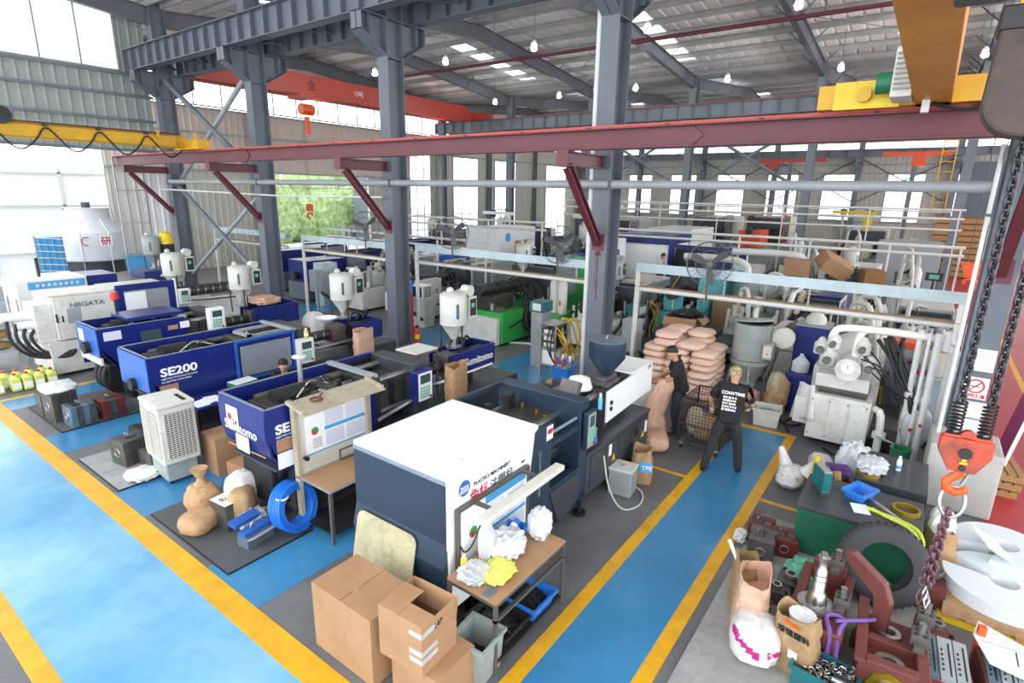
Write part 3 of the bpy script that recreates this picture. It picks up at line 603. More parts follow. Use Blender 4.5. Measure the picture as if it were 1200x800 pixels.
def se_machine(name, label, loc, w, Ls, Lm, L, zt, seed, lettering=None, window=False, z0=.85, panelz=1.12, cover=None, lid=False, endtxt=None, pf='blue', small=True):
    t = thing(name, label, 'machine', loc)
    part(t, 'base_frame', 'machine_dark', B(.35, L-.05, .06, w-.06, .14, z0-.02), bevel=.01)
    for x in (.5, L*.35, L*.65, L-.3):
        for y in (.15, w-.15): part(t, 'foot', 'black', MB().cyl((x, y, 0), (x, y, .14), .06, n=8))
    part(t, 'motor_housing', 'black', MB().box(.12, .5, .2, w-.2, .25, z0), bevel=.03)
    shroud(t, Ls, w, z0-.02, zt, 'blue', .2)
    part(t, 'well_floor', 'machine_dark', B(.1, Ls, .03, w-.03, z0-.01, z0+.02))
    toggle(t, .12, Ls, .05, w-.05, zt, seed)
    xs = Ls+Lm
    part(t, 'moving_platen', 'oily', B(Ls+.02, Ls+.2, .12, w-.12, z0, zt-.1), bevel=.01)
    for y in (.2, w-.2):
        for z in (z0+.2, zt-.16): part(t, 'tie_bar', 'steel', MB().cyl((Ls, y, z), (xs, y, z), .05, n=12), True)
    part(t, 'top_frame', 'grey_panel', MB().box(Ls-.04, Ls+.06, 0, w, zt-.02, zt+.03)); part(t, 'top_rail', 'blue', MB().box(Ls, xs, w-.06, w, zt-.06, zt)); part(t, 'lower_rail', 'machine_dark', B(Ls, xs, 0, .06, z0-.1, z0))
    part(t, 'mould_half', 'mould', B(Ls+.22, Ls+.22+Lm*.3, .25, w-.25, z0+.12, zt-.25)); part(t, 'mould_half', 'mould', B(xs-.02-Lm*.25, xs-.02, .25, w-.25, z0+.12, zt-.25))
    part(t, 'rear_guard', 'black', B(Ls, xs, w-.05, w-.03, z0, zt-.06)); part(t, 'guard_rod', 'steel', MB().cyl((Ls, -.01, z0+.18), (xs-.1, -.01, z0+.3), .03, n=8), True)
    part(t, 'fixed_platen', 'machine_dark', B(xs, xs+.3, .02, w-.02, z0-.3, zt-.02), bevel=.012)
    panel(t, xs-.12, -.0, panelz, frame=pf)
    part(t, 'deck', 'deck', B(xs+.3, L, .02, w-.02, z0-.03, z0+.02), bevel=.006); part(t, 'deck_skirt', 'machine_dark', B(xs+.3, L, .0, .02, .3, z0))
    zb = zt-.42; barrel(t, xs+.3, xs+1.6, w*.5, zb)
    part(t, 'feed_throat', 'iron', B(xs+1.15, xs+1.5, w*.5-.18, w*.5+.18, zb-.2, zb+.2), bevel=.02)
    for y in (w*.25, w*.75): part(t, 'guide_rod', 'steel', MB().cyl((xs+.3, y, zb-.18), (L-.5, y, zb-.18), .035, n=8), True)
    if cover: a, b, c0, c1, yf, s = cover
    else: a, b, c0, c1, yf, s = (xs+1.55, L-.25, zb-.22, zb+.2, .2, None)
    cv = part(t, 'injection_cover', 'blue', MB().box(a, b, yf, yf+.025, c0, c1).box(a, b, w-.28, w-.255, c0, c1).box(b-.025, b, yf, w-.255, c0, c1), bevel=.004)
    part(t, 'injection_motor', 'dark_metal', MB().cyl((a+.15, w*.5, (c0+c1)/2), (b-.1, w*.5, (c0+c1)/2), .16, n=14), True)
    part(t, 'injection_stand', 'black', B(a+.3, a+.6, .3, w-.3, z0, c0))
    for k in range(3): part(t, 'hose', 'black', MB().tube([(a+.2+.2*k, w*.5, c1), (a+.3+.2*k, w*.5, c1+.2), (a+.6+.15*k, w*.6, c1+.12), (b-.1, w*.7, c1-.1)], .022, 6, smooth=2), True)
    if s: text(cv, s, .2, 'white', (a+.36, yf-.004, c0+.14), FY, bold=.004)
    if lettering:
        x, z, s, sz = lettering; text(t, s, sz, 'white', (x, -.004, z), FY, bold=.006, sx=1.25); text(t, 'INJECTION MOULDING MACHINE', sz*.2, 'white', (x, -.004, z-sz*.32), FY); text(t, 'ALL ELECTRIC DRIVE SERIES', sz*.2, 'white', (x, -.004, z-sz*.6), FY)
    if window: part(t, 'door_frame', 'blue_mid', MB().frame(Ls-1.25, Ls, z0, zt+.015, -.03, -.0, .05)); part(t, 'door_pane', 'clear_guard', B(Ls-1.15, Ls-.1, -.02, -.012, z0+.08, zt-.12))
    return t
# --- the blue machine beside the whiteboard
m2 = se_machine('moulding_machine', 'blue injection moulding machine with round end cover behind the notice board', (3.42, 6.27, 0), 1.12, 1.75, .82, 5.4, 1.73, 3, (.12, 1.37, 'SE 80', .17), cover=(3.75, 5.0, 1.12, 1.55, .28, 'Sumitomo'))
text(m2, 'Sumitomo', .19, 'white', (-.026, .98, 1.28), FX, bold=.001)
part(m2, 'notice', 'cardboard', B(.12, .42, -.006, -.001, 1.12, 1.28)); part(m2, 'notice', 'paper', B(.12, .42, -.006, -.001, .88, 1.1))
part(m2, 'stripe', 'cardboard', MB().prism([(.1, 1.05), (.1, 1.07), (1.02, 1.03), (1.02, 1.01)], .012, .02, 'x')); n = part(m2, 'sticker', 'paper', B(-.03, -.022, .62, .9, 1.3, 1.62)); part(n, 'emblem', 'red', MB().cyl((-.034, .82, 1.47), (-.03, .82, 1.47), .05, n=12)); text(n, '24', .11, 'black', (-.031, .76, 1.37), FX, bold=.003)
part(m2, 'document', 'paper', B(-.012, .0, .45, .75, 1.02, 1.24)); part(m2, 'end_duct', 'black', MB().torus((.25, .3, .78), .14, .05, 'x', 16, 8), True)
# --- SE200
m3 = se_machine('moulding_machine', 'longest blue injection moulding machine with a clear side door', (3.64, 10.2, 0), 1.2, 2.72, .12, 5.5, 1.6, 7, (.16, 1.24, 'SE200', .2), window=True, z0=.8, panelz=.88, pf='white')
part(m3, 'notice', 'cardboard', B(.12, .42, -.006, -.001, .93, 1.08)); part(m3, 'notice', 'paper', B(.12, .42, -.006, -.001, .78, .92)); part(m3, 'sticker', 'paper', B(-.03, -.02, .7, .92, 1.2, 1.45)); part(m3, 'sticker', 'kraft_tan', B(-.03, -.02, .38, .64, 1.2, 1.42)); part(m3, 'end_motor', 'dark_metal', MB().cyl((-.12, .6, 1.05), (.05, .6, 1.05), .11, n=12), True)
part(m3, 'end_panel', 'blue_mid', B(-.034, -.018, .02, 1.18, .98, 1.59)); part(m3, 'top_lid', 'grey_panel', MB().box(1.9, 2.7, .25, .32, 1.55, 1.6).box(1.9, 2.7, .85, .92, 1.55, 1.6).box(1.9, 1.98, .25, .92, 1.55, 1.6))
# --- plain blue machine with the flat lid
m4 = se_machine('moulding_machine', 'blue injection moulding machine with a flat lid and paper label', (3.88, 13.12, 0), 1.15, 1.65, .6, 4.7, 1.6, 11, None, z0=.8, panelz=1.2, pf='white', cover=(3.4, 4.62, 1.0, 1.5, .18, None))
ld = part(m4, 'flat_lid', 'blue', B(.62, 1.75, .2, 1.1, 1.62, 1.7), bevel=.01); part(m4, 'notice', 'paper_lav', B(.08, .4, -.006, -.001, 1.34, 1.52)); part(m4, 'notice', 'paper', B(1.55, 1.75, -.006, -.001, 1.35, 1.5)); part(m4, 'notice', 'kraft_tan', B(1.3, 1.5, -.006, -.001, 1.35, 1.45)); part(m4, 'end_panel', 'blue_mid', B(-.034, -.018, .02, 1.13, 1.0, 1.59)); part(m4, 'sticker', 'paper', B(-.042, -.034, .75, 1.0, 1.25, 1.5)); part(m4, 'end_motor', 'dark_metal', MB().cyl((-.14, .55, 1.15), (.05, .55, 1.15), .13, n=12), True); part(m4, 'end_skirt', 'white_dirty', B(-.02, .02, .02, 1.13, .84, 1.0)); part(m4, 'guard_window', 'screen', B(.75, 1.15, -.008, -.001, 1.15, 1.42))
for k in range(3): part(m4, 'drain_hose', 'black_rubber', MB().tube([(.2, .3+.2*k, .85), (.0, .25+.2*k, .5), (.15, .2+.2*k, .2), (.6, .3+.2*k, .12)], .05, 8, smooth=2), True)
bc = thing('beacon', 'red warning beacon on a black stem beside the white machine', 'beacon', (4.75, 14.6, 0)); part(bc, 'stem', 'black', MB().cyl((0, 0, 0), (0, 0, 1.9), .03, n=8)); part(bc, 'lamp', 'red', MB().lathe([(.06, 1.9), (.09, 1.92), (.09, 2.02), (.06, 2.08)], n=12), True)
# --- white machine with the navy door
m5 = thing('moulding_machine', 'white injection moulding machine with a navy framed sliding door', 'machine', (3.9, 15.95, 0))
part(m5, 'plinth', 'white_dirty', B(-.15, 5.0, .02, 1.5, .08, .85), bevel=.01); part(m5, 'plinth_panel', 'blue', B(.45, 1.25, .0, .03, .25, .8)); part(m5, 'clamp_housing', 'white_dirty', B(.05, 1.35, .0, 1.45, .87, 1.88), bevel=.015); part(m5, 'access_door', 'white_dirty', B(.15, 1.3, -.02, .0, .9, 1.82)); part(m5, 'door_notice', 'grey_panel', B(.28, .55, -.026, -.02, 1.25, 1.6)); part(m5, 'door_latch', 'black', B(.17, .2, -.03, -.02, 1.3, 1.45)); part(m5, 'door_latch', 'black', B(.06, .09, -.03, -.0, 1.3, 1.5))
text(m5, 'NIIGATA', .15, 'grey_base', (.35, -.024, 1.62), FY, bold=.004, sx=1.2)
sd = part(m5, 'sliding_door', 'blue', MB().frame(1.32, 2.68, 1.1, 2.02, -.04, .02, .16)); part(sd, 'door_pane', 'clear_guard', B(1.48, 2.52, -.02, -.01, 1.26, 1.86)); part(sd, 'door_sheet', 'paper', B(1.5, 1.98, -.025, -.02, 1.35, 1.82)); part(sd, 'door_edge', 'white', B(2.68, 2.72, -.05, .03, 1.1, 2.05))
part(m5, 'top_cover', 'offwhite', MB().prism([(.0, .2), (1.3, .05), (1.4, .9), (.1, 1.2)], 1.89, 1.93, 'z')); part(m5, 'rear_body', 'white_dirty', B(1.35, 2.7, .3, 1.45, .87, 1.9)); barrel(m5, 2.7, 4.6, .7, 1.55, .12); panel(m5, 2.75, .1, 1.35, .3, .4, 'white', 'offwhite'); part(m5, 'injection_base', 'white_dirty', B(2.7, 5, .2, 1.3, .85, 1.2))
for z, l in ((1.5, .85), (1.28, .6), (1.0, .5)): part(m5, 'ejector_arm', 'white', MB().cyl((-l, .35, z), (.1, .35, z), .11, n=12), True); 
for k in range(4): part(m5, 'hose', 'black_rubber', MB().tube([(-.75+.15*k, .3, 1.45-.1*k), (-.8+.12*k, .2, 1.0), (-.5+.1*k, .15, .55), (.2+.05*k, .0, .45+.05*k), (.3, .0, .6)], .035, 8, smooth=2), True)
part(m5, 'pump_block', 'white_dirty', B(-.3, .05, .1, .9, .85, 1.75), bevel=.02)
# --- machine at the gable end
m6 = thing('moulding_machine', 'white and blue injection moulding machine nearest the cooling tower', 'machine', (4.1, 19.4, 0))
part(m6, 'base', 'white_dirty', B(0, 5, 0, 1.4, .1, .9)); part(m6, 'clamp_housing', 'white', B(0, 1.6, 0, 1.4, .9, 1.88), bevel=.015); part(m6, 'name_band', 'blue_sky', B(.25, 1.55, -.01, 0, 1.62, 1.82)); [part(m6, 'band_mark', 'paper_lav', B(.42+i*.13, .42+i*.13+.07, -.014, -.01, 1.68, 1.76)) for i in range(8)]; part(m6, 'slide_cover', 'blue', B(1.6, 2.4, .1, 1.3, .9, 1.86)); part(m6, 'mould_zone', 'oily', B(2.4, 3.2, .1, 1.3, .9, 1.6)); barrel(m6, 3.2, 4.4, .7, 1.4, .12); part(m6, 'injection_cover', 'blue', B(3.15, 4.25, .1, 1.2, 1.52, 1.82)); [part(m6, 'band_mark', 'paper_lav', B(a, b, .094, .1, 1.62, 1.7)) for a, b in ((3.6, 3.68), (3.74, 4.1))]; part(m6, 'mast', 'dark_metal', MB().cyl((.7, .7, 1.88), (.7, .7, 2.4), .04, n=8))
dryer((7.75, 20.0, 1.84), 'small grey hopper dryer on the machine nearest the cooling tower', .8, 'dryer_grey', box=0, legs=.16)
lc = thing('hopper_loader', 'small yellow domed hopper loader on the machine nearest the cooling tower', 'loader', (8.2, 20.0, 0)); part(lc, 'stand', 'grey_panel', B(-.1, .1, -.1, .1, 1.825, 2.2)); part(lc, 'panel_box', 'black', B(-.18, .18, -.15, .15, 2.2, 2.6)); part(lc, 'dome', 'yellow', MB().lathe([(.2, 2.6), (.2, 2.8), (.15, 2.95), (.02, 3.0)], n=16), True)
# dryers over the front row
dryer((7.55, 6.85, 1.52), 'white hopper dryer with black control face above the blue lettered injection cover', .8, legs=.22)
dryer((8.05, 10.8, 1.38), 'white hopper dryer over the longest blue machine', .82, legs=.26)
dryer((7.18, 13.7, 1.38), 'white hopper dryer over the blue machine with the flat lid', .78, legs=.3)
dryer((6.9, 16.65, 1.55), 'white hopper dryer over the white machine with the navy door', .82, legs=.2)
# --- white and navy machine in front
m1 = thing('moulding_machine', 'big white and navy injection moulding machine with work table and chart board', 'machine', (3.55, 3.3, 0))
wd = 1.42
part(m1, 'roof_cover', 'white', MB().prism([(0, 0), (1.46, 0), (1.62, .05), (1.62, wd), (0, wd)], 1.7, 1.75, 'z'), bevel=.008)
part(m1, 'end_cover', 'navy', MB().prism([(0, 1.7), (.0, 1.0), (-.06, .75), (.02, .25), (.12, .25), (.06, .75), (.06, 1.7)], .02, wd, 'y')); part(m1, 'end_trim', 'navy_hi', B(-.008, .03, .0, wd, 1.66, 1.702)); part(m1, 'corner_trim', 'white', B(-.01, .035, -.012, .03, .25, 1.72))
part(m1, 'front_cover', 'white', MB().prism([(.03, .25), (1.3, .25), (1.33, .9), (1.46, 1.7), (.03, 1.7)], -.005, .03, 'y')); part(m1, 'rear_cover', 'white', B(.03, 1.6, wd-.03, wd, .25, 1.7))
part(m1, 'guard_door', 'navy', MB().prism([(1.3, .25), (1.82, .1), (1.86, 1.72), (1.46, 1.7), (1.33, .9)], .0, .035, 'y')); part(m1, 'door_handle', 'steel', B(1.54, 1.58, -.03, -.0, .85, 1.45)); pl = part(m1, 'warning_plate', 'paper', B(1.72, 1.85, -.012, -.004, 1.52, 1.7)); part(pl, 'warning_band', 'red', B(1.73, 1.84, -.015, -.012, 1.6, 1.66))
v = MB()
for i in range(7): v.box(1.2, 1.26, -.012, -.004, 1.02+i*.07, 1.04+i*.07)
part(m1, 'vent_slots', 'black', v)['kind'] = 'stuff'
part(m1, 'bed', 'navy', B(.1, 5.0, .1, wd-.08, .12, .75), bevel=.01)
for x in (.4, 1.9, 2.75, 4.4):
    for y in (.05, wd-.1): f = part(m1, 'levelling_foot', 'black', MB().cyl((x, y, 0), (x, y, .05), .09, n=12).cyl((x, y, .05), (x, y, .2), .03, n=8))
part(m1, 'clamp_block', 'oily', B(.3, 1.3, .15, wd-.15, .75, 1.5)); part(m1, 'moving_platen', 'machine_dark', B(1.7, 1.95, .1, wd-.1, .7, 1.58), bevel=.01)
for y in (.42, 1.12):
    for z in (.95, 1.46): part(m1, 'tie_bar', 'chrome', MB().cyl((1.6, y, z), (2.62, y, z), .055, n=14), True)
part(m1, 'mould', 'oily', B(2.15, 2.62, .38, 1.1, .85, 1.5), bevel=.01); part(m1, 'mould_plate', 'dark_metal', B(2.05, 2.15, .45, 1.05, .9, 1.4)); part(m1, 'water_fittings', 'brass', MB().cyl((2.3, .4, 1.5), (2.3, .4, 1.56), .02, n=6).cyl((2.4, .6, 1.5), (2.4, .6, 1.56), .02, n=6).cyl((2.5, .9, 1.5), (2.5, .9, 1.56), .02, n=6))['kind'] = 'stuff'
part(m1, 'fixed_platen', 'navy', B(2.62, 2.84, .03, wd+.0, .35, 1.74), bevel=.012); part(m1, 'rear_rail', 'navy', B(1.6, 2.65, wd-.06, wd, 1.68, 1.74)); part(m1, 'front_rail', 'navy_hi', MB().cyl((1.86, .1, 1.5), (2.62, .1, 1.5), .02, n=8)); part(m1, 'front_rail', 'navy', B(1.86, 2.62, .03, .08, 1.36, 1.42)); part(m1, 'rear_guard', 'navy', B(1.6, 2.65, wd-.05, wd-.02, .75, 1.35)); part(m1, 'front_sill', 'navy', B(1.82, 2.62, .02, .12, .42, .8)); part(m1, 'chute', 'machine_dark', MB().prism([(1.85, .75), (2.6, .75), (2.6, .35), (2.1, .2)], .0, .4, 'y'))
part(m1, 'frame_post', 'navy', B(2.0, 2.08, wd-.3, wd-.22, .7, 1.62)); part(m1, 'frame_bar', 'navy', B(1.6, 2.62, wd-.3, wd-.24, 1.2, 1.26)); part(m1, 'ejector_valve', 'dark_metal', B(2.3, 2.45, wd-.42, wd-.3, 1.5, 1.7))
cp = panel(m1, 2.64, .0, 1.05, .26, .54, 'navy', 'grey_panel', .06); part(cp, 'usb_key', 'blue_plastic', B(2.84, 2.88, -.1, -.06, 1.1, 1.17))
part(m1, 'injection_bed', 'machine_dark', B(2.84, 5.0, .02, 1.25, .25, .88), bevel=.01); part(m1, 'bed_top', 'deck', B(2.84, 5.0, -.0, 1.25, .88, .92)); 
for a, b in ((2.95, 3.3), (3.4, 3.75), (3.85, 4.25), (4.35, 4.85)): d = part(m1, 'bed_door', 'machine_dark', B(a, b, .008, .02, .32, .82)); 
part(m1, 'door_label', 'paper', B(3.5, 3.58, .0, .008, .62, .8)); part(m1, 'hazard_label', 'yellow', MB().prism([(3.62, .5), (3.72, .5), (3.67, .6)], .0, .008, 'y')); part(m1, 'hazard_label', 'yellow', MB().prism([(4.7, .5), (4.8, .5), (4.75, .6)], .0, .008, 'y')); part(m1, 'door_label', 'paper', B(4.82, 4.9, .0, .008, .55, .75))
part(m1, 'louvre', 'black', B(4.4, 4.55, .0, .008, .6, .75))
cv = part(m1, 'injection_cover', 'white', MB().prism([(3.75, 1.02), (5.45, 1.1), (5.45, 1.6), (3.75, 1.52)], .2, .235, 'y'), bevel=.004); part(m1, 'cover_top', 'white', B(4.6, 5.45, .2, .75, 1.58, 1.62)); part(cv, 'hose_port', 'dark_metal', MB().cyl((3.87, .18, 1.32), (3.87, .2, 1.32), .035, n=10)); part(cv, 'hose_port', 'dark_metal', MB().cyl((3.87, .18, 1.22), (3.87, .2, 1.22), .035, n=10)); part(cv, 'cover_handle', 'dark_metal', MB().torus((5.3, .195, 1.52), .05, .008, 'y', 12, 6, .5))
part(m1, 'injection_frame', 'machine_dark', B(3.0, 3.12, .2, 1.2, .92, 1.5)); part(m1, 'injection_frame', 'machine_dark', B(3.75, 3.9, .25, 1.2, .92, 1.5)); barrel(m1, 2.84, 4.6, .7, 1.3, .1)
for y in (.42, 1.02): part(m1, 'carriage_cylinder', 'steel', MB().cyl((2.84, y, 1.42), (4.4, y, 1.42), .05, n=12), True)
part(m1, 'charge_motor', 'machine_dark', MB().cyl((4.4, .7, 1.3), (5.2, .7, 1.3), .2, n=16), True); part(m1, 'nozzle_shield', 'iron', MB().obox((3.25, .6, 1.55), (.12, .3, .4), (0, .5, 0)))
part(m1, 'feed_block', 'iron', B(3.95, 4.35, .3, .8, 1.5, 1.58)); 
hp = thing('hopper', 'dark navy conical material hopper on the white and navy machine', 'hopper', (7.75, 3.78, 1.58)); part(hp, 'cone', 'navy', MB().lathe([(.05, .0), (.07, .04), (.29, .34), (.29, .62), (.27, .62), (.06, .1)], n=26), True); part(hp, 'lid', 'grey_base', MB().lathe([(.30, .62), (.30, .635), (.02, .65)], n=26), True); part(hp, 'lid_handle', 'steel', MB().torus((0, 0, .65), .05, .008, 'y', 10, 6, .5)); part(hp, 'slide_gate', 'iron', B(-.2, .2, -.1, .1, -.005, .05))
wb = thing('basin', 'upturned white plastic basin on the injection unit', 'basin', (7.3, 4.0, 1.48)); part(wb, 'bowl', 'white', MB().lathe([(.2, .0), (.21, .02), (.16, .16), (.05, .2), (.01, .2)], n=20), True)
sp = thing('spray_can', 'blue and white spray can on the navy platen', 'spray can', (6.45, 3.2, 1.59)); part(sp, 'can', 'blue_sky', MB().lathe([(.03, 0), (.03, .15), (.018, .18)], n=12), True); part(sp, 'cap', 'white', MB().lathe([(.016, .18), (.016, .22), (.008, .23)], n=10), True)
text(m1, 'PLASTICS MACHINERY', .062, 'black', (.36, -.009, 1.52), FY, bold=.0005); text(m1, '免烘', .15, 'red', (.3, -.009, 1.36), FY, bold=.001); text(m1, '注塑机', .14, 'steel_dark', (.62, -.009, 1.36), FY, bold=.001)
lg = part(m1, 'emblem', 'blue_mid', MB().cyl((.22, -.009, 1.56), (.22, -.005, 1.56), .085, n=24)); text(lg, 'ZGS', .07, 'white', (.15, -.011, 1.535), FY, bold=.001); part(lg, 'emblem_stripe', 'white', B(.14, .3, -.011, -.009, 1.515, 1.522))
bn = thing('beacon', 'small clear signal lamp on the white machine roof', 'beacon', (3.86, 3.48, 1.75)); part(bn, 'base', 'white', MB().lathe([(.06, 0), (.06, .01), (.025, .03), (.02, .1)], n=14), True); part(bn, 'lamp', 'offwhite', MB().lathe([(.022, .1), (.022, .24), (.01, .25)], n=12), True)
# chart board with lamp on the machine front
cb = thing('chart_board', 'steel framed process chart board with a strip lamp on the white machine', 'notice board', (3.55, 3.26, 0))
part(cb, 'frame', 'iron', MB().frame(.06, 1.28, .62, 1.4, -.03, .02, .03)); part(cb, 'backing', 'paper', B(.09, 1.25, -.01, .02, .64, 1.38)); part(cb, 'header', 'paper_blue', B(.5, 1.22, -.014, -.01, 1.26, 1.36)); part(cb, 'sheet', 'paper_lav', B(.48, .82, -.014, -.01, .98, 1.24)); part(cb, 'sheet', 'paper_lav', B(.86, 1.2, -.014, -.01, .98, 1.24)); part(cb, 'band', 'paper_blue', B(.45, 1.22, -.014, -.01, .92, .96)); part(cb, 'sheet', 'paper_lav', B(.48, .82, -.014, -.01, .68, .9)); part(cb, 'sheet', 'paper_lav', B(.86, 1.2, -.014, -.01, .68, .9)); part(cb, 'photo', 'machine_dark', B(.9, 1.17, -.018, -.014, 1.05, 1.2))
part(cb, 'logo_disc', 'green', MB().cyl((.3, -.016, 1.05), (.3, -.01, 1.05), .06, n=16)); part(cb, 'logo_disc', 'red', MB().cyl((.28, -.02, 1.03), (.28, -.016, 1.03), .035, n=12)); part(cb, 'lamp_arm', 'iron', MB().obox((.32, -.16, 1.38), (.04, .38, .03))); part(cb, 'lamp_arm', 'iron', MB().obox((1.15, -.16, 1.38), (.04, .38, .03))); part(cb, 'strip_lamp', 'offwhite', B(.06, 1.5, -.36, -.24, 1.36, 1.42), bevel=.008); part(cb, 'cord', 'black', MB().tube([(.3, -.3, 1.36), (.32, -.1, 1.2), (.25, -.06, .95), (.12, -.05, .9), (.08, -.04, 1.0)], .008, 5, smooth=2), True)
# ================================================================ CABLE GANTRY AND FANS
def gantry(y0, y1, x, zl, zu, label, posts, feet=True):
    g = thing('pipe_gantry', label, 'gantry', (x, y0, 0)); L = y1-y0
    part(g, 'cable_tray', 'tray_blue', MB().box(-.02, .0, 0, L, zu, zu+.2).box(0, .22, 0, L, zu, zu+.02).box(.2, .22, 0, L, zu, zu+.12)); part(g, 'lower_pipe', 'pipe_white', MB().cyl((.05, 0, zl), (.05, L, zl), .06, n=10), True); part(g, 'dust_ledge', 'kraft_tan', B(-.05, .15, 0, L, zl+.055, zl+.065))
    for p in posts: part(g, 'post', 'pipe_white', B(-.04, .04, p-.04, p+.04, 0, zu))
    n = int(L/1.6)
    for i in range(n): part(g, 'hanger', 'pipe_grey', B(.0, .03, .8+i*1.6, .83+i*1.6, zl, zu+.02))
    return g
gantry(-.75, 5.25, 12, 2.33, 2.72, 'pale blue cable tray over a white pipe beside the bag stack', (.1, 5.95))
gantry(6.0, 12.4, 12, 2.33, 2.66, 'pale blue cable tray over a white pipe in front of the green machine', (6.35,))
gantry(12.75, 18.2, 12, 2.28, 2.62, 'pale cable tray over a white pipe behind the longest blue machine', (5.4,))
gantry(19.2, 24.6, 12, 2.28, 2.62, 'pale cable tray over a white pipe near the crossed braces', (5.3,))
def fan(loc, rz, label, s=1.28, tilt=0):
    f = thing('wall_fan', label, 'fan', loc, rz)
    rings = MB(); R = .36*s
    for r, d in ((R, 0), (R*.97, .09), (R*.97, -.09), (R*.6, .12), (R*.6, -.12), (R*.25, -.13)): rings.torus((d, 0, 0), r, .006, 'x', 28, 5)
    part(f, 'cage_rings', 'fan_grey', rings)['kind'] = 'stuff'
    sp = MB()
    for i in range(28): a = 2*PI*i/28; sp.tube([(-.13, .06*math.cos(a), .06*math.sin(a)), (-.11, R*.6*math.cos(a), R*.6*math.sin(a)), (0, R*math.cos(a), R*math.sin(a)), (.11, R*.6*math.cos(a), R*.6*math.sin(a)), (.13, .06*math.cos(a), .06*math.sin(a))], .0022, 3)
    part(f, 'cage_spokes', 'fan_grey', sp)['kind'] = 'stuff'
    for k in range(3):
        a = 2*PI*k/3+.4; c, s_ = math.cos(a), math.sin(a); vs = []
        for r, w in ((.05, .05), (R*.4, .11), (R*.85, .13), (R*.9, .06)):
            for q in (-1, 1): vs.append((q*w*.35, r*c-q*w*s_*.6, r*s_+q*w*c*.6))
        part(f, 'blade', 'fan_grey', MB().add(vs, [(0, 1, 3, 2), (2, 3, 5, 4), (4, 5, 7, 6)]))
    part(f, 'motor', 'fan_grey', MB().lathe([(.03, -.16), (.07, -.14), (.07, .2), (.05, .26)], n=14, axis='x'), True)
    part(f, 'bracket', 'fan_grey', MB().tube([(.18, 0, -.05), (.2, 0, -.3), (.05, 0, -R-.05), (.1, 0, -R-.3)], .022, 6), True); return f
fan((11.78, 3.55, 3.05), .3, 'large wall fan mounted on the tray beside the bag stack')
fan((11.78, 7.2, 3.2), .9, 'large wall fan on the tray beside the paint-dripped column')
fan((11.78, 10.7, 3.3), .8, 'large wall fan on the tray in front of the tall gridded windows')
fan((11.78, 14.4, 3.3), 1.1, 'large wall fan on the tray beside the open doorway')
# ================================================================ PEOPLE
def skin(name, chains, m, par, sub=1):
    """chains: list of lists of ((x,y,z), r); first point of a chain may coincide with an earlier point"""
    vs = []; rs = []; es = []; idx = {}
    for ch in chains:
        last = None
        for p, r in ch:
            k = tuple(round(c, 4) for c in p)
            if k not in idx: idx[k] = len(vs); vs.append(p); rs.append(r)
            if last is not None and last != idx[k]: es.append((last, idx[k]))
            last = idx[k]
    me = bpy.data.meshes.new(name); me.from_pydata(vs, es, []); o = bpy.data.objects.new(name, me); C.objects.link(o)
    md = o.modifiers.new('s', 'SKIN'); sv = me.skin_vertices[0].data
    for i, r in enumerate(rs):
        sv[i].radius = (r[0]*1.16, r[1]*1.16) if isinstance(r, tuple) else (r*1.16, r*1.16)
    sv[0].use_root = True; md.use_smooth_shade = True
    if sub: s = o.modifiers.new('u', 'SUBSURF'); s.levels = sub; s.render_levels = sub
    dg = bpy.context.evaluated_depsgraph_get(); m2 = bpy.data.meshes.new_from_object(o.evaluated_get(dg)); bpy.data.objects.remove(o); m2.name = name
    m2.materials.clear(); return obj(name, m2, m, par, True)
def V(*a): return Vector(a)
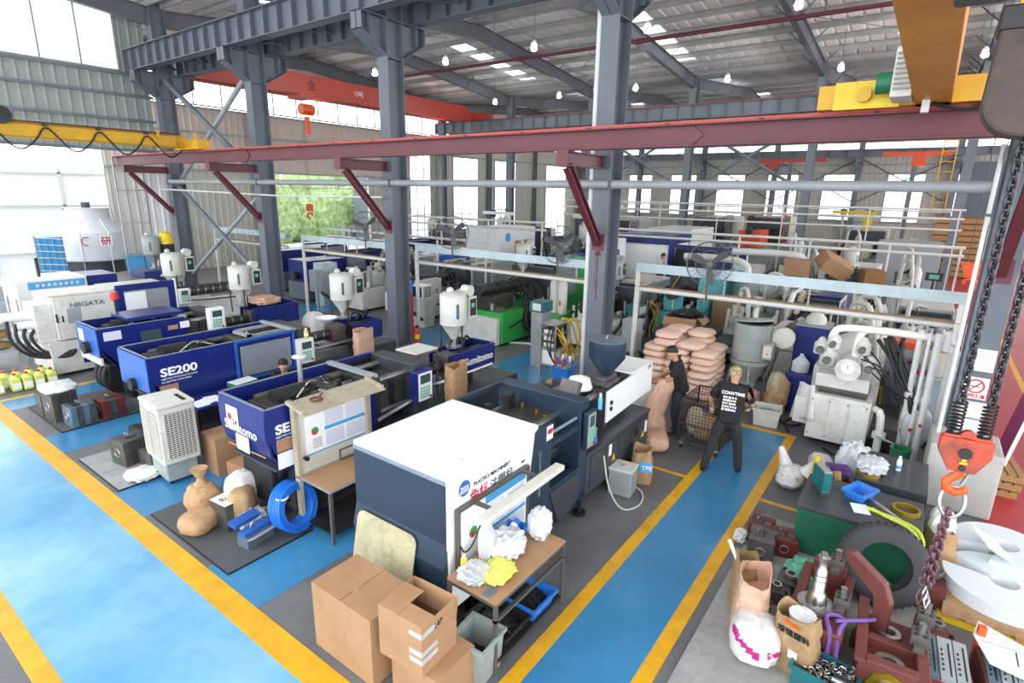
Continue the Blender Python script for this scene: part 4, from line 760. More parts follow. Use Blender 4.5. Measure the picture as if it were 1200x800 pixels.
def person(label, loc, rz, J, hair='hair_black', shirt='shirt_black', trs='trousers', glove=None, group=None, sleeve=.55, hairlong=0.):
    """J: pel, chest, neck, head, and l/r: sh, el, wr, hip, kn, an (+ fwd dirs). local frame: +x is where the person faces"""
    t = thing('person', label, 'person', loc, rz, group); J = {k: V(*v) for k, v in J.items()}
    body = []; pel, ch, nk, hd = J['pel'], J['chest'], J['neck'], J['head']; up = (hd-nk).normalized(); fw = J.get('face', V(1, 0, 0)); fw = (fw-up*fw.dot(up)).normalized(); sd = up.cross(fw)
    mid = (pel+ch)/2
    body.append([(pel, (.1, .075)), (mid, (.095, .07)), (ch, (.105, .07)), (nk, .055), (nk+up*.06, .052), (hd-up*.05+fw*.0, (.066, .076)), (hd+up*.01, (.078, .098)), (hd+up*.075, (.074, .094)), (hd+up*.125, .055)])
    for s in 'lr':
        sh, el, wr = J[s+'sh'], J[s+'el'], J[s+'wr']; d = (wr-el).normalized(); pm = wr+d*.06
        body.append([(ch, .1), (sh, .036), ((sh+el)/2, .036), (el, .037), ((el*.6+wr*.4), .037), (wr, .026), (pm, (.036, .018))])
        sdv = d.cross(V(0, 0, 1)); sdv = sdv.normalized() if sdv.length > .05 else V(0, 1, 0); dn = d.cross(sdv).normalized(); dn = dn if dn.z < 0 else -dn
        for q, (off, ln) in enumerate(((-.028, .062), (-.01, .075), (.01, .07), (.026, .055))):
            a = pm+sdv*off+d*.03; b = a+d*ln*.55+dn*.012; c = b+d*ln*.35+dn*.03; body.append([(pm, .02), (a, .0105), (b, .0095), (c, .008)])
        a = wr+d*.02+sdv*.035*(1 if s == 'l' else -1)+dn*.01; body.append([(wr, .026), (a, .012), (a+d*.035+dn*.012, .0105), (a+d*.06+dn*.025, .009)])
        hp, kn, an = J[s+'hip'], J[s+'kn'], J[s+'an']; body.append([(pel, .1), (hp, .06), ((hp+kn)/2, .055), (kn, .042), ((kn*.65+an*.35), .042), (an, .036)])
    skin('body', body, 'skin', t)
    c2 = []
    c2.append([(pel-up*.13, (.17, .14)), (pel-up*.05, (.17, .14)), (mid, (.165, .135)), (ch, (.19, .14)), (nk-up*.02, .1), (nk+up*.015, .075)])
    for s in 'lr':
        sh, el = J[s+'sh'], J[s+'el']; e = sh+(el-sh)*.92; c2.append([(ch, .15), (sh, .1), ((sh+e)/2, .082), (e, .072)])
    skin('shirt', c2, shirt, t)
    c3 = [[(pel+up*.06, (.155, .125)), (pel, (.16, .13))]]
    for s in 'lr':
        hp, kn, an = J[s+'hip'], J[s+'kn'], J[s+'an']; c3.append([(pel, .135), (hp, .098), ((hp+kn)/2, .088), (kn, .07), ((kn+an)/2, .066), (an+(kn-an)*.04, .06), (an-(kn-an)*.03, .056)])
        f = J.get(s+'toe', V(1, 0, 0)).normalized(); gz = an.z-.055
        sh = skin('shoe', [[(V(an.x, an.y, gz+.01)-f*.06, .045), (V(an.x, an.y, gz+.01)+f*.04, .047), (V(an.x, an.y, gz)+f*.15, .036), (V(an.x, an.y, gz)+f*.19, .024)]], 'shoe', t)
        if glove: d = (J[s+'wr']-J[s+'el']).normalized(); part(t, 'glove', glove, blobat(J[s+'wr']+d*.05, .1))
    skin('trousers', c3, trs, t)
    hv = []; nu, nv = 14, 8; hc = hd+up*.045-fw*.012   # hair cap
    for j in range(nv+1):
        for i in range(nu):
            th = 2*PI*i/nu; c = math.cos(th); ext = 1.5-.38*c if c > 0 else 1.5-.6*c; ph = PI/2-j/nv*ext; r = 1.0+.07*math.sin(th*5+j*1.7)+.05*math.sin(th*3-j)-.1*(j/nv)**3
            hv.append(hc+(fw*math.cos(th)*.118+sd*math.sin(th)*.1)*math.cos(ph)*r+up*math.sin(ph)*.12*r)
    part(t, 'hair', hair, MB().add(hv, [(j*nu+i, j*nu+(i+1) % nu, (j+1)*nu+(i+1) % nu, (j+1)*nu+i) for j in range(nv) for i in range(nu)]), True)
    for s in (-1, 1):
        part(t, 'ear', 'skin', MB().lathe([(.004, -.012), (.022, -.008), (.024, .0), (.018, .008), (.004, .012)], c=tuple(hd+sd*s*.083+up*.01), n=10, axis='y'), True)
        e = hd+fw*.088+sd*s*.03+up*.025; part(t, 'eye', 'black', MB().lathe([(.003, -.008), (.009, -.004), (.009, .004), (.003, .008)], c=tuple(e), n=8))
    part(t, 'nose', 'skin', MB().cyl(hd+fw*.085+up*.025, hd+fw*.112-up*.015, .008, .014, n=8), True); part(t, 'mouth', 'mould_red', MB().obox(tuple(hd+fw*.088-up*.045), (.012, .04, .008), (0, 0, math.atan2(fw.y, fw.x))))
    return t
def blobat(c, s):
    b = blob(s, s*.8, s*.9, 3, 1., .05, 10, 7, flat=False); b.v = [(x+c.x, y+c.y, z+c.z-s*.45) for x, y, z in b.v]; return b
P1 = person('worker in a black printed T-shirt with bleached hair pushing the wire cage', (8.95, 2.12, 0), .12,
    dict(pel=(0, 0, .95), chest=(.1, 0, 1.3), neck=(.13, 0, 1.46), head=(.17, 0, 1.60), face=(1, -.15, -.2), lsh=(.1, .19, 1.41), lel=(.16, .34, 1.16), lwr=(.32, .33, .95), rsh=(.1, -.19, 1.41), rel=(.2, -.31, 1.15), rwr=(.4, -.24, 1.02),
         lhip=(-.01, .1, .9), lkn=(-.06, .2, .48), lan=(-.2, .28, .06), rhip=(0, -.1, .9), rkn=(.08, -.17, .49), ran=(.06, -.22, .06), ltoe=(1, .2, 0), rtoe=(1, -.1, 0)), 'hair_blond', glove='glove')
text(P1, 'CONVTIME', .07, 'white', (-.1, .15, 1.36), (PI/2-.28, 0, -PI/2), 'shirt_print', .002, 'LEFT', 1., .002)
rd = random.Random(12)
for r in range(5):   # illegible printed lines below the first one
    y = .11
    while y > -.09:
        w_ = rd.uniform(.02, .05); part(P1, 'shirt_print', 'white', MB().obox((-.118-.019*r, y-w_/2, 1.315-.045*r), (.004, w_, rd.uniform(.022, .036)), (rd.uniform(-.1, .1), .28, 0))); y -= w_+rd.uniform(.005, .02)
P2 = person('worker in a black polo shirt with lime collar emptying a peach sack', (9.95, 3.3, 0), 2.0,
    dict(pel=(0, 0, .92), chest=(.08, 0, 1.27), neck=(.12, 0, 1.43), head=(.19, 0, 1.55), face=(1, 0, -.5), lsh=(.08, .19, 1.38), lel=(.2, .27, 1.13), lwr=(.42, .16, 1.05), rsh=(.08, -.19, 1.38), rel=(.18, -.28, 1.12), rwr=(.42, -.12, 1.04),
         lhip=(0, .1, .88), lkn=(.08, .13, .47), lan=(.0, .15, .06), rhip=(0, -.1, .88), rkn=(.05, -.13, .47), ran=(-.1, -.16, .06)), trs='trousers_navy')
part(P2, 'collar', 'lime', MB().torus((.105, 0, 1.41), .075, .012, 'z', 16, 6), True)
P3 = person('dark haired worker seated at the long bench before the clear side door', (5.72, 9.55, 0), -2.3,
    dict(pel=(0, 0, .5), chest=(.05, 0, .85), neck=(.08, 0, 1.0), head=(.12, 0, 1.13), face=(1, .1, -.1), lsh=(.05, .18, .96), lel=(.12, .26, .72), lwr=(.34, .16, .78), rsh=(.05, -.18, .96), rel=(.12, -.26, .72), rwr=(.34, -.16, .78),
         lhip=(.05, .1, .48), lkn=(.42, .13, .47), lan=(.4, .13, .06), rhip=(.05, -.1, .48), rkn=(.42, -.13, .47), ran=(.4, -.13, .06)))
st = thing('stool', 'low dark stool under the seated worker', 'stool', (5.72, 9.55, 0)); part(st, 'seat', 'wood', MB().cyl((0, 0, .36), (0, 0, .4), .16, n=16))
for a in range(4): part(st, 'leg', 'dark_metal', MB().cyl((.1*math.cos(a*PI/2+.8), .1*math.sin(a*PI/2+.8), .36), (.15*math.cos(a*PI/2+.8), .15*math.sin(a*PI/2+.8), 0), .014, n=6))
STAND = dict(pel=(0, 0, .93), chest=(.05, 0, 1.28), neck=(.07, 0, 1.44), head=(.12, 0, 1.57), face=(1, 0, -.3), lsh=(.05, .19, 1.39), lel=(.12, .26, 1.13), lwr=(.34, .16, 1.05), rsh=(.05, -.19, 1.39), rel=(.12, -.26, 1.13), rwr=(.34, -.16, 1.06), lhip=(0, .1, .88), lkn=(.02, .11, .47), lan=(0, .12, .06), rhip=(0, -.1, .88), rkn=(.02, -.11, .47), ran=(0, -.12, .06))
person('worker in black leaning into the open mould of the blue and white machine', (23.0, 7.9, .32), .4, STAND)
person('worker in white in front of the round drying drum', (21.2, 5.3, 0), 2.4, STAND, shirt='white_bag')
person('worker with a white sleeve beside the blue and white machine', (23.0, 9.0, .32), -.5, STAND, shirt='white_bag')
# ================================================================ SACKS AND BAGS
def pillow(L, Wd, Hh, seed): return blob(L, Wd, Hh, seed, .55, .05, 24, 12, 2.6)
def sack(name, label, loc, rz, L, Wd, Hh, m, seed, group=None, tilt=(0, 0)):
    o = obj(name, pillow(L, Wd, Hh, seed), m, None, True); tag(o, label, 'sack', group); o.location = loc; o.rotation_euler = (tilt[0], tilt[1], rz); return o
def openbag(name, label, loc, rz, w, d, h, m, seed, inner=None, group=None, fold=.0, lean=(0, 0), top=1., cat='bag'):
    t = thing(name, label, cat, loc, rz, group); rd = random.Random(seed); nu, nv = 36, 16; vs = []
    for j in range(nv+1):
        f = j/nv; k = 1+.12*math.sin(f*PI)*(1-f)+(top-1)*f
        for i in range(nu):
            a = 2*PI*i/nu; c, s = math.cos(a), math.sin(a); e = .5
            x = math.copysign(abs(c)**e, c); y = math.copysign(abs(s)**e, s); n = (.06*noise3((x*3, y*3, f*6), seed)+.12*ridge((x*3.2, y*3.2, f*5*h/.5), seed))*(1 if 0 < j else .3)
            vs.append((x*w/2*k*(1+n)+lean[0]*f, y*d/2*k*(1+n)*(1-.35*f*fold)+lean[1]*f, h*f*(1+.06*math.sin(a*2+seed)*f)))
    fs = [(j*nu+i, j*nu+(i+1) % nu, (j+1)*nu+(i+1) % nu, (j+1)*nu+i) for j in range(nv) for i in range(nu)]; base = len(vs)
    for j in range(4):
        f = 1-j*.12
        for i in range(nu): p = vs[nv*nu+i]; vs.append(((p[0]-lean[0])*.96+lean[0]*f, (p[1]-lean[1])*.96+lean[1]*f, p[2]*f))
    fs += [(nv*nu+i, base+i, base+(i+1) % nu, nv*nu+(i+1) % nu) for i in range(nu)]; fs += [(base+j*nu+i, base+(j+1)*nu+i, base+(j+1)*nu+(i+1) % nu, base+j*nu+(i+1) % nu) for j in range(3) for i in range(nu)]
    fs += [tuple(reversed(range(nu))), tuple(base+3*nu+i for i in range(nu))]
    part(t, 'bag_body', m, MB().add(vs, fs), True); return t
# stack of peach resin sacks on a pallet
pal = thing('pallet', 'wooden pallet under the peach resin sacks', 'pallet', (11.55, 3.2, 0))
for i in range(6): part(pal, 'slat', 'wood', B(0, 1.25, .02+i*.27, .2+i*.27, .1, .12))
for x in (.05, .57, 1.1): part(pal, 'bearer', 'wood', B(x, x+.1, 0, 1.6, .0, .1))
rd = random.Random(5)
for k in range(9):
    z = .13+k*.152; ny = 3 if k < 7 else 2
    for i in range(ny):
        for j in range(2):
            if k % 2: L, Wd, x, y = .5, .66, .0, 0
            yy = 3.47+i*.53+rd.uniform(-.03, .03) if k < 7 else 3.75+i*.55; xx = 11.83+j*.64+rd.uniform(-.03, .03)
            if k % 2 == 0: a, b = .64, .53
            else: a, b = .64, .53
            if k == 8 and (i, j) == (0, 0): continue
            sack('resin_sack', 'plump peach resin sack in the pallet stack', (xx, yy, z), rd.uniform(-.08, .08), a*1.0, b*1.0, .168, 'bag_pink', k*7+i*2+j, 'peach resin sacks on the pallet', (rd.uniform(-.05, .05), rd.uniform(-.05, .05)))
# emptied peach sack held by the worker
hb = thing('held_sack', 'long peach sack held up by the worker in the polo shirt', 'sack', (9.45, 3.62, 0)); vs = []; nu = 36
prof = [(.0, .3, .22, .0, .0), (.12, .36, .26, .0, .0), (.3, .3, .2, .02, 0), (.42, .24, .14, .05, 0), (.6, .26, .13, .08, -.02), (.8, .3, .1, .1, -.05), (1.0, .32, .07, .16, -.1), (1.12, .28, .05, .2, -.12)]
for j, (z, a, b, ox, oy) in enumerate(prof):
    for i in range(nu): th = 2*PI*i/nu; r = 1+.1*noise3((math.cos(th)*3, math.sin(th)*3, z*5), 4)+.34*ridge((math.cos(th)*5, math.sin(th)*5, z*6), 2); vs.append((ox*1.4+a*math.cos(th)*r*.8, oy*1.5+b*math.sin(th)*r+a*math.cos(th)*-.35, z))
part(hb, 'bag_body', 'bag_peach', MB().add(vs, [(j*nu+i, j*nu+(i+1) % nu, (j+1)*nu+(i+1) % nu, (j+1)*nu+i) for j in range(len(prof)-1) for i in range(nu)]+[tuple(reversed(range(nu))), tuple(range((len(prof)-1)*nu, len(prof)*nu))]), True)
sack('fallen_sack', 'peach sack lying at the end of the white and navy machine', (9.05, 3.35, 0), .5, .6, .45, .3, 'bag_peach', 31)
sack('white_sack', 'white sack beside the end of the injection cover', (10.6, 4.3, 0), .3, .6, .5, .6, 'white_bag', 33)
cbx = obj('cardboard_sheet', B(8.75, 9.15, 3.6, 4.1, 0, .55), 'cardboard'); tag(cbx, 'brown carton behind the end of the white and navy machine', 'carton')
# wire cage trolley
cg = thing('wire_cage', 'grey wire mesh cage trolley with torn sacks inside', 'cage trolley', (9.3, 2.3, 0)); CL, CW, CH = 1.0, .74, .92
fr = MB()
for x in (0, CL):
    for y in (0, CW): fr.cyl((x, y, .15), (x, y, CH), .018, n=6)
for z in (.16, .5, CH):
    fr.cyl((0, 0, z), (CL, 0, z), .015, n=6).cyl((0, CW, z), (CL, CW, z), .015, n=6).cyl((0, 0, z), (0, CW, z), .015, n=6).cyl((CL, 0, z), (CL, CW, z), .015, n=6)
part(cg, 'cage_frame', 'chain_dark', fr)
def meshpanel(p, u, v, nu, nv):
    mb = MB(); p, u, v = V(*p), V(*u), V(*v)
    for i in range(nu+1): a = p+u*(i/nu); mb.cyl(a, a+v, .005, n=4, cap=False)
    for j in range(nv+1): a = p+v*(j/nv); mb.cyl(a, a+u, .005, n=4, cap=False)
    return mb
for p, u, v, a, b in (((0, 0, .16), (0, CW, 0), (0, 0, CH-.16), 13, 13), ((CL, 0, .16), (0, CW, 0), (0, 0, CH-.16), 13, 13), ((0, 0, .16), (CL, 0, 0), (0, 0, CH-.16), 17, 13), ((0, CW, .16), (CL, 0, 0), (0, 0, CH-.16), 17, 13), ((0, 0, .16), (CL, 0, 0), (0, CW, 0), 14, 10)): part(cg, 'mesh_panel', 'chain_dark', meshpanel(p, u, v, a, b))['kind'] = 'stuff'
for x in (.06, CL-.06):
    for y in (.06, CW-.06): c = part(cg, 'caster', 'galv', B(x-.03, x+.03, y-.03, y+.03, .08, .16)); part(c, 'wheel', 'black', MB().cyl((x, y-.02, .05), (x, y+.02, .05), .05, n=12), True)
sack('torn_sack', 'crumpled beige torn sack inside the wire cage', (9.65, 2.65, .17), .4, .6, .5, .45, 'kraft_tan', 41)
sack('torn_sack', 'yellowish rag hanging inside the wire cage front', (9.42, 2.8, .3), .2, .12, .3, .5, 'cream_board', 42)
sack('dark_sack', 'black sack on top of the torn sack in the wire cage', (9.85, 2.5, .6), .2, .35, .3, .18, 'black', 43)
bp = obj('blue_board', B(10.35, 11.2, 2.55, 3.15, .1, .14), 'blue_mid'); tag(bp, 'blue plastic pallet board behind the wire cage', 'pallet'); obj('runner', B(10.4, 11.15, 2.6, 2.7, 0, .1), 'blue_mid', bp); obj('runner', B(10.4, 11.15, 3.0, 3.1, 0, .1), 'blue_mid', bp)
# ================================================================ CLUTTER OF THE FRONT ROW
def mat_board(label, x0, x1, y0, y1, m='mat_dark', h=.025):
    o = obj('floor_mat', B(x0, x1, y0, y1, .006, h), m); obj('mat_edge', MB().box(x0-.012, x0, y0, y1, .006, h).box(x0, x1, y0-.012, y0, .006, h), 'black', o); return tag(o, label, 'mat')
mat_board('dark grey steel plate mat under the hose coil and toolbox', 2.62, 3.75, 5.97, 8.03)
mat_board('ribbed grey mat beside the air cooler', 2.6, 3.6, 9.08, 10.7, 'mat_light'); mat_board('dark mat under the red and blue moulds', 2.8, 4.2, 12.2, 14.2)
def mould(name, label, loc, rz, L, Wd, Hh, m='mould', plates=3, hole=True, group=None):
    t = thing(name, label, 'mould', loc, rz, group); z = 0
    for k in range(plates):
        a = L*k/plates; b = L*(k+1)/plates-.006; part(t, 'plate', m if k % 2 == 0 else 'mould', B(a, b, (0 if k in (0, plates-1) else .02), Wd-(0 if k in (0, plates-1) else .02), 0, Hh-(.0 if k != 1 else .01)), bevel=.004)
    part(t, 'slot', 'black', B(L*.25, L*.75, Wd*.42, Wd*.5, Hh-.012, Hh+.002))
    if hole: part(t, 'locating_ring', 'steel', MB().torus((-.004, Wd/2, Hh/2), Wd*.17, .008, 'x', 18, 6), True); part(t, 'bolt', 'black', MB().cyl((-.004, Wd*.12, Hh*.12), (.002, Wd*.12, Hh*.12), .014, n=8)); part(t, 'bolt', 'black', MB().cyl((-.004, Wd*.88, Hh*.88), (.002, Wd*.88, Hh*.88), .014, n=8))
    part(t, 'eye_bolt', 'steel', MB().torus((L*.5, Wd*.7, Hh+.03), .025, .007, 'y', 12, 6)); return t
mould('injection_mould', 'rusty steel mould with a plastic bag on top', (2.86, 12.75, .025), .1, .42, .45, .55); mould('injection_mould', 'small dark mould beside the bagged mould', (2.82, 13.3, .025), .0, .3, .35, .42, hole=False); mould('injection_mould', 'blue-grey plated mould on the dark mat', (2.98, 12.22, .025), .05, .42, .42, .38, 'mould_blue', 4); mould('injection_mould', 'dark red mould beside the blue-grey mould', (3.48, 12.22, .025), .05, .4, .42, .36, 'mould_red', 3)
o = obj('plastic_wrap', blob(.6, .7, .16, 51, .8, .16), 'poly_dense', None, True); o.location = (3.05, 13.0, .57); tag(o, 'crumpled clear plastic over the rusty mould', 'plastic wrap')
mould('injection_mould', 'square steel mould with bolt holes on the ribbed mat', (2.95, 9.75, .025), .15, .42, .4, .42); mould('injection_mould', 'second steel mould behind the air cooler', (3.15, 9.3, .025), .1, .4, .35, .3, hole=False); mould('injection_mould', 'black mould behind the square steel mould', (3.42, 10.25, .025), .2, .45, .4, .35, 'dark_metal')
o = obj('paper_sack', blob(.5, .5, .1, 53, .8, .2), 'white_bag', None, True); o.location = (3.0, 9.25, .03); tag(o, 'flattened white sack on the ribbed mat', 'sack')
# evaporative air cooler
ac = thing('air_cooler', 'tall dirty white evaporative air cooler with honeycomb side panels', 'air cooler', (3.36, 8.95, 0), -.06); aw, ad = .26, .36
part(ac, 'tank', 'dryer_grey', MB().prism([(-aw*.85, -ad*.85), (aw*.85, -ad*.85), (aw*.85, ad*.85), (-aw*.85, ad*.85)], .06, .36, 'z'), bevel=.02); part(ac, 'body', 'white_dirty', MB().prism([(-aw, -ad), (aw, -ad), (aw, ad), (-aw, ad)], .36, 1.24, 'z'), bevel=.02); part(ac, 'top', 'white_dirty', MB().prism([(-aw-.01, -ad-.01), (aw+.01, -ad-.01), (aw+.01, ad+.01), (-aw-.01, ad+.01)], 1.24, 1.3, 'z'), bevel=.02)
def grille(par, u0, u1, z0, z1, face, off):
    g = MB(); n = 22
    bk = B(u0, u1, off-.006 if face == 'y' else 0, off, z0, z1) if face == 'y' else B(off-.004, off, u0, u1, z0, z1)
    part(par, 'grille_back', 'dark_metal', bk)
    for i in range(n):
        z = z0+(z1-z0)*(i+.5)/n
        if face == 'y': g.box(u0, u1, off-.014, off-.004, z-.006, z+.006)
        else: g.box(off-.014, off-.004, u0, u1, z-.006, z+.006)
    k = int((u1-u0)/.05)
    for i in range(k+1):
        u = u0+(u1-u0)*i/k
        if face == 'y': g.box(u-.004, u+.004, off-.012, off-.004, z0, z1)
        else: g.box(off-.012, off-.004, u-.004, u+.004, z0, z1)
    part(par, 'grille', 'offwhite', g)['kind'] = 'stuff'
grille(ac, -aw+.08, aw-.05, .44, 1.16, 'y', -ad-.001); grille(ac, -ad+.05, -.03, .44, 1.16, 'x', -aw-.001); grille(ac, .03, ad-.05, .44, 1.16, 'x', -aw-.001)
for x in (-.16, .16):
    for y in (-.24, .24): part(ac, 'caster', 'black', MB().cyl((x, y-.02, .03), (x, y+.02, .03), .03, n=10), True)
for i in range(5): part(ac, 'knob', 'black', B(.12, .17, -.3+i*.07, -.26+i*.07, 1.3, 1.315))
def carton(name, label, loc, rz, L, Wd, Hh, open_=False, tape=True, m='cardboard', group=None):
    t = thing(name, label, 'carton', loc, rz, group); k = .006
    part(t, 'side', m, B(0, k, 0, Wd, 0, Hh)); part(t, 'side', m, B(L-k, L, 0, Wd, 0, Hh)); part(t, 'side', m, B(k, L-k, 0, k, 0, Hh)); part(t, 'side', m, B(k, L-k, Wd-k, Wd, 0, Hh)); part(t, 'bottom', m, B(k, L-k, k, Wd-k, 0, k))
    if open_:
        part(t, 'flap', m, MB().obox((-L*.12, Wd/2, Hh-.1), (L*.28, Wd*.98, k), (0, -1.0, 0))); part(t, 'flap', m, MB().obox((L*1.1, Wd/2, Hh-.06), (L*.28, Wd*.98, k), (0, 1.0, 0))); part(t, 'flap', m, MB().obox((L/2, -.1, Hh-.06), (L*.98, .26, k), (.7, 0, 0)))
    else:
        part(t, 'flap', m, B(0, L, 0, Wd/2-.004, Hh, Hh+k)); part(t, 'flap', m, B(0, L, Wd/2+.004, Wd, Hh, Hh+k))
        if tape: part(t, 'tape', 'kraft_tan', B(L*.3, L*.5, Wd/2-.03, Wd/2+.03, Hh+k, Hh+k+.002))
    return t
# big cartons in front of the white machine
bxa = carton('shipping_carton', 'large plain brown carton with a centre seam beside the cream board', (2.7, 3.42, 0), 0, .55, .86, .72); bxa.location = (2.62, 3.4, .004)
bxa2 = bxa
bl = carton('shipping_carton', 'lower brown carton under the opened carton', (2.72, 2.7, .004), 0, .5, .55, .42, tape=False)
ob = thing('shipping_carton', 'opened brown carton with taped corner and folded flaps on another carton', 'carton', (2.68, 2.82, .43), .06); L, Wd, Hh, k = .46, .5, .5, .006
for bx_ in (B(0, k, 0, Wd, 0, Hh), B(L-k, L, 0, Wd, 0, Hh), B(k, L-k, 0, k, 0, Hh), B(k, L-k, Wd-k, Wd, 0, Hh)): part(ob, 'side', 'cardboard', bx_)
part(ob, 'bottom', 'cardboard', B(k, L-k, k, Wd-k, 0, k)); part(ob, 'flap', 'cardboard', B(0, .17, 0, Wd, Hh, Hh+k)); part(ob, 'flap', 'cardboard', B(.0, L*.75, Wd*.55, Wd, Hh+k, Hh+2*k)); part(ob, 'flap', 'cardboard', MB().obox((L-.02, Wd*.4, Hh-.1), (k, Wd*.9, .22), (0, .15, 0)))
for z in (.12, .2, .38): part(ob, 'tape', 'poly', MB().box(-.002, .0, .0, .14, z, z+.05).box(-.002, .2, -.002, .0, z, z+.05))
tb = text(ob, '287', .07, 'black', (.16, -.003, .38), FY, 'handwriting')
wr_ = obj('plastic_wrap', blob(.3, .3, .12, 8, .8, .2), 'poly_dense', None, True); wr_.location = (2.93, 3.0, .45); tag(wr_, 'clear plastic film inside the opened carton', 'plastic film')
def bin_(name, label, loc, rz, a, b, h, m, cat='bin', t=.012, taper=.85, group=None):
    g = thing(name, label, cat, loc, rz, group); vs = []
    for z, k, q in ((0, taper, 0), (h, 1, 0), (h, 1, t), (t, taper, t)):
        for sx, sy in ((-1, -1), (1, -1), (1, 1), (-1, 1)): vs.append((sx*(a/2*k-q), sy*(b/2*k-q), z))
    fs = [(3, 2, 1, 0), (12, 13, 14, 15)]
    for j in range(3): fs += [(j*4+i, j*4+(i+1) % 4, (j+1)*4+(i+1) % 4, (j+1)*4+i) for i in range(4)]
    part(g, 'shell', m, MB().add(vs, fs)); r = MB()
    r.box(-a/2-.02, a/2+.02, -b/2-.02, -b/2, h-.03, h+.005).box(-a/2-.02, a/2+.02, b/2, b/2+.02, h-.03, h+.005).box(-a/2-.02, -a/2, -b/2, b/2, h-.03, h+.005).box(a/2, a/2+.02, -b/2, b/2, h-.03, h+.005); part(g, 'rim', m, r); return g
bin_('waste_bin', 'grey square plastic bin with scrap beside the cartons', (3.36, 2.78, .004), .08, .36, .36, .42, 'dryer_grey')
o = obj('scrap_heap', blob(.26, .26, .16, 12, .8, .25), 'dark_metal', None, True); o.location = (3.36, 2.78, .02); tag(o, 'dark scrap inside the grey bin', 'scrap', kind='stuff')
cbd = thing('cream_board', 'scratched cream panel with rounded corners leaning on the navy end cover', 'panel', (3.3, 3.72, 0), 0); pts = []
for cx, cz, a0 in ((.82, .88, 0), (.1, .88, PI/2)):
    for i in range(5): a = a0+i*PI/8; pts.append((cx+.1*math.cos(a), cz+.1*math.sin(a)))
poly = [(0.0, 0), (.92, 0)]+pts; pb = part(cbd, 'panel_sheet', 'cream_board', MB().prism([(u, w*1.0) for u, w in poly], -.006, .006, 'x')); pb.rotation_euler = (0, .2, 0); pb.location = (.02, -.0, .0)
# table 1
def table(label, loc, L, Wd, Hh, top='cardboard', leg='iron', shelf=None):
    t = thing('work_table', label, 'table', loc)
    part(t, 'top', top, B(0, L, 0, Wd, Hh-.02, Hh)); f = .035
    for x in (0, L-f):
        for y in (0, Wd-f): part(t, 'leg', leg, B(x, x+f, y, y+f, 0, Hh-.055))
    part(t, 'top_frame', leg, MB().frame(0, L, 0, Wd, 0, 0, .0) if 0 else MB().box(0, L, 0, f, Hh-.055, Hh-.02).box(0, L, Wd-f, Wd, Hh-.055, Hh-.02).box(0, f, f, Wd-f, Hh-.055, Hh-.02).box(L-f, L, f, Wd-f, Hh-.055, Hh-.02))
    if shelf: part(t, 'shelf', shelf[1], B(f, L-f, f*.2, Wd-f*.2, shelf[0], shelf[0]+.02)); part(t, 'stretcher', leg, B(0, L, 0, f, Hh-.22, Hh-.19))
    return t
t1 = table('steel framed work table covered in cardboard below the chart board', (3.4, 2.6, 0), 1.22, .6, .8, shelf=(.1, 'dark_metal'))
def lump(name, label, cat, loc, size, m, seed, rough=.12, e=.8, rz=0, group=None, kind=None):
    o = obj(name, blob(*size, seed, e, rough, 32, 20), m, None, True); o.location = loc; o.rotation_euler = (0, 0, rz); return tag(o, label, cat, group, kind)
lump('plastic_bag', 'large crumpled white plastic bag on the work table', 'plastic bag', (4.05, 2.98, .8), (.42, .36, .24), 'poly_dense', 61, .2); lump('plastic_bag', 'tall white plastic bag at the end of the work table', 'plastic bag', (4.5, 2.86, .8), (.26, .24, .34), 'poly_dense', 62, .16); lump('plastic_bag', 'thin clear bag with dark parts on the work table', 'plastic bag', (3.55, 2.98, .8), (.3, .28, .14), 'poly', 63, .2); lump('dark_parts', 'dark moulded parts in the clear bag', 'parts', (3.53, 2.98, .805), (.2, .2, .08), 'grey_base', 64, .2, kind='stuff')
lump('film_roll', 'upright roll of clear film on the work table', 'film roll', (3.82, 3.05, .8), (.18, .14, .42), 'poly', 65, .12); lump('rag', 'yellow printed cloth draped on the work table', 'rag', (3.72, 2.84, .8), (.36, .3, .1), 'yellow_glove', 66, .22); ca = thing('bottle', 'yellow bottle behind the clear bag on the work table', 'bottle', (3.58, 3.14, .8)); part(ca, 'body', 'yellow', MB().lathe([(.035, 0), (.035, .13), (.02, .15)], n=12), True); part(ca, 'cap', 'offwhite', MB().lathe([(.02, .15), (.02, .18)], n=10), True)
bk = bin_('plastic_basket', 'small blue plastic basket on the work table', (4.3, 3.05, .8), .3, .24, .2, .13, 'blue_plastic', 'basket'); bt = thing('glue_bottle', 'blue bottle lying in the small blue basket', 'bottle', (4.28, 3.04, .9)); part(bt, 'body', 'blue_plastic', MB().cyl((-.09, 0, .03), (.09, .03, .08), .04, n=12), True); part(bt, 'label', 'paper', MB().cyl((-.03, .01, .047), (.03, .02, .063), .041, n=12), True)
ph = obj('phone', B(3.42, 3.56, 2.7, 2.78, .8, .82), 'grey_base', bevel=.006); tag(ph, 'grey phone lying at the table edge', 'phone')
b1 = bin_('parts_tray', 'blue tray of black parts on the lower shelf', (4.25, 2.85, .12), 0, .42, .5, .16, 'blue_plastic', 'tray'); lump('black_parts', 'black moulded parts filling the blue tray', 'parts', (4.25, 2.85, .14), (.36, .42, .1), 'black', 71, .3, kind='stuff'); bin_('parts_tray', 'black tray of small parts on the lower shelf', (3.78, 2.88, .12), 0, .4, .5, .14, 'black', 'tray'); lump('small_parts', 'loose dark parts in the black tray', 'parts', (3.78, 2.88, .14), (.32, .42, .09), 'dark_metal', 72, .3, kind='stuff')
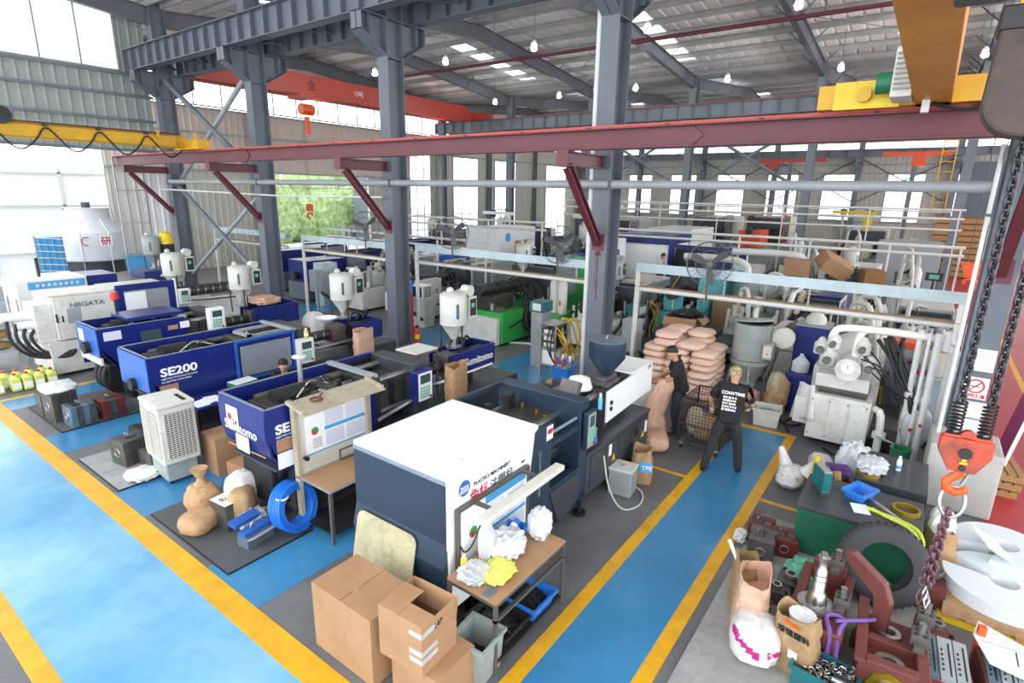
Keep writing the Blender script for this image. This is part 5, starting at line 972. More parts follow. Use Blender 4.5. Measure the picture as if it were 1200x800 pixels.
# notice board stand with desk (in front of the lettered blue machine)
nb = thing('notice_board_stand', 'beige framed chart board with roof shelf and desk in front of the lettered blue machine', 'notice board', (3.72, 5.47, 0))
part(nb, 'board', 'offwhite', B(.02, 1.2, .68, .71, .75, 1.68)); 
for x in (0, 1.17): part(nb, 'upright', 'frame_beige', B(x, x+.05, .64, .73, 0.0, 1.7))
rf = part(nb, 'roof_shelf', 'frame_beige', MB().prism([(.4, 1.66), (.78, 1.74), (.78, 1.76), (.4, 1.68)], -.02, 1.3, 'x')); part(rf, 'end_lip', 'frame_beige', MB().obox((0.0, .6, 1.735), (.05, .36, .04), (.2, 0, 0))); part(rf, 'end_lip', 'frame_beige', MB().obox((1.27, .6, 1.735), (.05, .36, .04), (.2, 0, 0)))
ps = part(nb, 'poster', 'paper', B(.16, 1.12, .672, .679, .98, 1.62)); part(ps, 'poster_header', 'paper_blue', B(.16, 1.12, .667, .672, 1.54, 1.62)); part(ps, 'poster_band', 'paper_blue', B(.45, 1.12, .667, .672, 1.26, 1.31)); part(ps, 'poster_footer', 'paper_blue', B(.16, 1.12, .667, .672, .98, 1.0)); part(ps, 'poster_sheet', 'paper_lav', B(.46, .76, .667, .672, 1.32, 1.52)); part(ps, 'poster_sheet', 'paper_lav', B(.8, 1.1, .667, .672, 1.32, 1.52)); part(ps, 'poster_sheet', 'paper_lav', B(.46, .76, .667, .672, 1.03, 1.24)); part(ps, 'poster_sheet', 'paper_lav', B(.8, 1.1, .667, .672, 1.03, 1.24)); part(ps, 'poster_logo', 'green', MB().cyl((.3, .664, 1.3), (.3, .67, 1.3), .055, n=16)); part(ps, 'poster_logo', 'red', MB().cyl((.28, .66, 1.28), (.28, .664, 1.28), .03, n=12))
for i in range(5): part(ps, 'poster_line', 'black', B(.26, .4, .668, .672, 1.06+i*.03, 1.066+i*.03))
dk = part(nb, 'desk_top', 'galv', B(.0, 1.2, .0, .72, .73, .75)); part(dk, 'cardboard_cover', 'cardboard', B(.02, .55, .02, .64, .75, .756)); part(dk, 'cardboard_cover', 'cardboard', B(.56, 1.18, .02, .64, .75, .756))
for x in (0, 1.16): part(nb, 'leg', 'iron', B(x, x+.04, .0, .04, 0, .73))
part(nb, 'low_shelf', 'dark_metal', B(.02, 1.18, .02, .66, .12, .14)); part(nb, 'desk_rack', 'iron', MB().frame(.62, 1.1, .76, .92, .6, .62, .015)); part(nb, 'hook_knob', 'black', MB().cyl((.12, .66, .98), (.12, .6, .98), .03, n=10))
ke = thing('pipe_clamp', 'rusty pipe clamp lying on the chart board roof', 'clamp', (4.05, 6.1, 1.735)); part(ke, 'ring', 'mould_red', MB().torus((0, 0, .015), .07, .014, 'z', 16, 6), True); part(ke, 'handle', 'mould_red', MB().cyl((.06, .03, .02), (.17, .1, .035), .01, n=6))
bx3 = obj('papers', B(4.55, 4.8, 5.55, 5.85, .757, .79), 'paper'); tag(bx3, 'white paper pad on the chart board desk', 'paper')
# coil of blue hose, toolbox, sacks
coil = thing('hose_coil', 'big coil of bright blue hose leaning by the desk', 'hose coil', (3.62, 6.14, .03), .2)
for i in range(5):
    for j in range(3): part(coil, 'hose_turn', 'blue_hose', MB().torus((0, 0, 0), .24+.035*j, .02, 'y', 32, 8), True).matrix_basis = Matrix.Translation((0, -.08+i*.04, .345)) @ Euler((-.25, 0, 0)).to_matrix().to_4x4()
part(coil, 'tie', 'white', MB().torus((-.17, 0, .55), .07, .012, 'z', 12, 6)).rotation_euler = (0, 0, 0)
bw = obj('carton_scrap', B(-.14, .14, -.02, .02, 0, .2), 'cardboard'); bw.location = (3.62, 6.62, .03); tag(bw, 'torn cardboard scrap seen through the hose coil', 'carton')
tbx = thing('toolbox', 'open blue and grey metal toolbox on the dark mat', 'toolbox', (3.0, 6.2, .026), .15); part(tbx, 'box', 'grey_base', B(0, .4, 0, .2, 0, .14)); part(tbx, 'tray', 'blue_mid', MB().obox((.2, .3, .24), (.38, .14, .05), (.2, 0, 0))); part(tbx, 'lid', 'grey_panel', MB().obox((.2, -.06, .16), (.4, .14, .015), (-.5, 0, 0))); part(tbx, 'tray', 'blue_mid', B(.01, .39, .05, .19, .14, .19)); part(tbx, 'latch', 'steel', B(.18, .22, -.01, 0, .05, .12)); part(tbx, 'handle', 'steel', MB().torus((.2, .12, .2), .06, .008, 'y', 12, 6, .5))
lump('plastic_bag', 'clear plastic bag beside the open toolbox', 'plastic bag', (3.3, 6.62, .026), (.36, .3, .26), 'poly', 81, .18)
sb = thing('steel_block', 'rusty steel block topped with a printed label', 'block', (3.02, 6.85, .026), .1); part(sb, 'block', 'mould', B(0, .3, -.1, .24, 0, .38), bevel=.006); part(sb, 'label', 'paper', B(.0, .3, -.1, .24, .38, .384)); text(sb, '包装', .12, 'black', (.02, .06, .386), (0, 0, -.3), ext=.001, bold=.001)
kb = thing('paper_sack', 'knotted brown paper sack on the dark mat', 'sack', (3.05, 7.4, .026)); part(kb, 'body', 'kraft', blob(.42, .42, .5, 83, .8, .1), True); part(kb, 'knot', 'kraft', MB().lathe([(.14, .44), (.05, .54), (.04, .58), (.09, .66), (.11, .72), (.02, .7)], n=12), True)
sack('paper_sack', 'crumpled brown paper sack lying on the dark mat', (2.86, 7.12, .026), .4, .5, .4, .28, 'kraft', 84); sack('paper_sack', 'upright white sack with blue print under the blue machine end', (3.42, 7.05, .026), .2, .4, .36, .62, 'white_bag', 85); sack('paper_sack', 'brown sack slumped against the white sack', (3.3, 6.85, .03), .7, .36, .32, .5, 'kraft_tan', 86)
carton('shipping_carton', 'upright brown carton with open flap behind the air cooler', (3.72, 8.35, .004), -.05, .35, .5, .62, tape=False); carton('shipping_carton', 'small carton standing between the cooler and the blue machine', (3.78, 7.7, .004), .1, .3, .4, .34, tape=False)
# bench between the cooler and the SE200 machine
bn2 = table('long work bench with papers along the longest blue machine', (3.95, 9.35, 0), 1.4, .75, .8, 'blue', 'dark_metal', (.2, 'machine_dark'))
for i in range(9): o = obj('paper_sheet', B(-.11, .11, -.15, .15, 0, .006), 'paper'); o.location = (4.12+.12*i, 9.6+.05*(i % 3), .8+.003*(i % 3)); o.rotation_euler = (0, 0, .3*math.sin(i*2)); tag(o, 'loose white paper sheet on the long bench', 'paper', 'papers on the long bench')
gb = thing('file_tray', 'green and white file box on the long bench', 'file box', (4.85, 9.75, .825), .1); part(gb, 'box', 'green_dark', B(0, .45, 0, .3, 0, .08)); part(gb, 'lid', 'paper', B(.01, .44, .01, .29, .08, .09)); ys = obj('yellow_ball', MB().lathe([(.01, 0), (.04, .02), (.045, .045), (.03, .08), (.01, .09)], n=12), 'yellow', None, True); ys.location = (4.95, 9.5, .82); tag(ys, 'small yellow ball of tape on the long bench', 'tape')
fx = thing('dust_mushroom', 'grey steel post with a round cap rising from the blue machine', 'post', (4.45, 7.05, 1.3)); part(fx, 'post', 'galv', MB().cyl((0, 0, 0), (0, 0, .75), .035, n=10), True); part(fx, 'cap', 'offwhite', MB().lathe([(.1, .75), (.1, .77), (.02, .79)], n=14), True)
table('steel stool table beside the lettered blue machine', (6.4, 6.68, .87), .55, .5, .86, 'offwhite', 'iron'); bg2 = openbag('paper_bag', 'brown paper bag hung on the lettered blue machine', (6.8, 6.12, .96), .2, .5, .22, .62, 'kraft', 91)
openbag('paper_bag', 'peach paper bag hung on the barrel of the longest blue machine', (8.05, 10.1, .7), .1, .5, .22, .62, 'bag_peach', 92); lump('paper_bag', 'peach paper draped over the cover of the flat lid machine', 'paper', (7.75, 13.6, 1.5), (.7, .6, .22), 'bag_peach', 93, .2); sack('white_sack', 'white and brown sack behind the flat lid machine', (8.95, 13.3, 0), .2, .6, .5, 1.15, 'white_bag', 94); bs = thing('basin', 'round white basin beside the dryer of the longest blue machine', 'basin', (7.55, 10.75, 1.45)); part(bs, 'bowl', 'white', MB().lathe([(.04, 0), (.08, .02), (.24, .12), (.25, .14), (.22, .13), (.06, .04)], n=20), True)
bo = thing('bottle', 'yellow capped bottle standing on the white control panel', 'bottle', (6.6, 10.12, 1.41)); part(bo, 'body', 'yellow', MB().lathe([(.045, 0), (.045, .14), (.02, .17)], n=10), True); part(bo, 'label', 'paper', MB().lathe([(.046, .04), (.046, .1)], n=10), True); part(bo, 'cap', 'white', MB().lathe([(.02, .17), (.02, .2)], n=8), True)
# jerry cans by the white machine
jc = thing('jerry_can', 'pale yellow plastic jerry can with red cap', 'jerry can', (2.95, 15.6, .004)); part(jc, 'body', 'drum_yellow', MB().prism([(-.09, -.11), (.09, -.11), (.09, .11), (-.09, .11)], 0, .3, 'z'), bevel=.03); part(jc, 'shoulder', 'drum_yellow', MB().lathe([(.1, .29), (.06, .34), (.03, .36)], n=12), True); part(jc, 'cap', 'red', MB().lathe([(.035, .36), (.035, .4)], n=12), True); part(jc, 'handle', 'drum_yellow', MB().torus((0, .05, .34), .05, .014, 'x', 12, 6, .5)); part(jc, 'label', 'paper', B(-.07, .07, -.115, -.111, .06, .2))
jc['group'] = 'jerry cans by the white machine'
for x, y in ((3.15, 15.58), (3.36, 15.55), (3.57, 15.53), (2.85, 15.95), (3.05, 15.92), (3.27, 15.9), (3.5, 15.88), (2.67, 15.62), (2.7, 16.0)): dup(jc, (x, y, .004), .1*math.sin(x*9))
# white pipe stack and yard clutter at the far left
for i in range(12): o = obj('steel_bar', MB().cyl((0, -.9, .03), (0, 1.2, .03), .03, n=8), 'pipe_grey', None, True); o.location = (1.9+.1*(i % 6), 17.6, .01+.07*(i//6)); o.rotation_euler = (0, 0, .1); tag(o, 'long pale steel bar in the bundle behind the jerry cans', 'bar', 'steel bar bundle')
rk = thing('wire_rack', 'pale wire storage rack behind the jerry cans', 'rack', (2.6, 18.2, 0)); fr = MB()
for x in (0, 1.2):
    for y in (0, .8): fr.cyl((x, y, 0), (x, y, 1.6), .02, n=6)
part(rk, 'frame', 'galv', fr)
for z in (.3, .6, .9, 1.2, 1.5): part(rk, 'shelf', 'galv', meshpanel((0, 0, z), (1.2, 0, 0), (0, .8, 0), 12, 6))
for z, m in ((.3, 'kraft_tan'), (.6, 'kraft'), (.9, 'white_bag')): lump('sack_heap', 'soft sack lying on a wire rack shelf', 'sack', (3.2, 18.6, z+.005), (.9, .6, .22), m, 97+int(z*10), .12, group='sacks on the wire rack')
# cooling tower outside
ct = thing('cooling_tower', 'round white fibreglass cooling tower in the yard', 'cooling tower', (9.0, 29.2, -.05))
part(ct, 'shell', 'tower_white', MB().lathe([(1.25, 1.35), (1.3, 1.4), (1.3, 2.5), (1.28, 2.55), (.82, 3.1), (.8, 3.5), (.84, 3.52)], n=32), True); part(ct, 'air_inlet', 'machine_dark', MB().lathe([(1.1, .8), (1.1, 1.36)], n=32), True); part(ct, 'basin', 'offwhite', MB().lathe([(1.0, .3), (1.3, .5), (1.32, .8), (1.1, .82)], n=32), True)
for i in range(8): a = i*PI/4+.2; part(ct, 'strut', 'galv', MB().cyl((1.3*math.cos(a), 1.3*math.sin(a), .75), (1.28*math.cos(a), 1.28*math.sin(a), 1.4), .03, n=6)); part(ct, 'seam', 'white', MB().tube([(1.31*math.cos(a), 1.31*math.sin(a), 1.4), (1.31*math.cos(a), 1.31*math.sin(a), 2.5), (.84*math.cos(a), .84*math.sin(a), 3.1)], .02, 5)); part(ct, 'leg', 'galv', MB().cyl((1.1*math.cos(a), 1.1*math.sin(a), 0), (1.1*math.cos(a), 1.1*math.sin(a), .5), .04, n=6))
part(ct, 'motor', 'machine_dark', MB().cyl((0, 0, 3.5), (0, 0, 3.75), .16, n=12), True); part(ct, 'motor_beam', 'galv', B(-.85, .85, -.06, .06, 3.44, 3.52)); part(ct, 'ladder', 'galv', MB().cyl((1.0, -.75, 0), (.75, -.6, 3.4), .02, n=6).cyl((1.2, -.55, 0), (.9, -.4, 3.4), .02, n=6))
for s, dx in (('研', 0),): nb_ = part(ct, 'sign_plate', 'paper', B(-.12, .35, -1.335, -1.325, 2.0, 2.42)); text(nb_, s, .38, 'red', (-.08, -1.34, 2.06), FY, bold=.006)
part(ct, 'emblem', 'red', MB().torus((-.55, -1.2, 2.2), .17, .02, 'y', 20, 6, .8))
bsn = thing('blue_screen', 'light blue corrugated screen panel in the yard', 'screen', (6.6, 27.2, 0)); part(bsn, 'sheet', 'blue_sky', ribbed(.85, 2.45, .2)); part(bsn, 'post', 'galv', B(-.05, 0, .0, .05, 0, 2.5))
for i in range(9): part(bsn, 'rib', 'white', MB().obox((.42, -.04, .4+i*.25), (.86, .015, .035), (0, .12, 0)))
# hedge and greenery outside the doorway
for i, x in enumerate((22, 24.5, 27, 29.5, 32, 35)): lump('hedge_bush', 'round green bush in the yard beyond the doorway', 'bush', (x, 44+.5*(i % 2), -.05), (3.4, 2.4, 3.6+.6*(i % 3)), 'foliage', 111+i, .16, group='bushes beyond the doorway')
for i, x in enumerate((24, 30, 37, 43)): lump('hedge_bush', 'tall tree crown beyond the bushes of the yard', 'tree', (x, 54, -.05), (6, 5, 7+i % 2), 'foliage', 121+i, .16, group='tree crowns beyond the doorway')
pill = obj('gate_pillar', B(33.2, 35.6, 40, 42, -.05, 6.2), 'steel_blue'); tag(pill, 'blue-grey block of the neighbouring building beyond the doorway', 'building')
# ================================================================ RIGHT FOREGROUND
mat_board('speckled light grey steel plates on the floor under the paper bags', 4.0, 7.9, -.75, 1.27, 'mat_light', .02)
# bags
t = thing('resin_bag', 'white sack with magenta print below the peach bag', 'sack', (5.12, .72, .02), .15); part(t, 'body', 'white_bag', blob(.5, .46, .44, 141, .7, .07, 22, 14), True)
_b = blob(.5, .46, .44, 141, .7, .07, 44, 28)
def patch(b, cond, k=1.012):
    m = MB(); c = V(0, 0, .22)
    for f in b.f:
        p = sum((V(*b.v[i]) for i in f), V(0, 0, 0))/len(f)
        if cond(p): m.add([c+(V(*b.v[i])-c)*k for i in f], [tuple(range(len(f)))])
    return m
part(t, 'print', 'magenta', patch(_b, lambda p: p.x < -.08 and abs(p.z-.25-.5*p.y) < .035 and -.04 < p.y < .2)); part(t, 'print', 'magenta', patch(_b, lambda p: p.x < -.05 and abs(p.z-.3-.4*p.y) < .03 and p.y < -.12))
openbag('paper_bag', 'tall crumpled peach bag standing behind the white magenta sack', (5.5, .86, .02), .2, .46, .34, .72, 'bag_peach', 142, fold=.5, lean=(-.08, .0)); openbag('paper_bag', 'brown paper bag with rolled top behind the peach bag', (5.78, 1.0, .02), .4, .34, .26, .62, 'kraft_tan', 143, fold=.6)
b5 = openbag('paper_bag', 'open tan paper bag with orange and black print', (5.22, .36, .02), -.25, .24, .36, .62, 'kraft_tan', 144, lean=(-.02, .02)); text(b5, '增强塑料', .075, 'black', (-.15, .15, .43), (PI/2+.05, 0, -PI/2), ext=.003, bold=.001); part(b5, 'mark', 'orange', MB().obox((-.15, .03, .55), (.008, .13, .03), (.15, 0, 0))); part(b5, 'sticker', 'paper', B(-.152, -.142, -.06, .02, .2, .28)); part(b5, 'lining', 'white_bag', MB().lathe([(.1, .5), (.115, .6), (.12, .605), (.1, .6)], n=16), True)
cy = thing('rod', 'white plastic rod leaning out of the brown paper bag', 'rod', (5.8, 1.08, .5)); part(cy, 'rod_body', 'white', MB().cyl((0, 0, 0), (-.05, .12, .28), .02, n=8), True)
# moulds by the lane
mould('injection_mould', 'greasy steel mould with locating ring at the lane edge', (6.72, .88, .02), .12, .36, .3, .3); mould('injection_mould', 'dark red mould between two steel moulds', (7.02, .66, .02), .2, .34, .3, .24, 'mould_red'); mould('injection_mould', 'steel mould with red face nearest the white plastic scrap', (7.1, 1.0, .02), .0, .32, .28, .26, 'mould_red', hole=False); lump('plastic_wrap', 'white plastic scrap at the yellow line', 'plastic', (7.05, 1.34, .006), (.2, .16, .16), 'poly_dense', 146, .2); lump('green_sheet', 'crumpled green woven sheet beside the moulds', 'tarpaulin', (6.55, .5, .02), (.5, .42, .3), 'key_green', 147, .2)
# green bench
gb = thing('surface_bench', 'green steel bench with dark scratched top', 'bench', (7.2, -.52, 0)); part(gb, 'top', 'deck', B(0, 1.0, 0, 1.3, .64, .7), bevel=.006); part(gb, 'front_panel', 'green_bench', B(.03, .05, .02, 1.28, .05, .64)); part(gb, 'side_panel', 'green_bench', B(.05, .97, 1.26, 1.28, .05, .64)); part(gb, 'side_panel', 'green_bench', B(.05, .97, .02, .04, .05, .64)); part(gb, 'back_panel', 'green_bench', B(.95, .97, .04, 1.26, .05, .64)); part(gb, 'shelf_lip', 'green_bench', B(.0, .03, .02, 1.28, .58, .64)); part(gb, 'plinth', 'black', B(.08, .92, .06, 1.24, 0, .05))
gs = thing('granite_plate', 'thick black granite surface plate on a stand', 'surface plate', (8.35, -.55, 0)); part(gs, 'slab', 'granite', B(0, 1.1, 0, .82, .5, .75), bevel=.008)
for x in (.1, 1.0):
    for y in (.1, .72): part(gs, 'stand_leg', 'green_bench', B(x-.04, x+.04, y-.04, y+.04, 0, .5))
bb = bin_('parts_bin', 'blue stacking bin on the green bench', (7.86, .16, .7), -.4, .34, .24, .12, 'blue_plastic', 'bin', taper=.8)
mp = thing('mould_plate', 'tall steel mould plate with green painted face on the bench', 'mould plate', (7.72, .48, .7), .55); part(mp, 'plate', 'steel', B(0, .3, 0, .1, 0, .3), bevel=.004); part(mp, 'face', 'teal_dark', B(-.006, .0, -.0, .1, .02, .28)); part(mp, 'side', 'teal_dark', B(.0, .3, .1, .106, .02, .28))
br_ = obj('steel_bar', MB().obox((0, 0, .02), (.6, .05, .04)), 'steel'); br_.location = (7.72, -.08, .7); br_.rotation_euler = (0, 0, .75); tag(br_, 'square steel bar lying across the green bench', 'bar')
pr_ = obj('paper_sheet', B(-.12, .12, -.09, .09, 0, .004), 'paper'); pr_.location = (7.55, .12, .701); pr_.rotation_euler = (0, 0, .3); tag(pr_, 'white paper card on the green bench', 'paper')
rg = thing('brass_ring', 'brass ring gear on the green bench', 'ring', (7.82, -.34, .7)); part(rg, 'ring', 'brass', MB().lathe([(.12, 0), (.15, .0), (.15, .05), (.12, .05), (.12, .0)], n=28), True)
rg2 = thing('brass_ring', 'brass ring under a rag on the granite plate', 'ring', (8.55, .12, .75)); part(rg2, 'ring', 'brass', MB().lathe([(.11, 0), (.14, .0), (.14, .04), (.11, .04), (.11, .0)], n=24), True)
ys_ = thing('lifting_sling', 'yellow webbing sling trailing over the green bench', 'sling', (0, 0, 0)); part(ys_, 'webbing', 'lime', MB().tube([(7.6, .05, .715), (7.55, -.08, .72), (7.52, -.2, .72), (7.46, -.34, .73), (7.36, -.46, .74), (7.22, -.53, .7), (7.15, -.54, .5)], .022, 6, smooth=2), True); part(ys_, 'webbing', 'yellow_glove', MB().tube([(7.62, -.0, .715), (7.5, -.15, .72), (7.42, -.3, .73), (7.3, -.42, .74), (7.17, -.5, .68), (7.13, -.5, .45)], .02, 6, smooth=2), True)
lump('rag', 'grey crumpled rag on the granite plate', 'rag', (8.72, .1, .755), (.5, .36, .16), 'cover_plastic', 151, .22); lump('plastic_wrap', 'dirty clear film behind the granite plate', 'plastic film', (9.45, .35, .0), (.5, .5, .8), 'cover_plastic', 152, .15); sc_ = thing('spray_can', 'white spray can standing on the granite plate', 'spray can', (8.95, -.2, .75)); part(sc_, 'can', 'white', MB().lathe([(.032, 0), (.032, .14), (.02, .17)], n=12), True); part(sc_, 'band', 'paper_blue', MB().lathe([(.033, .03), (.033, .08)], n=12), True); part(sc_, 'cap', 'white', MB().lathe([(.018, .17), (.018, .21)], n=10), True)
cy2 = thing('cardboard_tube', 'brown cardboard tube beside the granite plate', 'tube', (8.38, .38, .3)); part(cy2, 'tube', 'kraft', MB().cyl((0, 0, 0), (.05, .1, .42), .05, n=14), True); lump('rubber_sheet', 'black rubber sheet between bench and lane', 'rubber sheet', (8.6, .5, .0), (.7, .5, .55), 'black_rubber', 153, .1); sack('white_sack', 'white folded sack behind the black rubber sheet', (9.5, .75, 0), .3, .9, .35, .4, 'white_bag', 154); vb = bin_('violet_box', 'violet plastic box among the scrap', (8.95, .5, .0), .3, .3, .25, .55, 'purple'); yb = obj('yellow_bottle', MB().lathe([(.06, 0), (.06, .6), (.03, .66)], n=12), 'yellow', None, True); yb.location = (8.95, .78, 0); tag(yb, 'yellow bottle among the scrap behind the bench', 'bottle')
wb2 = thing('plastic_bag', 'knotted white printed plastic bag at the yellow line', 'plastic bag', (9.05, 1.12, .0)); part(wb2, 'body', 'white_bag', blob(.5, .42, .36, 155, .9, .12, 22, 14), True); part(wb2, 'ear', 'white_bag', MB().cyl((.1, .1, .3), (.16, .22, .56), .1, .04, n=10), True); part(wb2, 'ear', 'white_bag', MB().cyl((.0, -.18, .25), (.1, -.34, .5), .12, .05, n=10), True); text(wb2, '塑料颗粒', .06, 'black', (-.23, .1, .22), (PI/2-.2, 0, -PI/2+.1), ext=.006)
# tyre
ty = thing('tyre', 'worn black car tyre leaning on the green bench', 'tyre', (6.72, -.2, .02)); o = part(ty, 'rubber', 'tyre', MB().lathe([(.26, -.1), (.34, -.115), (.42, -.1), (.45, -.07), (.46, 0), (.45, .07), (.42, .1), (.34, .115), (.26, .1), (.27, .08), (.4, .07), (.41, 0), (.4, -.07), (.27, -.08), (.26, -.1)], n=40, axis='x'), True); o.location = (.1, 0, .46); o.rotation_euler = (0, .32, .25)
g = MB()
for i in range(40): a = 2*PI*i/40; g.obox((0, .455*math.cos(a), .455*math.sin(a)), (.15, .02, .02), (a, 0, 0))
o2 = part(o, 'tread', 'tyre', g); o2['kind'] = 'stuff'
# dismantled red castings
def casting(label, loc, rz, polys, holes, m='red_part'):
    t = thing('machine_casting', label, 'casting', loc, rz); 
    for nm, mm, mb, bv in polys: part(t, nm, mm, mb, False, bv)
    for c, r in holes: part(t, 'bearing', 'steel', MB().lathe([(r*.55, -.01), (r, -.01), (r, .025), (r*.55, .025), (r*.55, -.01)], c=c, n=24), True); part(t, 'bore', 'black', MB().cyl((c[0], c[1], c[2]-.005), (c[0], c[1], c[2]+.004), r*.55, n=18))
    return t
ca1 = casting('maroon box casting with brass gasket plate and bore', (5.2, -.62, .02), .05, [('wall', 'red_part', B(0, .06, 0, .5, 0, .42), .01), ('wall', 'red_part', B(.06, .95, 0, .06, 0, .4), .01), ('wall', 'red_part', B(.06, .95, .44, .5, 0, .4), .01), ('cross_rib', 'red_part', B(.42, .5, .06, .44, 0, .38), .01), ('deck_plate', 'red_part', B(.06, .42, .06, .44, .24, .28), 0), ('deck_plate', 'red_part', B(.5, .95, .06, .44, .22, .26), 0), ('top_flange', 'red_part', MB().box(-.02, .95, -.03, .06, .4, .44).box(-.02, .95, .44, .53, .4, .44).box(-.02, .08, .06, .44, .42, .46), .006)], [((.25, .25, .29), .12), ((.72, .25, .27), .1)])
gk = part(ca1, 'gasket_plate', 'brass', MB().lathe([(.09, 0), (.17, 0), (.17, -.012), (.09, -.012), (.09, 0)], c=(-.001, .25, .22), n=8, axis='x')); part(ca1, 'bore_tube', 'steel', MB().lathe([(.085, -.02), (.095, -.02), (.095, .12), (.085, .12), (.085, -.02)], c=(-.01, .25, .22), n=22, axis='x'), True); part(ca1, 'bore_dark', 'black', MB().cyl((-.008, .25, .22), (-.004, .25, .22), .085, n=20))
casting('maroon slotted casting under the spindle', (5.35, .02, .02), .0, [('block', 'red_part', B(0, .45, 0, .5, 0, .42), .015), ('rail', 'red_part', B(.45, 1.15, .0, .09, .1, .38), .01), ('rail', 'red_part', B(.45, 1.15, .41, .5, .1, .38), .01), ('cross_rib', 'red_part', B(1.05, 1.15, .09, .41, .1, .5), .01), ('side_port', 'black', MB().cyl((-.004, .28, .2), (.01, .28, .2), .15, n=22), 0), ('floor_plate', 'red_part', B(.45, 1.05, .09, .41, .1, .14), 0)], [])
ar = thing('clamp_arm', 'maroon hooked clamp arm standing beside the tyre', 'casting', (5.95, -.18, .02)); part(ar, 'arm', 'red_part', MB().prism([(-.14, 0), (-.02, 0), (0, .5), (.02, .62), (.3, .82), (.34, .92), (.26, .95), (-.06, .78), (-.14, .6)], -.045, .045, 'x'), bevel=.01); part(ar, 'foot', 'red_part', B(-.15, .25, -.35, .1, 0, .2), bevel=.01)
ar.rotation_euler = (0, 0, -.35)
for i, (x, y, z, l) in enumerate(((5.75, .02, .46, 'steel gripper block beside the purple sling'), (5.62, -.62, .47, 'steel gripper block with four holes on the box casting'), (6.3, .14, .53, 'steel gripper block behind the spindle'), (6.25, .55, .02, 'steel gripper block in front of the green sheet'), (5.98, -.66, .47, 'steel gripper block beside the chain shackles'))):
    k = thing('gripper_block', l, 'steel block', (x, y, z)); part(k, 'block', 'iron', B(0, .16, 0, .14, 0, .1), bevel=.004); part(k, 'pin', 'steel', MB().cyl((.08, .07, .1), (.08, .07, .2), .03, n=12), True)
    for a in (.04, .12):
        for b in (.035, .105): part(k, 'bolt_hole', 'black', MB().cyl((a, b, .1), (a, b, .103), .016, n=8))
    part(k, 'jaw', 'iron', B(-.1, 0, .03, .11, -.0, .05))
spn = thing('spindle', 'polished steel spindle with bolted flange standing upright', 'spindle', (5.7, .3, .44)); part(spn, 'shaft', 'chrome', MB().lathe([(.1, .02), (.1, .06), (.09, .1), (.075, .16), (.06, .18), (.055, .42), (.04, .44), (.04, .52), (.055, .52), (.055, .56), (.03, .56), (.03, .6)], n=28), True); fl_ = part(spn, 'flange', 'steel', MB().lathe([(.1, 0), (.17, 0), (.17, .03), (.1, .04)], n=30), True); part(spn, 'seat_ring', 'black', MB().lathe([(.11, -.02), (.11, .0)], n=24))
for i in range(8): a = i*PI/4; part(fl_, 'bolt_hole', 'black', MB().cyl((.14*math.cos(a), .14*math.sin(a), .03), (.14*math.cos(a), .14*math.sin(a), .034), .012, n=8))
part(spn, 'groove', 'black', MB().torus((0, 0, .3), .057, .004, 'z', 22, 5)); part(spn, 'groove', 'black', MB().torus((0, 0, .36), .057, .004, 'z', 22, 5))
pu = thing('lifting_sling', 'purple webbing sling looped over the casting', 'sling', (0, 0, 0)); part(pu, 'webbing', 'purple', MB().tube([(5.33, .12, .2), (5.35, .12, .42), (5.42, .16, .48), (5.55, .2, .48), (5.62, .1, .48), (5.58, .02, .47), (5.45, .06, .47), (5.36, .06, .42), (5.32, .04, .18)], .022, 6, smooth=2), True); part(pu, 'webbing', 'purple', MB().tube([(5.5, .1, .49), (5.62, -.02, .48), (5.72, -.14, .47), (5.8, -.2, .46)], .018, 6, smooth=2), True)
ctb = bin_('chain_tray', 'dark teal steel tray full of chain', (5.12, .1, .02), -.1, .34, .5, .22, 'teal_dark', 'tray', taper=.95)
lk = MB().tube([(.03*math.cos(a)*1.0, .018*math.sin(a), 0) for a in [2*PI*i/12 for i in range(12)]], .006, 5, closed=True)
ch = MB(); rd = random.Random(9)
for i in range(90):
    R = Euler((rd.uniform(-1.2, 1.2), rd.uniform(-.6, .6), rd.uniform(0, 6))).to_matrix(); c = V(rd.uniform(-.13, .13), rd.uniform(-.21, .21), .17+rd.uniform(0, .06)); ch.add([c+R@V(*v) for v in lk.v], lk.f)
o = obj('loose_chain', ch, 'chrome', None, True); o.location = (5.12, .1, .02); tag(o, 'shiny loose chain heaped in the teal tray', 'chain', kind='stuff'); obj('chain_bed', B(-.14, .14, -.2, .2, .05, .17), 'dark_metal', o)
for i, y in enumerate((.0, .16)): pass
mo = thing('black_panel', 'black framed flat panel leaning at the front of the castings', 'panel', (4.86, -.32, .02)); part(mo, 'panel', 'black', MB().obox((0, .1, .2), (.03, .5, .36), (0, .35, 0))); part(mo, 'frame', 'galv', MB().obox((-.01, .1, .37), (.04, .52, .02), (0, .35, 0)))
wf_ = obj('bubble_film', blob(.3, .5, .2, 161, .8, .15), 'poly', None, True); wf_.location = (5.0, -.35, .02); tag(wf_, 'clear film in front of the box casting', 'plastic film')
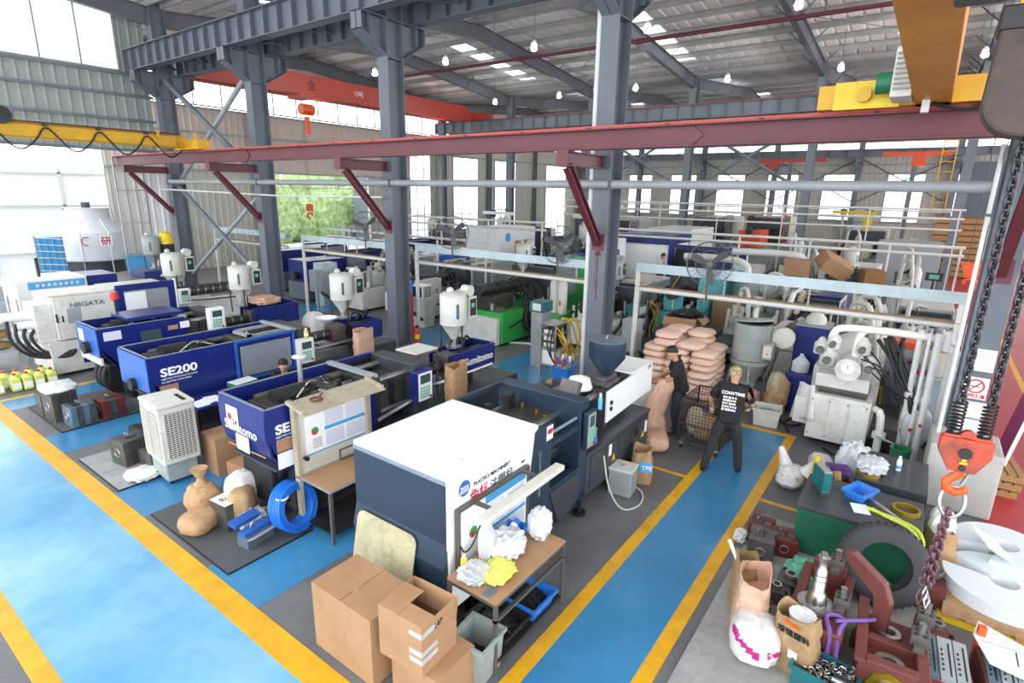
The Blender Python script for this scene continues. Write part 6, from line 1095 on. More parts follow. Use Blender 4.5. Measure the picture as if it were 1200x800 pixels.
# fixture plates
for q, (x, y, l) in enumerate(((5.55, -.98, 'slotted violet-grey fixture plate on red frame next to the box casting'), (5.75, -1.42, 'slotted violet-grey fixture plate on red frame below the white template'))):
    f = thing('fixture_plate', l, 'fixture', (x, y, .02), .12); part(f, 'frame', 'red_part', B(0, .5, 0, .36, 0, .3)); part(f, 'cheek', 'orange', B(.5, .56, .3, .36, 0, .5))
    for i, (a, b, mm) in enumerate(((.25, .34, 'mould_blue'), (.13, .24, 'grey_panel'), (.02, .12, 'grey_panel'))):
        s = part(f, 'slotted_plate', mm, MB().obox((.22, (a+b)/2, .34), (.46, b-a, .03), (0, -.25, 0)))
        part(s, 'slot', 'black', MB().obox((.22, a+.03, .357), (.34, .012, .004), (0, -.25, 0)))
        for j in range(5): part(s, 'bolt_hole', 'black', MB().obox((.1+.05*j, b-.025, .33+.0125*j), (.014, .014, .012), (0, -.25, 0)))
tp = thing('white_template', 'curved white acrylic template lying on the fixtures', 'template', (6.15, -1.12, .42)); part(tp, 'sheet', 'acrylic_sheet', MB().prism([(-.35, -.2), (-.3, .05), (.05, .15), (.3, .1), (.1, -.3), (-.2, -.35)], 0, .01, 'z')); part(tp, 'slot', 'black', B(-.2, .0, -.16, -.15, .01, .012))
gp = obj('tread_plate', B(4.7, 5.4, -1.45, -.75, .006, .03), 'concrete_pale'); tag(gp, 'pale worn plate under the fixtures', 'plate')
# white discs on a pallet
pd_ = thing('pallet', 'yellow edged pallet below the white discs', 'pallet', (6.85, -1.75, 0)); 
for i in range(5): part(pd_, 'slat', 'wood', B(0, 1.7, .02+i*.2, .16+i*.2, .1, .13))
for x in (.05, .8, 1.55): part(pd_, 'bearer', 'yellow', B(x, x+.1, 0, 1.0, 0, .1))
cs = obj('cardboard_sheet', MB().prism([(6.85, -.78), (8.5, -.8), (8.55, -1.7), (6.9, -1.8)], .13, .22, 'z'), 'kraft'); tag(cs, 'torn cardboard layer under the white discs', 'cardboard')
def disc(label, loc, R, r0, h, cut, rz):
    t = thing('white_disc', label, 'disc', loc, rz); n = 44; vs = []; poly = []
    for i in range(n+1): a = cut+(2*PI-2*cut)*i/n; poly.append((R*math.cos(a), R*math.sin(a)))
    inner = [(r0*math.cos(cut+(2*PI-2*cut)*i/n), r0*math.sin(cut+(2*PI-2*cut)*i/n)) for i in range(n+1)]
    for z in (0, h): vs += [(x, y, z) for x, y in poly]+[(x, y, z) for x, y in inner]
    m = n+1; fs = []
    for i in range(n): fs += [(i, i+1, m+i+1, m+i), (2*m+i, 3*m+i, 3*m+i+1, 2*m+i+1), (i, 2*m+i, 2*m+i+1, i+1), (m+i, m+i+1, 3*m+i+1, 3*m+i)]
    fs += [(0, m, 3*m, 2*m), (n, 2*m+n, 3*m+n, m+n)]; part(t, 'ring', 'acrylic_sheet', MB().add(vs, fs)); return t
disc('big thick white acrylic disc with a notch', (7.45, -1.3, .225), .55, .13, .16, .25, 1.2); disc('upper white acrylic disc overlapping the pallet end', (8.25, -1.35, .225), .5, .14, .2, .4, 2.4); ws = obj('acrylic_offcut', MB().obox((0, 0, .1), (.5, .3, .012), (.5, 0, .3)), 'acrylic_sheet'); ws.location = (8.0, -1.2, .42); tag(ws, 'white acrylic offcut tilted on the discs', 'sheet')
openbag('paper_bag', 'slumped tan paper bag between bench and white discs', (7.75, -.7, .0), .3, .36, .3, .6, 'kraft', 171, fold=.6, lean=(.1, -.06)); lump('plastic_bag', 'round clear bag of white pellets beside the green bench', 'plastic bag', (8.1, -.72, 0), (.42, .32, .75), 'poly_dense', 172, .08); pa = thing('steel_pail', 'small steel ladle pail beside the tyre', 'pail', (7.2, -.66, .3)); part(pa, 'bowl', 'steel', MB().lathe([(.05, 0), (.1, .05), (.11, .12), (.1, .12), (.09, .06)], n=18), True); part(pa, 'handle', 'steel', MB().tube([(.1, 0, .1), (.05, .15, .22), (-.1, .2, .14)], .008, 5, smooth=2)); bx_ = obj('rusty_box', B(6.95, 7.35, -.8, -.56, .0, .3), 'red_part'); tag(bx_, 'maroon steel box under the ladle pail', 'box')
# column foot, signs
pe = thing('concrete_block', 'pale concrete block around the foot of the steel column', 'plinth', (10.35, -.95, 0)); part(pe, 'block', 'concrete_pale', MB().prism([(-.62, -.42), (.3, -.42), (.3, .42), (-.62, .42)], 0, .98, 'z'), bevel=.03)
sg = thing('no_smoking_sign', 'white no smoking sign with red ring on the steel column', 'sign', (10.71, -.95, 1.48)); part(sg, 'plate', 'paper', B(-.006, .0, -.16, .13, 0, .34)); part(sg, 'ring', 'red', MB().torus((-.008, -.01, .2), .1, .012, 'x', 28, 6)); part(sg, 'slash', 'red', MB().obox((-.009, -.01, .2), (.004, .2, .018), (-.78, 0, 0))); part(sg, 'cigarette', 'black', MB().box(-.009, -.006, -.06, .05, .19, .205)); part(sg, 'caption_band', 'red', B(-.009, -.006, -.14, .11, .02, .075)); text(sg, '禁止吸烟', .05, 'paper', (-.01, .1, .028), FX, ext=.001)
n1 = thing('notice_sheet', 'printed paper notice on the steel column above the sign', 'notice', (10.71, -.95, 1.92)); part(n1, 'sheet', 'paper', B(-.005, 0, -.17, .1, 0, .34))
for i in range(7): part(n1, 'text_line', 'grey_panel', B(-.007, -.005, -.14, .08, .04+i*.04, .048+i*.04))
n2 = obj('notice_board', B(10.68, 10.71, -1.15, -.79, 1.18, 1.44), 'offwhite'); tag(n2, 'cream board wired to the column below the sign', 'board'); n3 = obj('white_box', B(10.6, 10.7, -1.12, -.84, .985, 1.16), 'white'); tag(n3, 'white box behind the chain on the concrete block', 'box')
pk = thing('pink_board', 'magenta display board with white edge behind the column', 'board', (11.6, -1.62, 0)); part(pk, 'sheet', 'magenta', MB().obox((0, 0, .75), (.9, .03, 1.3), (.15, 0, 0))); part(pk, 'edge', 'white', MB().obox((-.46, 0, .75), (.03, .05, 1.32), (.15, 0, 0)))
for i in range(3):
    p_ = thing('pallet', 'weathered wooden pallet lying on the red floor', 'pallet', (10.75+.02*i, -1.75-.03*i, .0+.13*i), .05*i, 'pallets on the red floor')
    for j in range(4): part(p_, 'slat', 'wood', B(0, .9, j*.12, .09+j*.12, .09, .11))
    for x in (0, .8): part(p_, 'bearer', 'wood', B(x, x+.09, 0, .45, 0, .09))
# chain hoist near the camera
ho = thing('chain_hoist', 'black capped brown chain bag hanging from the overhead hoist', 'hoist', (4.3, -.19, 0)); part(ho, 'chain_bag', 'leather_brown', MB().prism([(-.3, 5.3), (.06, 5.3)]+[(-.12+.195*math.cos(a), 4.93+.19*math.sin(a)) for a in [-PI*i/12 for i in range(13)]], -.11, .11, 'x'), bevel=.02); part(ho, 'bag_collar', 'black', B(-.12, .12, -.31, .07, 5.28, 5.4), bevel=.01); part(ho, 'hoist_body', 'machine_dark', B(-.25, .25, -.35, .3, 5.5, 5.9), bevel=.03); part(ho, 'hanger', 'yellow', B(-.04, .04, -.05, .0, 5.4, 5.52))
link = MB(); pts = []
for i in range(16):
    a = 2*PI*i/16; pts.append((.025*math.cos(a), 0, .024*math.sin(a)+(.016 if math.sin(a) > 0 else -.016)))
link.tube(pts, .012, 7, closed=True)
lm_ = None
def chain(label, x, y, z0, z1, m='chain_dark', s=.8):
    global lm_
    t = thing('lift_chain', label, 'chain', (x, y, 0)); z = z1; k = 0; pit = .057*s
    me = None
    while z > z0:
        if me is None: o = part(t, 'link', m, link, True); me = o.data
        else: o = obj('link', me, None, t)
        o.location = (0, 0, z); o.rotation_euler = (0, 0, (PI/2 if k % 2 else 0)+.6); o.scale = (s, s, s); z -= pit; k += 1
    return t
chain('dark steel lifting chain nearest the orange girder side of the hook block', 4.31, -.335, 3.2, 5.45); chain('dark steel lifting chain on the outer side of the hook block', 4.33, -.485, 3.2, 5.45)
for i, y in enumerate((-.335, -.485)):
    sp_ = thing('buffer_spring', 'black coil buffer spring on top of the hook block', 'spring', (4.31+.02*i, y, 2.98), 0, 'buffer springs on the hook block'); pts = [(.034*math.cos(a), .034*math.sin(a), .215*a/(2*PI*9)) for a in [2*PI*9*k/120 for k in range(121)]]; part(sp_, 'coil', 'black', MB().tube(pts, .007, 5), True)
hb_ = thing('hook_block', 'scuffed orange hook block with yellow marks', 'hook block', (4.32, -.41, 2.74), .1)
for x in (-.035, .02): part(hb_, 'cheek', 'block_orange', MB().prism([(-.135, .22), (.135, .22), (.135, .12), (.07, .0), (-.07, .0), (-.135, .12)], x, x+.018, 'x'), bevel=.006)
part(hb_, 'cover', 'block_orange', MB().prism([(-.125, .24), (.125, .24), (.12, .1), (.05, .02), (-.05, .02), (-.12, .1)], -.02, .02, 'x'), bevel=.01); part(hb_, 'axle', 'dark_metal', MB().cyl((-.05, 0, .13), (.05, 0, .13), .035, n=14), True); part(hb_, 'axle', 'dark_metal', MB().cyl((-.045, 0, .03), (.045, 0, .03), .02, n=12), True); part(hb_, 'top_lug', 'block_orange', MB().cyl((-.02, 0, .235), (.02, 0, .235), .04, n=14), True); part(hb_, 'yellow_mark', 'yellow', MB().box(-.047, -.044, -.02, .02, .06, .075).box(-.047, -.044, -.012, .01, .08, .1))
hkk = part(hb_, 'hook', 'hook_orange', MB().tube([(0, 0, .02), (0, 0, -.03), (0, .03, -.055), (0, .055, -.09), (0, .045, -.135), (0, .0, -.155), (0, -.045, -.135), (0, -.055, -.1)], [.03, .028, .028, .03, .032, .03, .024, .012], 10, smooth=0), True); part(hkk, 'latch', 'galv', MB().obox((0, -.035, -.055), (.03, .012, .08), (.3, 0, 0)))
rg3 = thing('lifting_ring', 'oval steel ring hanging in the hook', 'ring', (4.32, -.41, 2.585)); part(rg3, 'ring', 'steel', MB().tube([(.02*math.sin(a), .065*math.cos(a), -.07+.1*math.sin(a)) for a in [2*PI*i/24 for i in range(24)]], .011, 8, closed=True), True)
for q, (dx, dy, l) in enumerate(((-.012, .03, 'pink tinted sling chain hanging from the ring'), (.03, -.0, 'second sling chain hanging beside it'), (-.03, -.01, 'third sling chain hanging behind the ring chains'))):
    s_ = thing('sling_chain', l, 'chain', (4.32, -.41, 2.44)); me = None
    for k in range(14):
        f = k/13; p = V(-.01+dx*f-.08*f, .01+dy*f+.02*f, -.038*k)
        if me is None: o = part(s_, 'link', 'chain_pink', link, True); me = o.data
        else: o = obj('link', me, None, s_)
        o.location = p; o.scale = (.7, .7, .7); o.rotation_euler = (.1*q, .15, (PI/2 if k % 2 else 0)+q)
    e = V(-.01+dx-.08, .01+dy+.02, -.55); part(s_, 'shackle', 'steel' if q else 'chain_pink', MB().tube([(e.x, e.y, e.z), (e.x-.02, e.y+.015, e.z-.05), (e.x-.03, e.y+.0, e.z-.1), (e.x-.01, e.y-.015, e.z-.05)], .009, 6, closed=True), True)
# ================================================================ SECOND AND THIRD MACHINE LINES
def hoses(par, pts, n, m, r, seed, spread=.3):
    rd = random.Random(seed)
    for k in range(n): part(par, 'hose', m, MB().tube([(x+rd.uniform(-spread, spread)*.5, y+rd.uniform(-spread, spread), max(.03, z+rd.uniform(-spread, spread)*.6)) for x, y, z in pts], r, 6, smooth=2), True)
def bm(label, loc, L, w, h, base, clamp, cover, seed, flip=False, dry=None, window='clear_guard', pipes=None, robot=None, name='moulding_machine', drym='dryer_white', car=None):
    """horizontal injection moulding machine; local x from the clamp end to the injection end"""
    rz = PI if flip else 0; t = thing(name, label, 'machine', loc, rz); rd = random.Random(seed); zb = h*.45; a, b, c = L*.34, L*.56, L*.63
    part(t, 'bed', base, B(0, L, 0, w, .08, zb), bevel=.012)
    for x in (.3, L*.5, L-.3): part(t, 'skid', 'black', B(x-.12, x+.12, .05, w-.05, 0, .08))
    for i in range(4): [part(t, 'bed_door', base, B(.15+i*L/4, .05+(i+1)*L/4-.1, q, q+.012, .16, zb-.08), bevel=.004) for q in (-.012, w)]
    part(t, 'clamp_cover', clamp, B(.05, a, .02, w-.02, zb, h*.94), bevel=.02); part(t, 'clamp_motor', 'oily', MB().cyl((-.2, w/2, zb+.25), (.1, w/2, zb+.25), .16, n=12), True)
    for s in (0, 1):
        y = -.01 if s == 0 else w-.02; d = part(t, 'guard_door', cover, MB().frame(a+.02, b, zb, h, y, y+.03, .09)); part(d, 'door_pane', window, B(a+.1, b-.1, y+.01, y+.016, zb+.1, h-.1))
    part(t, 'moving_platen', 'machine_dark', B(a+.15, a+.35, .1, w-.1, zb, h*.9)); part(t, 'fixed_platen', 'machine_dark', B(b, b+.25, .06, w-.06, zb-.1, h*.93), bevel=.01)
    for y in (.25, w-.25):
        for z in (zb+.15, h*.8): part(t, 'tie_bar', 'steel', MB().cyl((a, y, z), (b, y, z), .05, n=10), True)
    zc = zb+(h-zb)*.5; barrel(t, b+.2, L-.5, w/2, zc, .11); part(t, 'injection_carriage', car or cover, B(c+(.9 if not car else 1.4), L-.15, w*.22, w*.78, zb+.02, zc+(.05 if not car else -.15)), bevel=.015); part(t, 'drive_motor', 'dark_metal', MB().cyl((L-.6, w*.5, zc), (L+.12, w*.5, zc), .18, n=14), True)
    panel(t, b+.02, -.0, zb+.1, .34, .5, clamp if clamp != 'white' else 'blue', 'offwhite', .1)
    for i in range(3): part(t, 'valve_block', rd.choice(['iron', 'oily', 'galv']), B(c+.1+i*.35, c+.35+i*.35, .05, .2, zb, zb+rd.uniform(.12, .3)), bevel=.01)
    hoses(t, [(c+.2, w*.3, zc), (c+.5, .05, zc-.2), (c+.7, -.1, zb-.1), (L-.3, .1, .35)], 5, 'black_rubber', .03, seed, .25); hoses(t, [(c+.2, w*.7, zc), (c+.5, w-.05, zc-.1), (c+.7, w+.1, zb-.1), (L-.3, w-.1, .4)], 4, 'black_rubber', .03, seed+1, .25)
    for q in range(3): part(t, 'cable', rd.choice(['hose_yellow', 'white_dirty', 'black']), MB().tube([(a+.1+.3*q, w*.5, h), (a+.3+.3*q, w*.3, h+.06), (b+.2, w*.4, h*.97), (b+.4+.1*q, w*.2, zc)], .014, 5, smooth=2), True)
    for q in range(54 if pipes else 24):   # fittings, valves and small motors crowding the injection end
        x, y = rd.uniform(b+.3, L-.1), rd.uniform(.02, w-.02); z = zb+rd.uniform(0, .1); hh = rd.uniform(.06, .3) if not pipes else rd.uniform(.12, .62); mm = rd.choice(['oily', 'iron', 'galv', 'dark_metal', 'white_dirty', 'dryer_white', 'black'] if not pipes else ['white_dirty', 'dryer_white', 'offwhite', 'dryer_grey', 'galv', 'iron'])
        if q % 3 == 0: part(t, 'fitting', mm, MB().cyl((x, y, z), (x, y, z+hh*1.4), rd.uniform(.02, .07)*(1.6 if pipes else 1), n=10), True)
        elif q % 3 == 1: part(t, 'valve', mm, MB().cyl((x-.08, y, z+hh), (x+.1, y, z+hh), rd.uniform(.03, .08)*(1.8 if pipes else 1), n=12), True)
        else: part(t, 'junction_box', mm, MB().obox((x, y, z+hh/2), (rd.uniform(.06, .22), rd.uniform(.06, .2), hh), (0, 0, rd.uniform(-.3, .3))))
    if pipes:
        for k in range(3): part(t, 'pipe', pipes, MB().tube([(a+.1+.25*k, w*.2, zb+.3), (a+.1+.25*k, w*.2, h+.12), (b+.5+.2*k, w*.2, h+.12), (b+.5+.2*k, w*.2, zb)], .05, 8, smooth=1), True); part(t, 'pipe_flange', pipes, MB().cyl((a+.1+.25*k, w*.2, h-.05), (a+.1+.25*k, w*.2, h), .08, n=10), True)
    if robot:
        part(t, 'robot_post', robot, B(b+.05, b+.2, w*.4, w*.6, h*.93, h+.75)); part(t, 'robot_beam', robot, B(b+.03, b+.22, -.9, w*.7, h+.75, h+.92)); part(t, 'robot_carriage', 'blue', B(b-.1, b+.05, -.5, -.15, h+.6, h+1.0)); part(t, 'robot_arm', 'galv', B(b-.08, b-.0, -.4, -.3, h-.05, h+1.1)); part(t, 'robot_chain', 'black', MB().tube([(b+.12, w*.6, h+.95), (b+.12, w*.3, h+1.08), (b+.12, 0, h+1.0)], .03, 6, smooth=1), True)
    if dry:
        s = -1 if flip else 1; dx = c+.25; p = V(*loc)+(V(-dx, -w/2, zc+.2) if flip else V(dx, w/2, zc+.2)); dryer(tuple(p), dry, .8, drym, box=1, legs=.16)
    return t
bm('blue and slate machine with looped hoses near the open doorway', (13.0, 19.6, 0), 5.5, 1.3, 1.75, 'grey_base', 'blue', 'blue', 21, False, None)
bm('white machine with many pale pipes behind the dryer of the longest blue machine', (19.4, 17.9, 0), 6.2, 1.4, 1.9, 'white_dirty', 'blue_mid', 'white_dirty', 22, True, 'white hopper dryer over the machine with many pale pipes', pipes='dryer_white')
bm('blue long machine beside the open doorway', (13.8, 22.6, 0), 6, 1.4, 1.9, 'grey_base', 'blue', 'blue', 23, False, 'white hopper dryer near the crossed braces')
bm('grey machine with oily barrel behind the fire extinguisher', (19.6, 15.2, 0), 6, 1.4, 1.8, 'white_dirty', 'dryer_grey', 'white_dirty', 24, True, None)
gm = bm('green based machine with a nest of black hoses', (19.3, 11.3, 0), 6.6, 1.7, 2.2, 'green', 'green', 'green', 25, True, 'white hopper dryer above the green based machine', drym='dryer_white', car='oily')
part(gm, 'end_plinth', 'white_dirty', B(5.4, 6.75, .1, 1.6, .05, .85)); hoses(gm, [(4.9, 1.3, 1.45), (5.2, 1.72, 1.0), (5.6, 1.95, .5), (5.3, 2.1, .15), (4.6, 2.2, .1)], 10, 'black_rubber', .035, 3, .35)
for k in range(14): part(gm, 'barrel_clamp', 'oily', MB().torus((4.5+.12*k, .85, 1.55), .17+.02*(k % 3), .02, 'x', 16, 6), True)
bx = thing('green_cabinet', 'bright green steel cabinet beside the nest of hoses', 'cabinet', (13.75, 8.35, 0)); part(bx, 'body', 'green', B(0, .95, 0, .55, 0, .9), bevel=.012); part(bx, 'top', 'green', B(-.02, .97, -.02, .57, .9, .93)); part(bx, 'latch', 'black', B(.4, .46, -.01, 0, .5, .6))
for i, y in enumerate((8.5, 8.78)): tk = thing('water_filter', 'tall white filter canister standing on the green cabinet', 'filter', (14.2, y, .93), 0, 'white filter canisters'); part(tk, 'body', 'offwhite', MB().lathe([(.13, 0), (.14, .03), (.14, .88), (.1, .97), (.04, 1.0)], n=18), True); part(tk, 'cap', 'offwhite', MB().lathe([(.05, 1.0), (.06, 1.02), (.06, 1.07), (.02, 1.09)], n=12), True); part(tk, 'label', 'orange', B(-.145, -.139, -.03, .03, .25, .4))
# temperature controller rack with yellow hoses
rk2 = thing('controller_rack', 'aluminium rack of temperature controllers draped with yellow hoses', 'rack', (11.2, 6.85, 0))
for x in (0, .55):
    for y in (0, .42): part(rk2, 'post', 'galv', B(x, x+.03, y, y+.03, 0, 1.35))
for z in (.3, .72, 1.05, 1.32): part(rk2, 'shelf', 'galv', B(0, .58, 0, .45, z, z+.02))
for i, z in enumerate((.74, .9, 1.07)): k = part(rk2, 'controller', 'black', B(.05, .5, .03, .42, z, z+.14), bevel=.006); part(k, 'controller_face', 'offwhite', B(.044, .05, .08, .37, z+.02, z+.12))
part(rk2, 'chiller_unit', 'white', B(.06, .52, .04, .42, .32, .66)); hoses(rk2, [(.2, .0, 1.3), (.1, -.12, 1.0), (.25, -.15, .6), (.4, -.1, .2)], 6, 'hose_yellow', .022, 8, .22); hoses(rk2, [(.5, .2, 1.35), (.65, .05, 1.5), (.75, -.1, .9), (.6, -.2, .3)], 4, 'hose_yellow', .022, 9, .2); hoses(rk2, [(.0, .2, 1.2), (-.15, .1, .8), (-.1, 0, .35), (.3, -.15, .25)], 2, 'black', .02, 10, .1)
tb2 = thing('controller_box', 'teal temperature controller on top of the rack', 'controller', (11.75, 7.6, 0)); part(tb2, 'stand', 'galv', B(0, .4, 0, .35, 0, 1.45)); part(tb2, 'box', 'teal_dark', B(-.02, .45, -.02, .4, 1.45, 1.72), bevel=.01); part(tb2, 'face', 'offwhite', B(-.028, -.02, .05, .3, 1.5, 1.68))
lump('hose_heap', 'coil of yellowish hose on the floor by the rack', 'hose coil', (10.9, 6.6, 0), (.5, .45, .12), 'frame_beige', 201, .15)
bt2 = bin_('parts_bin', 'blue crate of fittings at the foot of the big column', (10.2, 6.0, .0), .2, .5, .36, .75, 'blue_plastic'); lump('fittings', 'mixed pipe fittings heaped in the blue crate', 'fittings', (10.2, 6.0, .6), (.42, .3, .22), 'galv', 202, .3, kind='stuff')
for i in range(8): o = obj('hose_fitting', MB().cyl((0, 0, 0), (.12, .05, .1), .03, n=8), ['red', 'blue_plastic', 'white', 'hose_yellow'][i % 4], None, True); o.location = (10.0+.13*(i % 4), 5.9+.18*(i//4), .82); tag(o, 'small coloured hose fitting on the blue crate', 'fitting', 'hose fittings on the crate')
# electrical boxes along the gantry
for x, y, l in ((12.25, 13.3, 'grey electrical box on a post behind the column with the extinguisher'), (12.3, 18.0, 'grey electrical box on a post by the white downpipe'), (12.3, 5.25, 'grey electrical box on a post behind the paint-dripped column')):
    e = thing('electrical_box', l, 'electrical box', (x, y, 0)); part(e, 'post', 'galv', B(.12, .2, .12, .2, 0, .7)); part(e, 'box', 'grey_panel', B(0, .34, 0, .4, .7, 1.5), bevel=.012); part(e, 'door', 'grey_panel', B(-.012, 0, .03, .37, .74, 1.46)); hoses(e, [(.2, .1, .7), (.3, -.2, .5), (.6, -.3, .25), (1.1, -.2, .1)], 3, 'black_rubber', .03, 5, .15)
ex = thing('fire_extinguisher', 'red fire extinguisher at the foot of a column', 'fire extinguisher', (11.32, 11.72, 0)); part(ex, 'cylinder', 'red', MB().lathe([(.07, 0), (.08, .02), (.08, .42), (.04, .5)], n=14), True); part(ex, 'valve', 'black', B(-.03, .03, -.03, .03, .5, .58)); part(ex, 'hose', 'black', MB().tube([(.03, 0, .55), (.12, 0, .5), (.11, 0, .2)], .012, 6, smooth=2)); part(ex, 'label', 'yellow', MB().lathe([(.082, .18), (.082, .32)], n=14), True)
bpn = obj('plastic_board', B(11.9, 11.95, 12.5, 12.9, .0, 1.75), 'blue_plastic'); tag(bpn, 'bright blue sheet panel standing behind the column', 'panel'); bp2 = obj('plastic_board', B(11.7, 11.75, 12.3, 12.46, .0, 1.4), 'red'); tag(bp2, 'red sheet panel beside the bright blue one', 'panel')
def cabinet(label, loc, L, w, h, m, doors=2, name='cabinet', face='x', top=None, legs=0):
    t = thing(name, label, 'cabinet', loc); part(t, 'body', m, B(0, L, 0, w, legs, h), bevel=.01)
    for i in range(doors):
        d = part(t, 'door', m, B(-.012, 0, .02+i*w/doors, (i+1)*w/doors-.02, legs+.05, h-.05), bevel=.003); part(d, 'handle', 'black', B(-.03, -.012, (i+.8)*w/doors, (i+.86)*w/doors, h*.5, h*.58))
        part(t, 'side_door', m, B(.02+i*L/doors, (i+1)*L/doors-.02, -.012, 0, legs+.05, h-.05), bevel=.003)
    if legs:
        for x in (.03, L-.07):
            for y in (.03, w-.07): part(t, 'leg', 'dark_metal', B(x, x+.04, y, y+.04, 0, legs))
    return t
cabinet('tall white cabinet with blue glass door behind the dryers', (13.0, 18.55, 0), .7, .55, 1.65, 'tray_blue', 1); cabinet('grey cabinet with a black louvred control unit', (12.9, 13.0, 0), .5, .6, .95, 'dryer_white', 1)
tu = thing('controller_box', 'white temperature unit with black grille behind the electrical box', 'controller', (12.9, 13.05, .96)); part(tu, 'body', 'white', B(0, .45, 0, .5, 0, .45), bevel=.01); g_ = MB()
for i in range(6): g_.box(.06, .4, -.012, -.004, .06+i*.06, .09+i*.06)
part(tu, 'grille', 'black', g_)['kind'] = 'stuff'; part(tu, 'face', 'black', B(-.01, 0, .05, .45, .05, .4))
for i in range(2): k = thing('controller_box', 'stacked white and black temperature controller beside the oily barrel', 'controller', (14.6, 12.6, .0+.55*i), 0, 'stacked controllers by the oily barrel'); part(k, 'body', 'offwhite', B(0, .5, 0, .5, .02, .54), bevel=.01); part(k, 'face', 'black', B(-.01, 0, .05, .45, .1, .45)); part(k, 'side_vent', 'black', B(.08, .42, -.01, 0, .15, .4))
# teal machines and carts
tc = thing('controller_cart', 'cart of stacked teal temperature controllers', 'cart', (15.4, 6.56, 0))
for x in (0, .62):
    for y in (0, .46): part(tc, 'post', 'galv', B(x, x+.03, y, y+.03, 0, 1.3))
for i, z in enumerate((.15, .52, .9)): k = part(tc, 'controller', 'teal_dark', B(.03, .62, .02, .46, z, z+.3), bevel=.01); part(k, 'controller_face', 'offwhite', B(.08, .57, .01, .02, z+.04, z+.26)); part(tc, 'shelf', 'galv', B(0, .65, 0, .49, z-.02, z))
hoses(tc, [(.6, -.05, 1.3), (.9, -.1, 1.1), (1.0, -.1, .6), (.8, -.1, .2)], 3, 'hose_yellow', .025, 31, .2)
bm('teal machine with yellow looped hoses behind the peach sacks', (19.4, 6.55, 0), 2.9, 1.1, 2.1, 'teal', 'teal', 'teal', 32, True, None)
pn = thing('guard_panel', 'big sloping teal guard panel behind the peach sacks', 'guard', (16.4, 5.15, 0)); part(pn, 'panel', 'teal', MB().prism([(0, .45), (1.2, .75), (3.6, .75), (3.6, 2.05), (0, 2.05)], 0, .04, 'y')); part(pn, 'foot', 'teal_dark', B(.05, .2, 0, .2, 0, .5)); part(pn, 'foot', 'teal_dark', B(3.3, 3.5, 0, .2, 0, .8)); part(pn, 'cable_loop', 'hose_yellow', MB().torus((.25, -.06, 1.55), .2, .025, 'y', 20, 6), True)
bm('off-white machine with round motor covers behind the gantry post', (19.5, 8.25, 0), 5.4, 1.2, 1.7, 'white_dirty', 'white_dirty', 'offwhite', 33, True, 'grey hopper with pointed base behind the gantry post', drym='dryer_grey')
t4 = table('low steel table with an open carton behind the peach sacks', (14.9, 4.3, 0), 1.3, 1.5, .8, 'dark_metal', 'iron', (.2, 'dark_metal')); carton('open_carton', 'open brown carton on the low steel table', (15.0, 4.7, .8), .1, .8, .9, .35, True)
lump('black_runners', 'heap of black plastic runners on the low steel table', 'scrap', (15.4, 5.1, 1.0), (.75, .8, .3), 'black', 211, .3, kind='stuff'); table('steel trestle behind the hopper dryer', (14.6, 3.15, 0), 1.2, 1.0, .7, 'dark_metal', 'iron'); lump('black_runners', 'heap of black scrap under the steel trestle', 'scrap', (15.1, 3.6, .0), (.8, .7, .3), 'dark_metal', 212, .3, kind='stuff')
# third line
bm('blue machine with a white cover far behind the green one', (18.2, 14.0, 0), 1, 1, 1, 'blue_mid', 'blue_mid', 'blue_mid', 40) if 0 else None
bm('sky blue machine with dark open mould behind the pipe gantry', (27.5, 13.6, 0), 7, 1.9, 2.5, 'blue_mid', 'blue_mid', 'blue_mid', 41, True, 'white loader hopper over the sky blue machine')
wbx = thing('moulding_machine', 'white machine housing with posters and dark mould bay', 'machine', (21.5, 16.6, 0)); part(wbx, 'housing', 'white', B(0, 3.2, 0, 2.0, .1, 2.75), bevel=.02); part(wbx, 'mould_bay', 'black', B(3.2, 4.9, .1, 1.9, .3, 2.6)); part(wbx, 'frame', 'blue', B(3.2, 3.35, -.02, .1, .3, 2.75)); part(wbx, 'poster', 'kraft_tan', B(1.4, 2.9, -.012, 0, 1.2, 2.1)); part(wbx, 'poster', 'yellow', B(2.3, 2.8, -.016, -.012, 1.4, 1.8)); part(wbx, 'splash_mark', 'blue_sky', MB().cyl((.8, -.01, 2.3), (.8, 0, 2.3), .22, n=9)); part(wbx, 'injection_bed', 'white_dirty', B(4.9, 8, .2, 1.8, .1, 1.4)); barrel(wbx, 4.9, 7.6, 1.0, 1.8, .16)
BW = thing('moulding_machine', 'very large blue and white machine with an open door and workers', 'machine', (23.6, 6.6, 0)); part(BW, 'bed', 'white_dirty', B(0, 8, 0, 2.3, .05, 1.0)); part(BW, 'clamp_housing', 'white', B(.6, 2.9, .0, 2.3, 1.0, 2.5)) if 0 else None
part(BW, 'platform', 'dark_metal', B(-1.2, -.02, .2, 3.2, .05, .3)); part(BW, 'clamp_housing', 'white', B(0, 2.4, 2.3, 4.6, .1, 2.35), bevel=.02); part(BW, 'clamp_roof', 'blue', B(-.05, 2.6, 2.25, 4.7, 2.35, 2.75), bevel=.02); part(BW, 'end_cover', 'white', B(-.02, 0, 2.4, 4.5, .6, 2.2)); part(BW, 'door_frame', 'blue', MB().box(-.06, .1, 2.1, 2.3, .3, 2.4).box(-.06, .1, -.3, -.1, .3, 2.4).box(-.06, .1, -.1, 2.1, 2.25, 2.4)); part(BW, 'mould_bay', 'black', B(.3, 2.0, 0, 2.1, 1.0, 2.2)); part(BW, 'mould', 'mould', B(.15, .3, .6, 1.5, 1.0, 2.0)); part(BW, 'inner_door', 'blue', B(.05, .1, -.1, .6, 1.0, 2.1)); part(BW, 'rear_housing', 'offwhite', B(2.6, 6, 2.3, 4.4, .1, 2.9))
